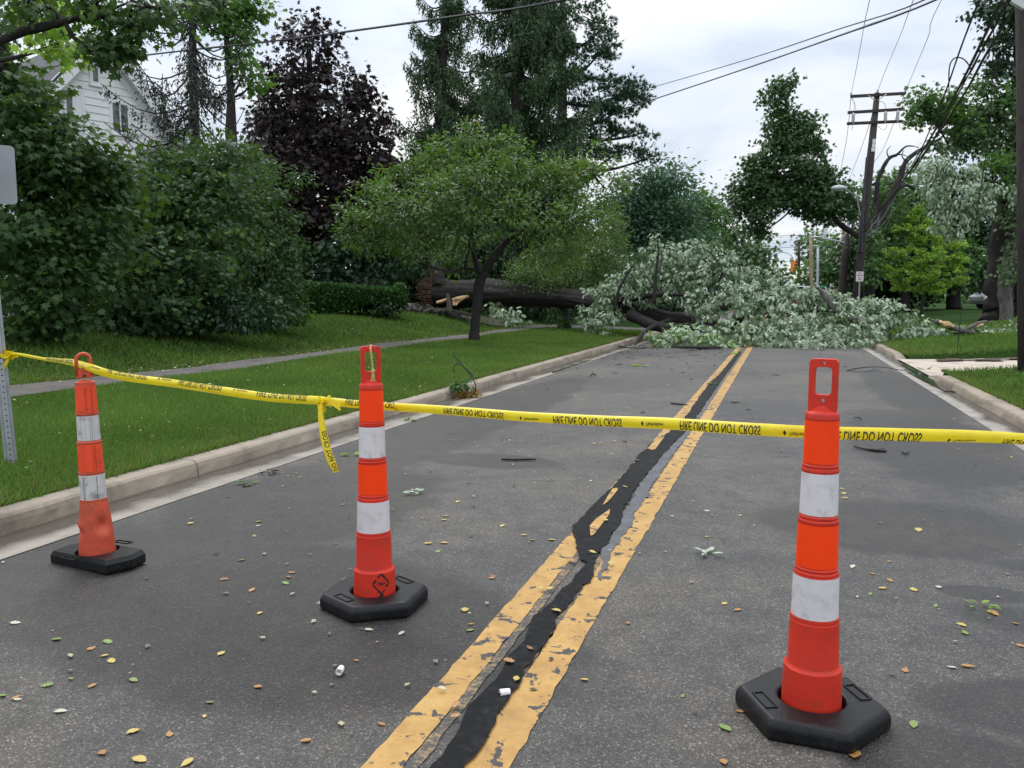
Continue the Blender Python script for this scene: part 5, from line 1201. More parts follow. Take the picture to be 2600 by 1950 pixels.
# ================================================================== TRAFFIC SIGNALS
def signal(label, u, v, d, rz, h=1.07):
    c = P(u, v, d); root = thing('traffic_signal', label, 'traffic light', (c.x, c.y, c.z - h / 2), 'traffic signals on the span wire', rz=rz)
    m = MB()
    for k in range(3): m.box((0, 0, h * (k + .5) / 3), (.36, .30, h / 3 - .012))
    m.build('housing', M['signal_yellow'], root, local=True, bevel=.03)
    for k in range(3):
        z = h * (k + .5) / 3
        m = MB(); m.lathe([(0, .02), (.09, .015), (.125, 0)], n=16); m.v = [(p[0], -.155 - p[2], z + p[1]) for p in m.v]; m.build('lens', M['signal_lens'], root, local=True, smooth_=True)
        vz = MB()
        for j in range(10):
            a0 = R(-20 + 220 * j / 10); a1 = R(-20 + 220 * (j + 1) / 10); r0 = .15
            vz.add([(r0 * math.cos(a0), -.15, z + r0 * math.sin(a0)), (r0 * math.cos(a1), -.15, z + r0 * math.sin(a1)), (r0 * math.cos(a1), -.40, z + r0 * math.sin(a1) - .03), (r0 * math.cos(a0), -.40, z + r0 * math.sin(a0) - .03)], [(0, 1, 2, 3)])
        vz.build('visor', M['signal_yellow'], root, local=True)
    m = MB(); m.tube([(0, 0, h), (0, 0, h + .5)], .03, 6); m.build('hanger', M['metal'], root, local=True)
    return root
signal('yellow traffic signal facing the camera with three dark red lenses', 2020, 673, 95, R(12))
signal('yellow traffic signal seen side on, left of the facing one', 2011, 678, 95, R(95), 1.2)
signal('yellow traffic signal hanging apart in the middle of the road', 1962, 678, 98, R(180), .9)
signal('yellow traffic signal almost lost in the leaves at far left', 1870, 684, 100, R(180), .9)
q = P(2029, 750, 97); q.z = 0; root = thing('signal_mast', 'dark steel signal mast with span wires behind the leaf pile', 'mast', q)
m = MB(); m.tube([q, P(2029, 650, 97)], [.2, .13], 8); m.build('shaft', M['wire'], root)
m = MB(); limb(m, [P(2015, 665, 97), P(2010, 650, 97), P(1990, 641, 97), P(1965, 647, 97), P(1940, 670, 97)], [.035] * 5, 5, 0); m.build('curved_arm', M['wire_grey'], root)
wire('span wire carrying the traffic signals', [P(2029, 657, 97), P(2010, 663, 96), P(1962, 665, 97), P(1870, 672, 100)], .03, mat='wire_grey', group='far wires')

# ================================================================== TEXT
def text_mesh(s, bold=0.02):
    cu = bpy.data.curves.new('t', 'FONT'); cu.body = s; cu.offset = bold; cu.resolution_u = 3; cu.space_character = 1.05
    o = bpy.data.objects.new('t', cu); COL.objects.link(o)
    dg = bpy.context.evaluated_depsgraph_get(); dg.update(); me = bpy.data.meshes.new_from_object(o.evaluated_get(dg))
    bm = bmesh.new(); bm.from_mesh(me); bpy.data.objects.remove(o); bpy.data.curves.remove(cu); bpy.data.meshes.remove(me)
    x0 = min(v.co.x for v in bm.verts); x1 = max(v.co.x for v in bm.verts); y0 = min(v.co.y for v in bm.verts); y1 = max(v.co.y for v in bm.verts)
    for v in bm.verts: v.co.x = (v.co.x - x0) / (x1 - x0); v.co.y = (v.co.y - y0) / (y1 - y0); v.co.z = 0
    for k in range(1, 9):
        bmesh.ops.bisect_plane(bm, geom=bm.verts[:] + bm.edges[:] + bm.faces[:], plane_co=(0, k / 9, 0), plane_no=(0, 1, 0))
    bm.verts.index_update()
    r = ([tuple(v.co) for v in bm.verts], [tuple(v.index for v in f.verts) for f in bm.faces]); bm.free(); return r
TX = {k: text_mesh(k) for k in ('FIRE LINE DO NOT CROSS', 'TheFireStore', 'DO NOT CROSS', 'NO', 'PARKING', 'ANY', 'TIME', 'TMD')}
def flame():
    return [(0, -.5, 0), (.25, -.25, 0), (.22, .05, 0), (.05, .2, 0), (.08, .5, 0), (-.15, .2, 0), (-.28, -.1, 0), (-.2, -.35, 0)], [tuple(range(8))]

# ================================================================== SIGNS
def sign(name, label, base, top_px, w, h, lines, d, post_r=.03):
    root = thing(name, label, 'sign', base); c = P(*top_px, d)
    m = MB(); m.tube([base, Vector((base.x, base.y, c.z + h * .3))], post_r, 6); m.build('post', M['metal'], root)
    fwd = (Vector((c.x, c.y, 0)) - Vector((0, 0, 0))).normalized(); rt_ = Vector((fwd.y, -fwd.x, 0)); up = Vector((0, 0, 1)); f = c - fwd * (post_r + .012)
    at = lambda x, y, o=0: f + rt_ * x + up * y - fwd * o
    m = MB(); rr = .04; pts = []
    for sx, sy, a0 in ((1, -1, -90), (1, 1, 0), (-1, 1, 90), (-1, -1, 180)):
        for k in range(5):
            a = R(a0 + 90 * k / 4); pts.append((sx * (w / 2 - rr) + rr * math.cos(a), sy * (h / 2 - rr) + rr * math.sin(a)))
    n = len(pts); m.add([at(*p, .006) for p in pts] + [at(*p, -.004) for p in pts], [tuple(range(n)), tuple(range(n, 2 * n))[::-1]] + [(i, n + i, n + (i + 1) % n, (i + 1) % n) for i in range(n)])
    m.build('panel', M['sign_white'], root)
    t = MB()
    for (s, x0, x1, y0, y1) in lines:
        vs_, fs = TX[s]; t.add([at(x0 + (x1 - x0) * v[0], y0 + (y1 - y0) * v[1], .009) for v in vs_], fs)
    if lines: t.build('lettering', M['sign_red'], root)
    return root
c = P(2183, 702, 35.4)
sign('no_parking_sign', 'white no parking sign with red lettering on a post beyond the leaf pile', drop(Vector((c.x, c.y, 0))), (2183, 702), .30, .42,
     [('NO', -.06, .06, .10, .17), ('PARKING', -.125, .125, .01, .08), ('ANY', -.07, .07, -.08, -.03), ('TIME', -.08, .08, -.16, -.11)], 35.4)
c = P(2112, 728, 70); sign('small_sign', 'small white sign beside the orange barrier far down the road', drop(Vector((c.x, c.y, 0))), (2112, 725), .30, .42, [('NO', -.08, .08, .05, .14), ('TIME', -.1, .1, -.1, -.02)], 70)
c = P(2120, 726, 78); root = thing('road_barrier', 'orange red road barrier far down the road by the small white sign', 'barrier', (c.x, c.y, 0))
m = MB(); m.box((0, 0, 1.9 - 0), (.3, .05, .55)); m.build('panel', M['barrier_red'], root, local=True, bevel=.02)
m = MB(); m.tube([(-.2, -.3, 0), (-.05, 0, 2.1)], .03, 5); m.tube([(.2, -.3, 0), (.05, 0, 2.1)], .03, 5); m.tube([(0, .5, 0), (0, 0, 2.0)], .03, 5); m.build('leg', M['metal'], root, local=True)
c = P(2086, 728, 90); root = thing('street_sign', 'green street name sign glimpsed above the leaf pile', 'sign', (c.x, c.y, 0))
m = MB(); m.box((0, 0, c.z), (.62, .03, .22), Matrix.Rotation(R(-15), 3, 'Y')); m.build('panel', M['sign_green'], root, local=True); m = MB(); m.tube([(0, .04, 0), (0, .04, c.z + .1)], .035, 6); m.build('post', M['metal'], root, local=True)

# sign seen from behind at the left edge, on a perforated steel post
def back_sign():
    b = drop(T(30, 1187)); d = (b - CAM).dot(_ROT @ Vector((0, 0, -1))); t = P(0, 330, d); t = Vector((b.x + (P(8, 520, d) - P(30, 1187, d)).x * 1.9 * .55, b.y, P(4, 330, d).z))
    root = thing('street_sign', 'sign seen from behind on a galvanised post at the left edge, tape tied round it', 'sign', b)
    ax = (t - b); n = 60
    fwd = Vector((b.x, b.y, 0)).normalized(); rt_ = Vector((fwd.y, -fwd.x, 0))
    m = MB(); w, dp = .040, .018
    prof = [(-w, -dp), (-w * .55, -dp), (-w * .45, dp), (w * .45, dp), (w * .55, -dp), (w, -dp), (w, -dp - .004), (w * .58, -dp - .004), (w * .42, dp + .005), (-w * .42, dp + .005), (-w * .58, -dp - .004), (-w, -dp - .004)]
    N_ = len(prof); lo = [b + rt_ * p[0] + fwd * -p[1] + Vector((0, 0, -.05)) for p in prof]; hi = [q + ax for q in lo]
    m.add(lo + hi, [(i, (i + 1) % N_, N_ + (i + 1) % N_, N_ + i) for i in range(N_)] + [tuple(range(N_, 2 * N_))])
    m.build('post', M['metal'], root)
    m = MB()
    for k in range(56):
        c = b + ax * (.02 + .95 * k / 56) - fwd * (dp + .007); 
        m.lathe([(0, 0), (.0055, 0)], (0, 0, 0), 8); m.v[-16:] = [tuple(c + rt_ * q[0] + Vector((0, 0, q[1]))) for q in m.v[-16:]]
    m.build('punched_hole', M['ink'], root)['kind'] = 'stuff'
    c0 = P(-45, 438, d + .05); c1 = P(36, 366, d + .05)
    hw = .16; hgt = (P(0, 366, d).z - P(0, 515, d).z)
    m = MB(); rr = .03; pts = []
    cz = (P(0, 366, d).z + P(0, 515, d).z) / 2; ctr = Vector((c1.x, c1.y, cz)) - rt_ * hw + fwd * .03
    for sx, sy, a0 in ((1, -1, -90), (1, 1, 0), (-1, 1, 90), (-1, -1, 180)):
        for k in range(6):
            a = R(a0 + 90 * k / 5); pts.append((sx * (hw - rr) + rr * math.cos(a), sy * (hgt / 2 - rr) + rr * math.sin(a)))
    n = len(pts); m.add([ctr + rt_ * p[0] + Vector((0, 0, p[1])) for p in pts] + [ctr + rt_ * p[0] + Vector((0, 0, p[1])) + fwd * .004 for p in pts], [tuple(range(n)), tuple(range(n, 2 * n))[::-1]] + [(i, n + i, n + (i + 1) % n, (i + 1) % n) for i in range(n)])
    m.build('panel', M['signback'], root)
    return b, ax, d, fwd, rt_
SB, SAX, SD, SF, SR = back_sign()

# ================================================================== DELINEATOR CONES
_RT = _ROT.transposed()
def proj(p):
    q = _RT @ (Vector(p) - CAM); return CX + FPX * q.x / -q.z, CY - FPX * q.y / -q.z, -q.z
def zat(b, v):
    lo, hi = -.2, 3
    for _ in range(40):
        m = (lo + hi) / 2
        if proj((b.x, b.y, m))[1] > v: lo = m
        else: hi = m
    return (lo + hi) / 2
def hexbase(root, b, rot, rad=.236, h=.066, squash=1.0, angs=None):
    m = MB(); n = 6
    angs = angs or [rot + 60 * k for k in range(6)]
    def ring(r, z): return [(r * math.cos(R(a)), r * squash * math.sin(R(a)), z) for a in angs]
    rows = [ring(rad * .985, .002), ring(rad, .012), ring(rad, h - .022), ring(rad * .93, h)]
    vs_ = sum(rows, []); fs = []
    for i in range(3):
        for j in range(n): fs.append((i * n + j, i * n + (j + 1) % n, (i + 1) * n + (j + 1) % n, (i + 1) * n + j))
    # top with a round socket
    m.add(vs_, fs); o = len(m.v); k = 36; r0 = .103
    m.v += [(r0 * math.cos(2 * math.pi * j / k), r0 * math.sin(2 * math.pi * j / k), h) for j in range(k)] + [(r0 * .97 * math.cos(2 * math.pi * j / k), r0 * .97 * math.sin(2 * math.pi * j / k), h - .02) for j in range(k)]
    top = 3 * n
    al = sorted(range(6), key=lambda j: angs[j] % 360)
    for j in range(k):
        a = (j + .5) * 360 / k; near = min(range(n), key=lambda q: abs((angs[q] - a + 180) % 360 - 180))
        m.f.append((o + j, o + (j + 1) % k, top + near)[::-1]); m.m.append(0)
        a2 = (j + 1.5) * 360 / k; near2 = min(range(n), key=lambda q: abs((angs[q] - a2 + 180) % 360 - 180))
        if near2 != near: m.f.append((o + (j + 1) % k, top + near2, top + near)[::-1]); m.m.append(0)
        m.f.append((o + j, o + (j + 1) % k, o + k + (j + 1) % k, o + k + j)); m.m.append(0)
    ob = m.build('base', M['rubber'], root, local=True, bevel=.008)
    for a in (angs[0] + 90, angs[0] + 270):
        g = MB(); c, s = math.cos(R(a)), math.sin(R(a)); rr = rad * .67
        for dx, w, hgt in ((-.017, .004, .1), (.017, .004, .1)):
            g.box((c * (rr + dx), s * (rr + dx) * squash, h + .001), (w, hgt, .006), Matrix.Rotation(R(a), 3, 'Z'))
        for dy in (-.05, .05): g.box((c * rr - s * dy, (s * rr + c * dy) * squash, h + .001), (.036, .004, .006), Matrix.Rotation(R(a), 3, 'Z'))
        g.build('raised_rim', M['rubber'], ob, local=True)
    return ob
def plate_with_holes(root, outline, holes, thick, z0, rz, mat, bevel=.006):
    bm = bmesh.new()
    def loop(pts):
        vs_ = [bm.verts.new((p[0], 0, p[1])) for p in pts]
        for i in range(len(vs_)): bm.edges.new((vs_[i], vs_[(i + 1) % len(vs_)]))
    loop(outline)
    for h in holes: loop(h)
    bmesh.ops.triangle_fill(bm, use_beauty=True, use_dissolve=False, edges=bm.edges[:], normal=(0, -1, 0))
    r = bmesh.ops.extrude_face_region(bm, geom=bm.faces[:])
    bmesh.ops.translate(bm, verts=[v for v in r['geom'] if isinstance(v, bmesh.types.BMVert)], vec=(0, thick, 0))
    bmesh.ops.recalc_face_normals(bm, faces=bm.faces[:])
    bmesh.ops.translate(bm, verts=bm.verts[:], vec=(0, -thick / 2, z0)); bmesh.ops.rotate(bm, cent=(0, 0, 0), matrix=Matrix.Rotation(rz, 3, 'Z'), verts=bm.verts[:])
    me = bpy.data.meshes.new('handle'); bm.to_mesh(me); bm.free(); me.materials.append(M[mat])
    o = bpy.data.objects.new('handle', me); link(o, root); b = o.modifiers.new('bevel', 'BEVEL'); b.width = bevel; b.segments = 2; b.limit_method = 'ANGLE'
    return o
def rrect(x0, x1, z0, z1, r, n=5):
    out = []
    for cx, cz, a0 in ((x1 - r, z0 + r, -90), (x1 - r, z1 - r, 0), (x0 + r, z1 - r, 90), (x0 + r, z0 + r, 180)):
        for k in range(n + 1): a = R(a0 + 90 * k / n); out.append((cx + r * math.cos(a), cz + r * math.sin(a)))
    return out
def circ(cx, cz, r, n=12): return [(cx + r * math.cos(2 * math.pi * k / n), cz + r * math.sin(2 * math.pi * k / n)) for k in range(n)]
GC = 'orange delineator cones across the road'
def grabber(label, bu, bv, zs, rs, rot, hand_rz, angs=None, lean=(0, 0)):
    """zs: z of top, handle foot, band edges ... measured from the ground up"""
    b = G(bu, bv); root = thing('delineator_cone', label, 'traffic cone', b, GC); root.rotation_euler = (lean[0], lean[1], 0)
    hexbase(root, b, rot, angs=angs)
    z = [zat(b, v) for v in zs]   # handle top, collar top, orange1 top, orange1 bottom, white1 top, w1 bot, o2 top, o2 bot, w2 top, w2 bot, step top, foot
    ztop, zc, o1t, o1b, w1t, w1b, o2t, o2b, w2t, w2b, stp = z
    r0, r1, r2, r3, r4, r5 = rs
    prof = [(r5, .03), (r5 * .97, stp - .012), (r5 * .96, stp), (r4 * 1.02, stp + .008), (r4, stp + .012), (r4 * .97, w2b - .014), (r3 * 1.06, w2b - .012), (r3 * 1.06, w2b), (r3, w2b + .001),
            (r3 * .97, w2t), (r2 * 1.07, w2t + .001), (r2 * 1.08, w2t + .008), (r2 * 1.03, (w2t + o2b) / 2), (r2 * 1.06, o2b - .004), (r2, o2b),
            (r2 * .96, o2t), (r1 * 1.07, o2t + .001), (r1 * 1.08, o2t + .008), (r1 * 1.03, (o2t + w1b) / 2), (r1 * 1.06, w1b - .004), (r1, w1b),
            (r1 * .96, w1t), (r0 * 1.09, w1t + .001), (r0 * 1.1, w1t + .008), (r0 * 1.05, (w1t + o1b) / 2), (r0 * 1.07, o1b - .004), (r0, o1b),
            (r0 * .97, o1t), (r0 * .99, o1t + .001), (r0 * .99, zc - .004), (r0 * .94, zc), (r0 * .5, zc + .012), (0, zc + .014)]
    m = MB(); m.lathe(prof, n=40); m.build('tube', M['orange'], root, smooth_=True, local=True).modifiers.new('es', 'EDGE_SPLIT').split_angle = R(35)
    for a, c, ra, rb, mt in ((o1b, o1t, r0, r0 * .97, 'reflective_orange'), (w1b, w1t, r1, r1 * .96, 'reflective_white'), (o2b, o2t, r2, r2 * .96, 'reflective_orange'), (w2b, w2t, r3, r3 * .97, 'reflective_white')):
        m = MB(); m.lathe([(ra + .0015, a + .003), (rb + .0015, c - .002)], n=40); m.build('reflective_band', M[mt], root, smooth_=True, local=True)
    W = r0 * .83; H = ztop - zc
    plate_with_holes(root, rrect(-W, W, -.004, H, .014), [rrect(-W * .58, W * .58, H * .33, H * .85, .012), circ(0, H * .925, .005), circ(0, H * .22, .006)], .030, zc, hand_rz, 'orange')
    m = MB(); m.lathe([(r0 * .85, zc - .002), (r0 * .72, zc + H * .06), (r0 * .42, zc + H * .17)], n=24); m.v = [(p[0], p[1] * .55, p[2]) for p in m.v]
    m.v = [tuple(Matrix.Rotation(hand_rz, 3, 'Z') @ Vector(p)) for p in m.v]; m.build('shoulder', M['orange'], root, smooth_=True, local=True)
    return root, z, b
v6 = lambda y: 850 + y / 1.508
cam_face = lambda b: math.atan2(b.y, b.x) - math.pi / 2
coneR, zR, bR = grabber('nearest orange and white delineator cone, standing right of the yellow lines', 2058, 1818,
        [v6(92), v6(296), v6(322), v6(490), v6(520), v6(684), v6(714), v6(880), v6(910), v6(1070), v6(1262)],
        [.0505, .0555, .0615, .069, .077, .0915], -63, cam_face(G(2058, 1818)) + R(-6))
v4 = lambda y: 850 + y / 2.011
coneM, zM, bM = grabber('orange and white delineator cone with a stencilled diamond and a tied cord', 952, 1532,
        [v4(58), v4(250), v4(278), v4(440), v4(462), v4(622), v4(650), v4(808), v4(838), v4(998), v4(1190)],
        [.0505, .0555, .0615, .069, .077, .0915], -27, cam_face(G(952, 1532)) + R(4))
# the stencil on the middle cone's foot
def stencil():
    m = MB(); cz = .066 + (zM[10] - .066) * .54; R5 = .0915 * .985 + .0012
    face = math.atan2(-bM.y, -bM.x) + R(18)
    def put(pts, faces): m.add([((R5) * math.cos(face + x / R5), R5 * math.sin(face + x / R5), cz + y) for x, y in pts], faces)
    S = min(.046, (zM[10] - .066) * .40)
    cor = [(0, -S * 1.2), (S, 0), (0, S * 1.2), (-S, 0)]; wd = S * .085
    for i in range(4):
        a, b = Vector(cor[i]), Vector(cor[(i + 1) % 4]); d = (b - a).normalized(); n_ = Vector((-d.y, d.x)) * wd
        for k in range(5):
            if k == 2 and i % 2 == 0: continue
            p, q = a.lerp(b, .04 + .19 * k), a.lerp(b, .04 + .19 * k + .175); put([p - n_, q - n_, q + n_, p + n_], [(0, 1, 2, 3)])
        t = a.lerp(b, .93); put([t - d * .016 - n_ * 2, t + d * .006, t - d * .016 + n_ * 2], [(0, 1, 2)])
    vs_, fs = TX['TMD']; put([(-S * .48 + S * .96 * v[0], -S * .18 + S * .36 * v[1]) for v in vs_], fs)
    put([(-.012, -S * 1.5), (.006, -S * 1.6), (.012, -S * 1.25), (-.004, -S * 1.15)], [(0, 1, 2, 3)])
    return m.build('stencil', M['ink'], coneM, local=True)
stencil()
# older dented cone with a loop handle
def loop_cone():
    b = G(250, 1430); root = thing('delineator_cone', 'scuffed dented delineator cone with a loop handle, nearest the left kerb', 'traffic cone', b, GC)
    root.rotation_euler = (0, R(-1.5), 0)
    hexbase(root, b, 0, angs=[-8, 18, 140, 172, 198, 320], rad=.245, h=.068, squash=.9)
    z = lambda y: zat(b, v4(y))
    zt0, zp, zc, o1b, w1t, w1b, o2t, o2b, w2t, w2b = [z(y) for y in (97, 178, 242, 398, 408, 538, 552, 694, 706, 838)]
    sc = proj((b.x, b.y, .5))[2] / FPX / 2.011 / 2 * .97
    w = lambda px: px * sc
    Hs = w2b - .03
    prof = [(w(183), .03), (w(174), .03 + Hs * .25), (w(161), .03 + Hs * .55), (w(144), .03 + Hs * .85), (w(131), w2b - .003), (w(133), w2b - .002), (w(133), w2b + .004), (w(123), w2b + .005), (w(123), w2t), (w(127), w2t + .002), (w(127), w2t + .010), (w(119), o2b), (w(115), o2t), (w(119), o2t + .002), (w(119), o2t + .008), (w(108), w1b), (w(103), w1t), (w(108), w1t + .002), (w(108), w1t + .008), (w(102), o1b), (w(97), zc - .01), (w(95), zc), (w(40), zc + .012), (0, zc + .013)]
    # finer rows on the lower skirt so that the dent has shape
    fine = []
    for (r0, z0), (r1, z1) in zip(prof[:4], prof[1:5]):
        for k in range(6): fine.append((r0 + (r1 - r0) * k / 6, z0 + (z1 - z0) * k / 6))
    prof = fine + prof[4:]
    m = MB(); n = 48; m.lathe(prof, n=n); face = math.atan2(-b.y, -b.x); out_v = []
    for x, y, zz_ in m.v:
        a = math.atan2(y, x); r = math.hypot(x, y)
        da = (a - face - R(28) + math.pi) % (2 * math.pi) - math.pi; dz = (zz_ - w2b + Hs * .42) / (Hs * .12)
        k = math.exp(-(da / .32) ** 2 - dz ** 2) * .020 - math.exp(-(da / .5) ** 2 - ((zz_ - w2b + Hs * .58) / (Hs * .08)) ** 2) * .006
        da2 = (a - face + R(75) + math.pi) % (2 * math.pi) - math.pi; k2 = math.exp(-(da2 / .4) ** 2 - ((zz_ - w2b + Hs * .52) / (Hs * .07)) ** 2) * .014 - math.exp(-(da2 / .5) ** 2 - ((zz_ - w2b + Hs * .40) / (Hs * .07)) ** 2) * .007
        k3 = math.exp(-((da + .25) / .25) ** 2 - ((zz_ - w2b + Hs * .3) / (Hs * .15)) ** 2) * .004
        f = (r - (k + k2 + k3 if zz_ < w2b - .01 else 0)) / max(r, 1e-6); out_v.append((x * f, y * f, zz_))
    m.v = out_v; m.build('tube', M['orange_old'], root, smooth_=True, local=True).modifiers.new('es', 'EDGE_SPLIT').split_angle = R(40)
    for a, c, ra, rb, mt in ((o1b, zc - .012, w(102), w(97), 'reflective_orange_old'), (w1b, w1t, w(108), w(103), 'reflective_white_old'), (o2b, o2t, w(119), w(115), 'reflective_orange_old'), (w2b, w2t, w(123), w(123), 'reflective_white_old')):
        m = MB(); m.lathe([(ra + .0012, a + .003), (rb + .0012, c - .003)], n=40); o = m.build('reflective_band', M[mt], root, smooth_=True, local=True)
        # vertical scuffs
        s = MB(); rr = random.Random(int(a * 1000))
        for k in range(5):
            an = face + rr.uniform(-.75, .55); ww = rr.uniform(.008, .025)
            pts = []
            for t in np.linspace(0, 1, 7):
                zz_ = a + .006 + (c - a - .012) * t * rr.uniform(.97, 1); ra_ = ra + (rb - ra) * t + .0026; aa = an + rr.gauss(0, .012); pts += [(ra_ * math.cos(aa), ra_ * math.sin(aa), zz_), (ra_ * math.cos(aa + ww), ra_ * math.sin(aa + ww), zz_)]
            s.add(pts, [(2 * j, 2 * j + 1, 2 * j + 3, 2 * j + 2) for j in range(6)])
        s.build('scuff', M['ink'], o, local=True)['label'] = 'dark vertical scuff marks'
    fr = Vector((math.cos(face + math.pi / 2), math.sin(face + math.pi / 2), 0))
    m = MB(); rr = w(66); zc2 = zt0 - rr; pts = []
    pts.append(fr * -rr + Vector((0, 0, zp - .03)))
    for k in range(17):
        a = math.pi - math.pi * k / 16; pts.append(fr * (rr * math.cos(a)) + Vector((0, 0, zc2 + rr * math.sin(a))))
    pts.append(fr * rr + Vector((0, 0, zp - .03)))
    m.tube(pts, .0085, 10); m.build('handle', M['orange_old'], root, smooth_=True, local=True)
    hw = w(80); dz = zc - zp
    plate_with_holes(root, [(-hw, .022), (-hw * .55, .004), (-hw * .42, -.01), (hw * .42, -.01), (hw * .55, .004), (hw, .022), (hw, -dz * .72), (hw * .5, -dz - .002), (hw * .3, -dz * 1.16), (0, -dz * 1.25), (-hw * .3, -dz * 1.16), (-hw * .5, -dz - .002), (-hw, -dz * .72)],
                     [circ(0, -dz * .45, .007)], .014, zc, face + math.pi / 2, 'orange_old', .003) if False else None
    m = MB()
    op = [(-hw, zc + .022), (hw, zc + .022), (hw, zp + .004), (hw * .5, zp - .004), (hw * .32, zp + .010), (0, zp + .015), (-hw * .32, zp + .010), (-hw * .5, zp - .004), (-hw, zp + .004)]
    nb = Vector((-fr.y, fr.x, 0)) * .007; n_ = len(op)
    q = [fr * p[0] + Vector((0, 0, p[1])) for p in op]; m.add([p + nb for p in q] + [p - nb for p in q], [tuple(range(n_)), tuple(range(n_, 2 * n_))[::-1]] + [(i, n_ + i, n_ + (i + 1) % n_, (i + 1) % n_) for i in range(n_)])
    pl_ = m.build('handle_plate', M['orange_old'], root, local=True, bevel=.003)
    m = MB(); c = Vector((0, 0, (zp + zc) / 2)); fc = Vector((math.cos(face), math.sin(face), 0))
    m.tube([c + fc * .006, c + fc * .0085], .007, 12); m.build('bolt', M['ink'], pl_, local=True)
    return b
bL = loop_cone()
# frayed cord tied to the middle cone's handle
def cord():
    f = Vector((-bM.x, -bM.y, 0)).normalized(); s = Vector((-f.y, f.x, 0)); b = Vector((bM.x, bM.y, 0))
    zt_, zc = zM[0], zM[1]; m = MB(); H = zt_ - zc
    pts = [b - f * .02 + Vector((0, 0, zt_ - .016)), b + s * .002 + Vector((0, 0, zt_ + .004)), b + f * .021 + Vector((0, 0, zt_ - .012)), b + f * .020 + s * .004 + Vector((0, 0, zt_ - H * .3)), b + f * .019 + s * -.006 * -1 + Vector((0, 0, zt_ - H * .5)), b + f * .02 + s * .009 + Vector((0, 0, zt_ - H * .66))]
    fp = []
    for i in range(len(pts) - 1):
        for t in np.linspace(0, 1, 9)[:-1]: fp.append(pts[i].lerp(pts[i + 1], t))
    for ph in (0, math.pi):
        m.tube([p + (s * math.cos(k * .9 + ph) + f * math.sin(k * .9 + ph)) * .0028 for k, p in enumerate(fp)], .0028, 6)
    e = fp[-1]; r = random.Random(4)
    m.tube([e + Vector((0, 0, .012)), e, e - Vector((0, 0, .014))], [.004, .009, .005], 8)
    for k in range(34):
        q = e + s * (-.004 + r.gauss(.004, .006)) + f * r.gauss(0, .003) - Vector((0, 0, r.uniform(.02, .07)))
        m.tube([e, e.lerp(q, .5) + s * r.gauss(0, .003), q], .0011, 3)
    tag(m.build('cord', M['cord']), 'frayed yellowish cord tied to the handle of the stencilled delineator cone', 'cord')
cord()

# ================================================================== BARRIER TAPE
def catmull(pts, n=16):
    pts = [Vector(p) for p in pts]; out_ = []
    for i in range(len(pts) - 1):
        p0 = pts[max(i - 1, 0)]; p1 = pts[i]; p2 = pts[i + 1]; p3 = pts[min(i + 2, len(pts) - 1)]
        for s in range(n):
            t = s / n; out_.append(.5 * ((2 * p1) + (p2 - p0) * t + (2 * p0 - 5 * p1 + 4 * p2 - p3) * t * t + (3 * p1 - p0 - 3 * p2 + p3) * t ** 3))
    return out_ + [pts[-1]]
tape_root = thing('barrier_tape', 'yellow fire line do not cross tape strung from the left sign post past three cones', 'barrier tape', tuple(SB))
def tape(pts, texts, w=.076, rad=.026, roll=lambda s: 0.0, mirror=False, tc_=0.012, th=.042, name='tape_run', up0=Vector((0, 0, 1)), squeeze=lambda s: 1.0):
    pl = catmull(pts, 14); s = [0]
    for a, b in zip(pl[:-1], pl[1:]): s.append(s[-1] + (b - a).length)
    n = len(pl); fr = []
    for i in range(n):
        t = (pl[min(i + 1, n - 1)] - pl[max(i - 1, 0)]).normalized(); nn = Vector((0, 0, 0)) + (CAM - pl[i]); nn.z = 0
        if abs(up0.z) < .5: nn = up0.cross(t) * (1 if up0.cross(t).dot(CAM - pl[i]) > 0 else -1)
        nn = (nn - t * nn.dot(t)).normalized(); up = nn.cross(t); up = up if up.dot(up0) > 0 else -up
        fr.append((t, nn, up))
    def at(sv, c, off=0.0):
        import bisect
        i = max(0, min(n - 2, bisect.bisect_right(s, sv) - 1)); f = min(1, max(0, (sv - s[i]) / max(1e-9, s[i + 1] - s[i])))
        p = pl[i].lerp(pl[i + 1], f); nn = fr[i][1].lerp(fr[i + 1][1], f); up = fr[i][2].lerp(fr[i + 1][2], f)
        q = squeeze(sv); rr = rad * q; a = (roll(sv) + c / rad)
        return p + up * math.sin(a) * (rr + off) + nn * (math.cos(a) * (rr + off) - rr)
    m = MB(); K = 13
    ss = np.linspace(0, s[-1], max(8, int(s[-1] / .02)))
    for sv in ss:
        for k in range(K): m.v.append(tuple(at(sv, -w / 2 + w * k / (K - 1))))
    for i in range(len(ss) - 1):
        for k in range(K - 1): m.f.append((i * K + k, (i + 1) * K + k, (i + 1) * K + k + 1, i * K + k + 1)); m.m.append(0)
    o = m.build(name, M['tape'], tape_root, smooth_=True)
    if texts:
        for (tx, s0, ln, hh, dc) in texts:
            tm = MB()
            if tx == 'flame': vs_, fs = flame(); vs_ = [(v[0] + .5, v[1] + .5, 0) for v in vs_]
            else: vs_, fs = TX[tx]
            tm.add([at(s0 + ln * v[0], ((tc_ + dc) + (v[1] - .5) * hh) * (-1 if mirror else 1), .0009) for v in vs_], fs)
            tm.build('emblem' if tx == 'flame' else 'lettering', M['ink_soft'], o)
    return pl, s
def find_s(pl, s, u):
    us = [proj(p)[0] for p in pl]
    for i in range(len(us) - 1):
        if us[i] <= u <= us[i + 1]: return s[i] + (s[i + 1] - s[i]) * (u - us[i]) / (us[i + 1] - us[i])
    return s[-1] if u > us[-1] else -1
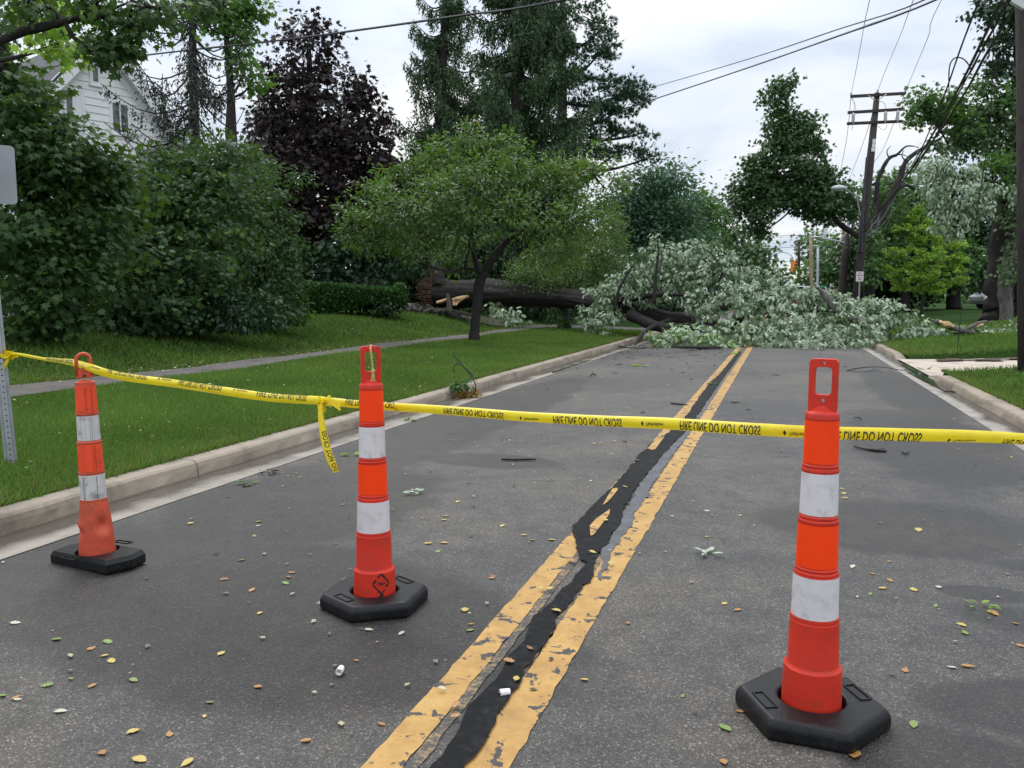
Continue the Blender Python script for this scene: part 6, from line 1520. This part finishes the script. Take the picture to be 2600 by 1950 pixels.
def texts_for(pts, spans):
    pl = catmull(pts, 14); s = [0]
    for a, b in zip(pl[:-1], pl[1:]): s.append(s[-1] + (b - a).length)
    out_ = []
    for kind, u0, u1, hh, dc in spans:
        a, b = find_s(pl, s, u0), find_s(pl, s, u1)
        if kind == 'LOGO':
            out_.append(('flame', a, (b - a) * .2, hh * 1.3, dc)); out_.append(('TheFireStore', a + (b - a) * .25, (b - a) * .75, hh * .8, dc))
        else: out_.append((kind, a, b - a, hh, dc))
    return out_
dM = proj((bM.x, bM.y, .9))[2]; dR = proj((bR.x, bR.y, .9))[2]; dL = proj((bL.x, bL.y, .95))[2]
LP = [P(12, 899, SD - .03), P(45, 900, SD - .06), P(120, 914, SD - .5), P(205, 930, dL + .04), P(300, 955, dL - .05), P(420, 972, (dL + dM) / 2 + .25), P(560, 993, (dL + dM) / 2), P(700, 1012, dM + .28), P(800, 1018, dM + .15), P(820, 1020, dM + .13)]
sp = lambda a: a
left_spans = [('FIRE LINE DO NOT CROSS', 118, 185, .030, .008), ('LOGO', 225, 252, .02, .006), ('FIRE LINE DO NOT CROSS', 273, 371, .040, .012), ('LOGO', 397, 432, .02, .014), ('FIRE LINE DO NOT CROSS', 451, 561, .042, .012), ('LOGO', 589, 626, .02, .016), ('FIRE LINE DO NOT CROSS', 651, 777, .044, .010)]
tape(LP, texts_for(LP, left_spans), roll=lambda s: R(6) + .12 * math.sin(s * 7.3) + .06 * math.sin(s * 19), tc_=.006, squeeze=lambda s: .36 + .40 * min(1, s / 2.2) + .05 * math.sin(s * 9) * max(0, 1 - s / 1.8))
MP = [P(820, 1020, dM + .13), P(850, 1022, dM + .12), P(900, 1027, dM + .11), P(951, 1030, dM + .11), P(1010, 1036, dM + .08)]
tape(MP, texts_for(MP, [('FIRE LINE DO NOT CROSS', 876, 1012, .042, .008)]), tc_=.006, squeeze=lambda s: .70)
RP = [P(1000, 1035, dM + .085), P(1100, 1041, dM - .02), P(1300, 1057, dM - .25), P(1500, 1069, dM - .42), P(1700, 1078, dR + .38), P(1900, 1091, dR + .22), P(2090, 1100, dR + .13), P(2300, 1106, dR + .10), P(2450, 1110, dR + .12), P(2600, 1117, dR + .18), P(2750, 1128, dR + .26), P(3100, 1142, dR + .5), P(3700, 1165, dR + 1.0)]
right_spans = [('FIRE LINE DO NOT CROSS', 1126, 1278, .036, -.004), ('LOGO', 1317, 1367, .018, .0), ('FIRE LINE DO NOT CROSS', 1404, 1578, .043, -.002), ('LOGO', 1625, 1684, .02, 0), ('FIRE LINE DO NOT CROSS', 1726, 1931, .044, -.002), ('LOGO', 1985, 2060, .02, 0), ('FIRE LINE DO NOT CROSS', 2098, 2341, .046, .004), ('LOGO', 2405, 2480, .016, .014), ('FIRE LINE DO NOT CROSS', 2550, 2720, .04, .016)]
tape(RP, texts_for(RP, right_spans), mirror=True, tc_=.004, roll=lambda s: R(-4) + .10 * math.sin(s * 6.1) + .05 * math.sin(s * 17), squeeze=lambda s: .72 + .1 * min(1, s / 1.2) - .2 * max(0, (s - 2.1)))
# knot and hanging tail
def knot(u, v, d, sc, seed):
    m = MB(); r = random.Random(seed); c = P(u, v, d)
    for k in range(16):
        a = c + Vector((r.gauss(0, .008), r.gauss(0, .008), r.gauss(0, .008))) * sc; b = c + Vector((r.gauss(.004, .018), r.gauss(0, .012), r.gauss(0, .014))) * sc
        e = c + Vector((r.gauss(.006, .018), r.gauss(0, .012), r.gauss(0, .012))) * sc
        wv = Vector((r.gauss(0, 1), r.gauss(0, 1), r.gauss(0, 1))).normalized() * .009 * sc
        m.add([a - wv, a + wv, b + wv * .8, b - wv * .8, e + wv, e - wv], [(0, 1, 2, 3), (3, 2, 4, 5)])
    return m
kn = knot(822, 1021, dM + .10, 1.0, 2)
r_ = random.Random(8)
fl = [P(826, 1024, dM + .09), P(845, 1028, dM + .08), P(858, 1034, dM + .08), P(864, 1038, dM + .08)]
for dz in (-.014, .004, .012):
    kn.add([q + Vector((0, 0, dz + r_.gauss(0, .004))) for q in fl] + [q + Vector((0, .004, dz + .014 + r_.gauss(0, .003))) for q in fl], [(0, 1, 5, 4), (1, 2, 6, 5), (2, 3, 7, 6)])
kn.build('knot', M['tape'], tape_root)
TP = [P(818, 1027, dM + .08), P(816, 1050, dM + .07), P(823, 1095, dM + .06), P(834, 1140, dM + .05), P(846, 1175, dM + .05), P(856, 1198, dM + .06)]
pl = catmull(TP, 14); ln = sum((b - a).length for a, b in zip(pl[:-1], pl[1:]))
tape(TP, [('DO NOT CROSS', ln * .98, -ln * .60, .036, .0)], name='tail', up0=-SR if SR.x < 0 else SR, mirror=True, tc_=.0, squeeze=lambda s: .40 + .28 * min(1, s / (ln * .5)) - .25 * max(0, s / ln - .85) / .15)
kn = knot(22, 900, SD - .05, 1.5, 5); 
wr = [SB + SAX * 0]  # wrap round the sign post
zc = P(25, 899, SD).z; cpost = SB + SAX * ((zc - SB.z) / SAX.z); ring = []
for k in range(25):
    a = 2 * math.pi * k / 24; ring.append(cpost + SR * (.047 * math.cos(a)) + SF * (.030 * math.sin(a)) + Vector((0, 0, .012 * math.sin(a * 2))))
kn.add([p + Vector((0, 0, -.014)) for p in ring] + [p + Vector((0, 0, .014)) for p in ring], [(i, i + 1, 25 + i + 1, 25 + i) for i in range(24)])
kn.build('knot', M['tape'], tape_root)
TP = [P(20, 906, SD - .06), P(18, 918, SD - .07), P(10, 935, SD - .07), P(4, 946, SD - .07)]
tape(TP, None, name='tail', up0=-SR if SR.x < 0 else SR, squeeze=lambda s: .45)

# ================================================================== LITTER
def cup(label, u, v, du, dv):
    """small white plastic end cap"""
    c = G(u, v, .012); e = G(u + du, v + dv, .012); ax = (e - c).normalized(); m = MB(); r = .0125; Lh = .034
    ref = Vector((0, 0, 1)); s = ax.cross(ref); n = 20
    rows = [(r * .72, -Lh / 2 + .004), (r * .8, -Lh / 2), (r, -Lh / 2), (r, -Lh / 2 + .003), (r * .92, Lh / 2 - .004), (r * .85, Lh / 2), (0.0001, Lh / 2)]
    rows = [(0.0001, -Lh / 2 + .02), (r * .7, -Lh / 2 + .02)] + rows
    cc = Vector((c.x, c.y, .0165))
    for rr, t in rows:
        for k in range(n):
            a = 2 * math.pi * k / n; m.v.append(tuple(cc + ax * t + (s * math.cos(a) + ref * math.sin(a)) * rr))
    for i in range(len(rows) - 1):
        for k in range(n): m.f.append((i * n + k, i * n + (k + 1) % n, (i + 1) * n + (k + 1) % n, (i + 1) * n + k)); m.m.append(0)
    tag(m.build('plastic_cap', M['white_plastic'], smooth_=False), label, 'plastic cap', 'white plastic caps on the road')
cup('small white plastic cap lying open end forward on the asphalt left of the yellow lines', 864, 1704, 16, -26)
cup('small white plastic cap lying on the black sealant between the yellow lines', 1282, 1761, 30, -4)

def stick(label, pts, rads, branches=(), z=.012, name='twig', mat='bark_black', group='twigs on the road'):
    m = MB(); pp = [G(u, v, z) if len(q) == 0 else G(u, v, q[0]) for u, v, *q in pts]; limb(m, pp, rads, 6, .05)
    for br in branches: limb(m, [G(u, v, (q[0] if q else z)) for u, v, *q in br], [rads[0] * .5] * (len(br) - 1) + [rads[0] * .2], 5, .05)
    return tag(m.build(name, M[mat]), label, 'twig', group)
stick('straight dark stick lying across the left lane behind the tape', [(1273, 1166), (1310, 1167), (1360, 1166)], [.008, .010, .008])
stick('short curved dark stick beyond the tape right of the nearest cone', [(2168, 1133), (2195, 1140), (2225, 1144), (2252, 1146)], [.006, .009, .014, .008], [[(2225, 1144), (2243, 1138), (2248, 1142)]])
stick('little forked twig right of the curved stick', [(2290, 1148), (2300, 1152), (2308, 1146)], [.006, .006, .003], [[(2300, 1152), (2296, 1158)]])
stick('thin twig touching the left yellow line beyond the tape', [(1704, 1024), (1725, 1026), (1745, 1028)], [.010, .010, .006])
stick('spindly branching twig in the left lane near the far kerb', [(1496, 956), (1506, 949, .05), (1515, 955)], [.008, .008, .006], [[(1506, 949, .05), (1503, 942, .14)], [(1500, 952), (1512, 952, .03)]])
stick('long thin loop of twig and wire near the right gutter', [(2150, 941), (2190, 933), (2240, 932), (2290, 940)], [.008, .007, .006, .006], [[(2150, 941), (2180, 944), (2220, 941), (2240, 937)], [(2215, 936), (2232, 937)]])
stick('twig lying against the left kerb near the fallen tree', [(1568, 878), (1590, 882), (1620, 884), (1645, 883)], [.02, .02, .018, .01], [[(1590, 882), (1575, 888)], [(1600, 879, .1), (1630, 878, .05)]])
stick('long dark branch lying at the left edge of the leaf pile', [(1640, 855), (1665, 860, .1), (1690, 878)], [.02, .025, .02], [[(1665, 860, .1), (1650, 872)], [(1690, 878), (1740, 884), (1800, 880)]])
stick('thin dark twig in the right lane near the centre of the road', [(1855, 1021), (1870, 1022), (1880, 1021)], [.006, .006, .004])
# branch standing in the left gutter with dead leaves at its foot
def gutter_branch():
    D = 9.9; b = G(1200, 1008); D = proj(b)[2]
    root = thing('fallen_branch', 'thin leafless branch standing up from the left gutter against the kerb', 'branch', b)
    m = MB(); pt = [P(1205, 1005, D), P(1208, 985, D), P(1198, 955, D + .2), P(1172, 925, D + .4), P(1155, 905, D + .5), P(1150, 896, D + .5)]
    limb(m, pt, [.006, .009, .011, .010, .007, .004], 6, .02)
    for br in ([(1208, 985), (1190, 1000), (1182, 1008)], [(1206, 985), (1200, 1004)], [(1207, 985), (1213, 1004)], [(1172, 925), (1155, 928), (1152, 945)], [(1165, 918), (1150, 935), (1158, 950)], [(1198, 955), (1180, 975), (1165, 982)], [(1180, 935), (1205, 958), (1212, 975)]):
        limb(m, [P(u, v, D + .1) for u, v in br], [.006] + [.004] * (len(br) - 2) + [.002], 5, .05)
    m.build('stem', M['bark_black'], root, smooth_=True)
    Lv2 = Leaves(); fill(Lv2, [B(1195, 1010, D - .05, 20, 5), B(1170, 1013, D - .05, 10, 4)], .05, k=1.2, clump=.05, minz=-.01); Lv2.build('dead_leaves', 'oval', leaf_mat('dead leaf', (.16, .09, .03), (.34, .22, .06)), root)
    Lv2 = Leaves(); fill(Lv2, [B(1172, 980, D, 16, 6)], .08, k=.9, clump=.06); Lv2.build('leaf_spray', 'oval', L['green'], root)
gutter_branch()
def sprig(label, u, v, w, mat, leaf=.06, k=1.0):
    b = G(u, v); d = proj(b)[2]; n = max(5, int(9 * k)); W = w * d / FPX
    a = rng.random(n) * 6.28; rr = rng.random(n) ** .7
    Pn = np.stack([b.x + np.cos(a) * rr * W * .8, b.y + np.sin(a) * rr * W * .8, .008 + .012 * rng.random(n)], 1)
    D = np.stack([np.cos(a + rng.normal(size=n) * .6), np.sin(a + rng.normal(size=n) * .6), .08 + .12 * rng.random(n)], 1)
    Nn = np.array([0, 0, 1.0]) + rng.normal(size=(n, 3)) * .25
    o = leaves('leaf_sprig', Pn, D, Nn, leaf * (.7 + .6 * rng.random(n)), 'oval', L[mat], rng.random(n) * .9, None)
    return tag(o, label, 'leaf sprig', 'leaf sprigs on the road')
sprig('green leaf sprig beside the asphalt edge near the left cone', 628, 1230, 18, 'green')
sprig('brown twig debris clump at the asphalt edge near the left cone', 680, 1203, 26, 'purple', .04, 2)
sprig('yellow green sprig lying behind the middle cone', 890, 1158, 22, 'yellowgreen')
sprig('green sprig lying in the left gutter behind the middle cone', 1040, 1069, 16, 'green')
sprig('pale flattened leaf clump in the left lane', 1052, 1254, 16, 'silver', .05)
sprig('yellow leaf sprig on the left line in the distance', 1868, 899, 8, 'yellowgreen', .12)
sprig('yellow leaf sprig in the middle of the left lane far off', 1628, 930, 8, 'yellowgreen', .14)
sprig('green sprig in the right gutter by the driveway', 2345, 940, 18, 'green', .10)
sprig('green tuft on the left yellow line beyond the tape', 1806, 977, 10, 'green', .1)
sprig('grey green leaf lying flat right of the centre lines', 1795, 1409, 22, 'silver', .05, .8)
sprig('yellow torn leaf cluster near the right edge of the road', 2490, 1543, 28, 'yellowgreen', .045, .8)

LEAFM = {
 'yellow': paint('fallen yellow leaf', (.48, .36, .09), .5, .25, 30, dirt=(.35, .2, .05)), 'pale': paint('fallen pale leaf', (.44, .43, .33), .5, .15, 30),
 'green': paint('fallen green leaf', (.16, .24, .05), .5, .2, 30), 'orange': paint('fallen orange leaf', (.36, .18, .05), .5, .25, 30, dirt=(.2, .09, .03)), 'brown': paint('fallen brown leaf', (.22, .11, .06), .6, .25, 30)}
def leaf_mesh(kind, mat, seed):
    r = random.Random(seed); n = 12; pts = []
    for i in range(n + 1):
        t = i / n; w = .30 * math.sin(math.pi * t ** .8) * (1 + r.gauss(0, .06)) if kind != 'lobed' else (.18 + .26 * abs(math.sin(3.5 * math.pi * t))) * math.sin(math.pi * min(1, t * .95 + .05)) ** .5
        pts.append((t - .5, w, .10 * math.sin(t * 3 + seed) * (r.random() * .5 + .3)))
    v = []
    for x, w, z in pts: v += [(x, -w, z + .10 * w), (x, 0, z * .4 + .01), (x, w * .9, z + .14 * w + .03)]
    f = []
    for i in range(n): f += [(3 * i, 3 * i + 3, 3 * i + 4, 3 * i + 1), (3 * i + 1, 3 * i + 4, 3 * i + 5, 3 * i + 2)]
    m = MB(); m.add(v, f); m.tube([(-.72, .02, .03), (-.5, 0, .01)], .012, 4); mz = min(q[2] for q in m.v); m.v = [(a, b, c - mz) for a, b, c in m.v]
    me = bpy.data.meshes.new('fallen_leaf'); me.from_pydata(m.v, [], m.f); me.materials.append(LEAFM[mat]); me.polygons.foreach_set('use_smooth', [True] * len(m.f)); return me
LM = {c: [leaf_mesh('oval' if k < 3 else 'lobed', c, k * 7 + i) for k in range(4)] for i, c in enumerate(LEAFM)}
placed = []
def put_leaf(u, v, size, colour, yaw=None, zz_=None):
    p = G(u, v, 0)
    if not (XKL - .0 < p.x < XKR): return
    lane = 'left of the yellow lines' if p.x < sum(xa) / 3 - .01 else ('right of the yellow lines' if p.x > sum(xd) / 3 + .01 else 'on or between the yellow lines')
    near = 'in front of the tape' if v > 1150 else 'beyond the tape'
    o = bpy.data.objects.new('fallen_leaf', random.choice(LM[colour])); COL.objects.link(o)
    z = .018 if 'on or' in lane else .003
    if p.x < XL or p.x > XR: z = .004
    o.location = (p.x, p.y, z); o.scale = (size, size, size * .8); o.rotation_euler = (R(random.gauss(0, 3)), R(random.gauss(0, 3)), random.random() * 6.28 if yaw is None else yaw)
    tag(o, f'small {colour} fallen leaf {lane}, {near}', 'leaf', f'{colour} fallen leaves {lane}, {near}')
HAND = [(40, 1583, 'pale', .05), (142, 1625, 'green', .05), (232, 1648, 'orange', .045), (284, 1680, 'yellow', .04), (340, 1729, 'green', .045), (180, 1725, 'green', .03), (337, 1860, 'yellow', .05), (430, 1866, 'orange', .042), (352, 1931, 'yellow', .06), (260, 1914, 'orange', .04), (475, 1940, 'yellow', .05), (531, 1785, 'green', .035), (656, 1746, 'orange', .04), (519, 1820, 'yellow', .025), (777, 1883, 'orange', .035), (904, 1679, 'orange', .025), (484, 1330, 'yellow', .05), (657, 1326, 'yellow', .05), (655, 1336, 'pale', .035), (611, 1424, 'green', .045), (570, 1472, 'brown', .045), (740, 1455, 'orange', .045), (733, 1467, 'brown', .04), (724, 1482, 'green', .045), (640, 1500, 'orange', .045), (660, 1558, 'yellow', .035), (1180, 1550, 'yellow', .05), (1195, 1586, 'orange', .03), (1193, 1602, 'green', .04), (1413, 1560, 'yellow', .05), (1291, 1690, 'orange', .048), (1157, 1802, 'orange', .04), (1157, 1830, 'orange', .04), (1373, 1502, 'yellow', .035), (1398, 1503, 'yellow', .04), (1483, 1728, 'yellow', .038), (968, 1840, 'orange', .035), (1595, 1584, 'orange', .03), (1794, 1364, 'yellow', .03), (1840, 1534, 'yellow', .04), (1872, 1550, 'orange', .05), (1840, 1850, 'green', .06), (1880, 1808, 'orange', .04), (1838, 1938, 'orange', .045), (2170, 1918, 'orange', .075), (2320, 1842, 'green', .05), (2298, 1703, 'orange', .045), (2458, 1694, 'orange', .055), (2415, 1696, 'pale', .04), (2592, 1642, 'orange', .04), (2260, 1475, 'orange', .05), (2215, 1458, 'orange', .042), (2258, 1427, 'orange', .035), (2165, 1440, 'pale', .05), (2332, 1347, 'yellow', .06), (2235, 1329, 'orange', .04), (2320, 1499, 'yellow', .045), (2240, 1495, 'yellow', .04), (2210, 1510, 'green', .035), (2440, 1588, 'yellow', .05), (2450, 1608, 'green', .05), (2525, 1560, 'orange', .05), (2143, 1254, 'yellow', .05), (2145, 1266, 'yellow', .05), (2138, 1242, 'yellow', .04), (2384, 1492, 'pale', .04), (2376, 1540, 'green', .035), (1330, 1360, 'yellow', .045), (1163, 1275, 'yellow', .05), (1127, 1322, 'yellow', .05), (1129, 1312, 'green', .05), (1126, 1380, 'yellow', .055), (1085, 1381, 'yellow', .05), (1112, 1401, 'green', .045), (1400, 1372, 'yellow', .05), (1276, 1336, 'yellow', .05), (1538, 1328, 'yellow', .045), (1505, 1410, 'yellow', .045), (1452, 1431, 'orange', .06), (1552, 1438, 'yellow', .05), (1616, 1174, 'yellow', .05), (1587, 1242, 'yellow', .04), (1250, 1465, 'brown', .05), (1248, 1470, 'orange', .04), (2100, 1335, 'pale', .05), (1880, 1310, 'yellow', .04), (1796, 1298, 'pale', .04), (1350, 1373, 'green', .04)]
for u, v, c, s in HAND: put_leaf(u, v, s * .9, c)
r_ = random.Random(21); cnt = 0
cl_c = [(r_.uniform(XL, XR), 1.9 + 13 * r_.random() ** 1.2) for _ in range(26)]
while cnt < 95:
    d = 1.9 + 13 * r_.random() ** 1.2; x = r_.uniform(XL, XR)
    if r_.random() < .6:
        q = r_.choice(cl_c); x = q[0] + r_.gauss(0, .16); d = q[1] + r_.gauss(0, .2)
        if not XL < x < XR or d < 1.8: continue
    wgt = .35 + .65 * math.exp(-((x + 1.9) / .9) ** 2) + .5 * math.exp(-((x - 1.5) / .5) ** 2)
    if r_.random() > wgt: continue
    u, v, dd = proj((x, d, 0))
    if not (0 < u < 2600 and v < 1950): continue
    put_leaf(u, v, r_.uniform(.016, .042), r_.choices(['yellow', 'pale', 'green', 'orange', 'brown'], [5, 1.5, 2, 2, 1.5])[0]); cnt += 1
# tiny flecks, grit and leaf crumbs
def flecks():
    n = 2600; x = rng.uniform(XL, XR, n); y = 2 + 20 * rng.random(n); keep = rng.random(n) < (.25 + .75 * np.exp(-((x + 1.9) / 1.0) ** 2) + .35 * np.exp(-((x - 1.4) / .5) ** 2))
    x, y = x[keep], y[keep]; n = len(x); Pn = np.stack([x, y, np.full(n, .009)], 1)
    a = rng.random(n) * 6.28; D = np.stack([np.cos(a), np.sin(a), rng.normal(size=n) * .1], 1); Nn = np.array([0, 0, 1.0]) + rng.normal(size=(n, 3)) * .15
    o = leaves('leaf_crumbs', Pn, D, Nn, .008 + .03 * rng.random(n) ** 2, 'kite', leaf_mat('leaf crumb', (.03, .022, .012), (.42, .38, .25), transl=0), rng.random(n), None)
    tag(o, 'tiny leaf crumbs and bark chips scattered over the wet asphalt', 'leaf litter', kind='stuff')
flecks()
def lawn_flecks():
    n = 2200; x = np.where(rng.random(n) < .7, rng.uniform(-8.3, -4.4, n), rng.uniform(-13, -9.5, n)); y = 3 + 22 * rng.random(n); z = zt(x, y) + .035
    x2 = rng.uniform(-9.9, -9.1, 900); y2 = 4 + 20 * rng.random(900); x = np.concatenate([x, x2]); y = np.concatenate([y, y2]); z = np.concatenate([z, zt(x2, y2) + .035]); n = len(x)
    a = rng.random(n) * 6.28; D = np.stack([np.cos(a), np.sin(a), rng.normal(size=n) * .25], 1); Nn = np.array([0, 0, 1.0]) + rng.normal(size=(n, 3)) * .35
    o = leaves('lawn_litter', np.stack([x, y, z], 1), D, Nn, .012 + .045 * rng.random(n) ** 2, 'kite', leaf_mat('lawn litter leaf', (.10, .06, .03), (.50, .48, .30), transl=0), rng.random(n), None)
    tag(o, 'pale and brown storm leaves strewn over the lawns beside the left kerb', 'leaf litter', kind='stuff')
lawn_flecks()
def twig_litter():
    m = MB(); r = random.Random(31)
    for k in range(80):
        x = r.uniform(XL, XR) if r.random() < .4 else r.uniform(XL, -1.2); y = 23 - 9 * r.random() ** 1.6 * (1 if r.random() < .8 else 1.8); a = r.random() * 3.14; l = r.uniform(.03, .16) if r.random() < .85 else r.uniform(.2, .5)
        p = Vector((x, y, .012)); m.tube([p, p + Vector((math.cos(a), math.sin(a), 0)) * l * .5 + Vector((0, 0, .01)), p + Vector((math.cos(a + .3), math.sin(a + .3), 0)) * l], [.006, .006, .003], 4)
    tag(m.build('twig_litter', M['bark_black']), 'scatter of small dark twigs on the road in front of the fallen tree', 'twig litter', kind='stuff')
twig_litter()

# ================================================================== GRASS
def grass():
    def region(n, xr, yr, keep):
        x = rng.uniform(*xr, n); y = rng.uniform(*yr, n); k = keep(x, y); return x[k], y[k]
    def vis(x, y):
        q = np.stack([x, y, zt(x, y) - HC], 1) @ np.array(_ROT); d = -q[:, 2]
        u = CX + FPX * q[:, 0] / d; v = CY - FPX * q[:, 1] / d
        return (d > 1) & (u > -500) & (u < 3300) & (v < 1990) & (rng.random(len(x)) < np.minimum(1, (7.5 / np.maximum(d, 1)) ** 1.55)), d
    xs, ys = [], []
    for n, xr, yr, f in ((650000, (-9, -4.32), (2, 30), lambda x, y: ((x > -8.38) | (x < -9.4))), (500000, (-19, -9.38), (4, 36), lambda x, y: x < -9.34), (260000, (2.58, 9), (8, 34), lambda x, y: ~((y > DRV0 - .25) & (y < DRV1 + .15) & (x < 12)))):
        x, y = region(n, xr, yr, f); k, d = vis(x, y); xs.append(x[k]); ys.append(y[k])
    # fringe hanging over the kerb
    x = -4.335 + np.abs(rng.normal(size=9000)) * -.02 + .03 * rng.random(9000); y = rng.uniform(2.5, 24, 9000); xs.append(x); ys.append(y)
    x = 2.56 + np.abs(rng.normal(size=5000)) * .02 - .02 * rng.random(5000); y = rng.uniform(8, 30, 5000); k = ~((y > DRV0 - .3) & (y < DRV1 + .2)); xs.append(x[k]); ys.append(y[k])
    x = np.concatenate(xs); y = np.concatenate(ys); n = len(x); d = np.hypot(x, y); print('grass', n)
    z = zt(np.minimum(x, np.where(x < 0, -4.36, 99)), y); z = np.where((x > 0) & (x < 2.6), zt(np.maximum(x, 2.6), y), z)
    cl = .5 + .5 * np.sin(x * 2.1 + 1.3 * np.sin(y * 1.7)) * np.sin(y * 1.3 + x * .6); 
    h = (.028 + .045 * rng.random(n)) * (.75 + .5 * cl) * (1 + .15 * np.minimum(d, 20) / 10); wv = .0022 + .00055 * d
    a = rng.random(n) * 6.28; ln = rng.normal(size=(n, 2)) * .55
    base = np.stack([x, y, z - .004], 1); s = np.stack([np.cos(a), np.sin(a), np.zeros(n)], 1) * wv[:, None]
    tip = base + np.stack([ln[:, 0] * h, ln[:, 1] * h, h], 1)
    V = np.stack([base - s, base + s, tip], 1).reshape(-1, 3); F = np.arange(3 * n).reshape(-1, 3)
    pn = np.sin(x * .9 + 2 * np.sin(y * .37)) * np.sin(y * .8 + 1.5 * np.sin(x * .5)); edge = np.exp(-np.abs(np.where(x < 0, x + 4.35, x - 2.6)) / .35) * .25 + np.exp(-np.abs(x + 9.6) / .5) * .3
    dead = rng.random(n) < .03 + .10 * (pn > .45) + edge
    tone = np.where(dead, .97, np.clip(.55 * rng.random(n) + .4 * cl, 0, .95))
    o = np_mesh('grass', V, F, L['grass'], None, np.repeat(tone, 3)); tag(o, 'short mown green grass on the verges and lawns beside the road', 'grass', kind='stuff')
grass()
for q in list(bpy.data.objects):
    if q.name in ('t',): bpy.data.objects.remove(q)
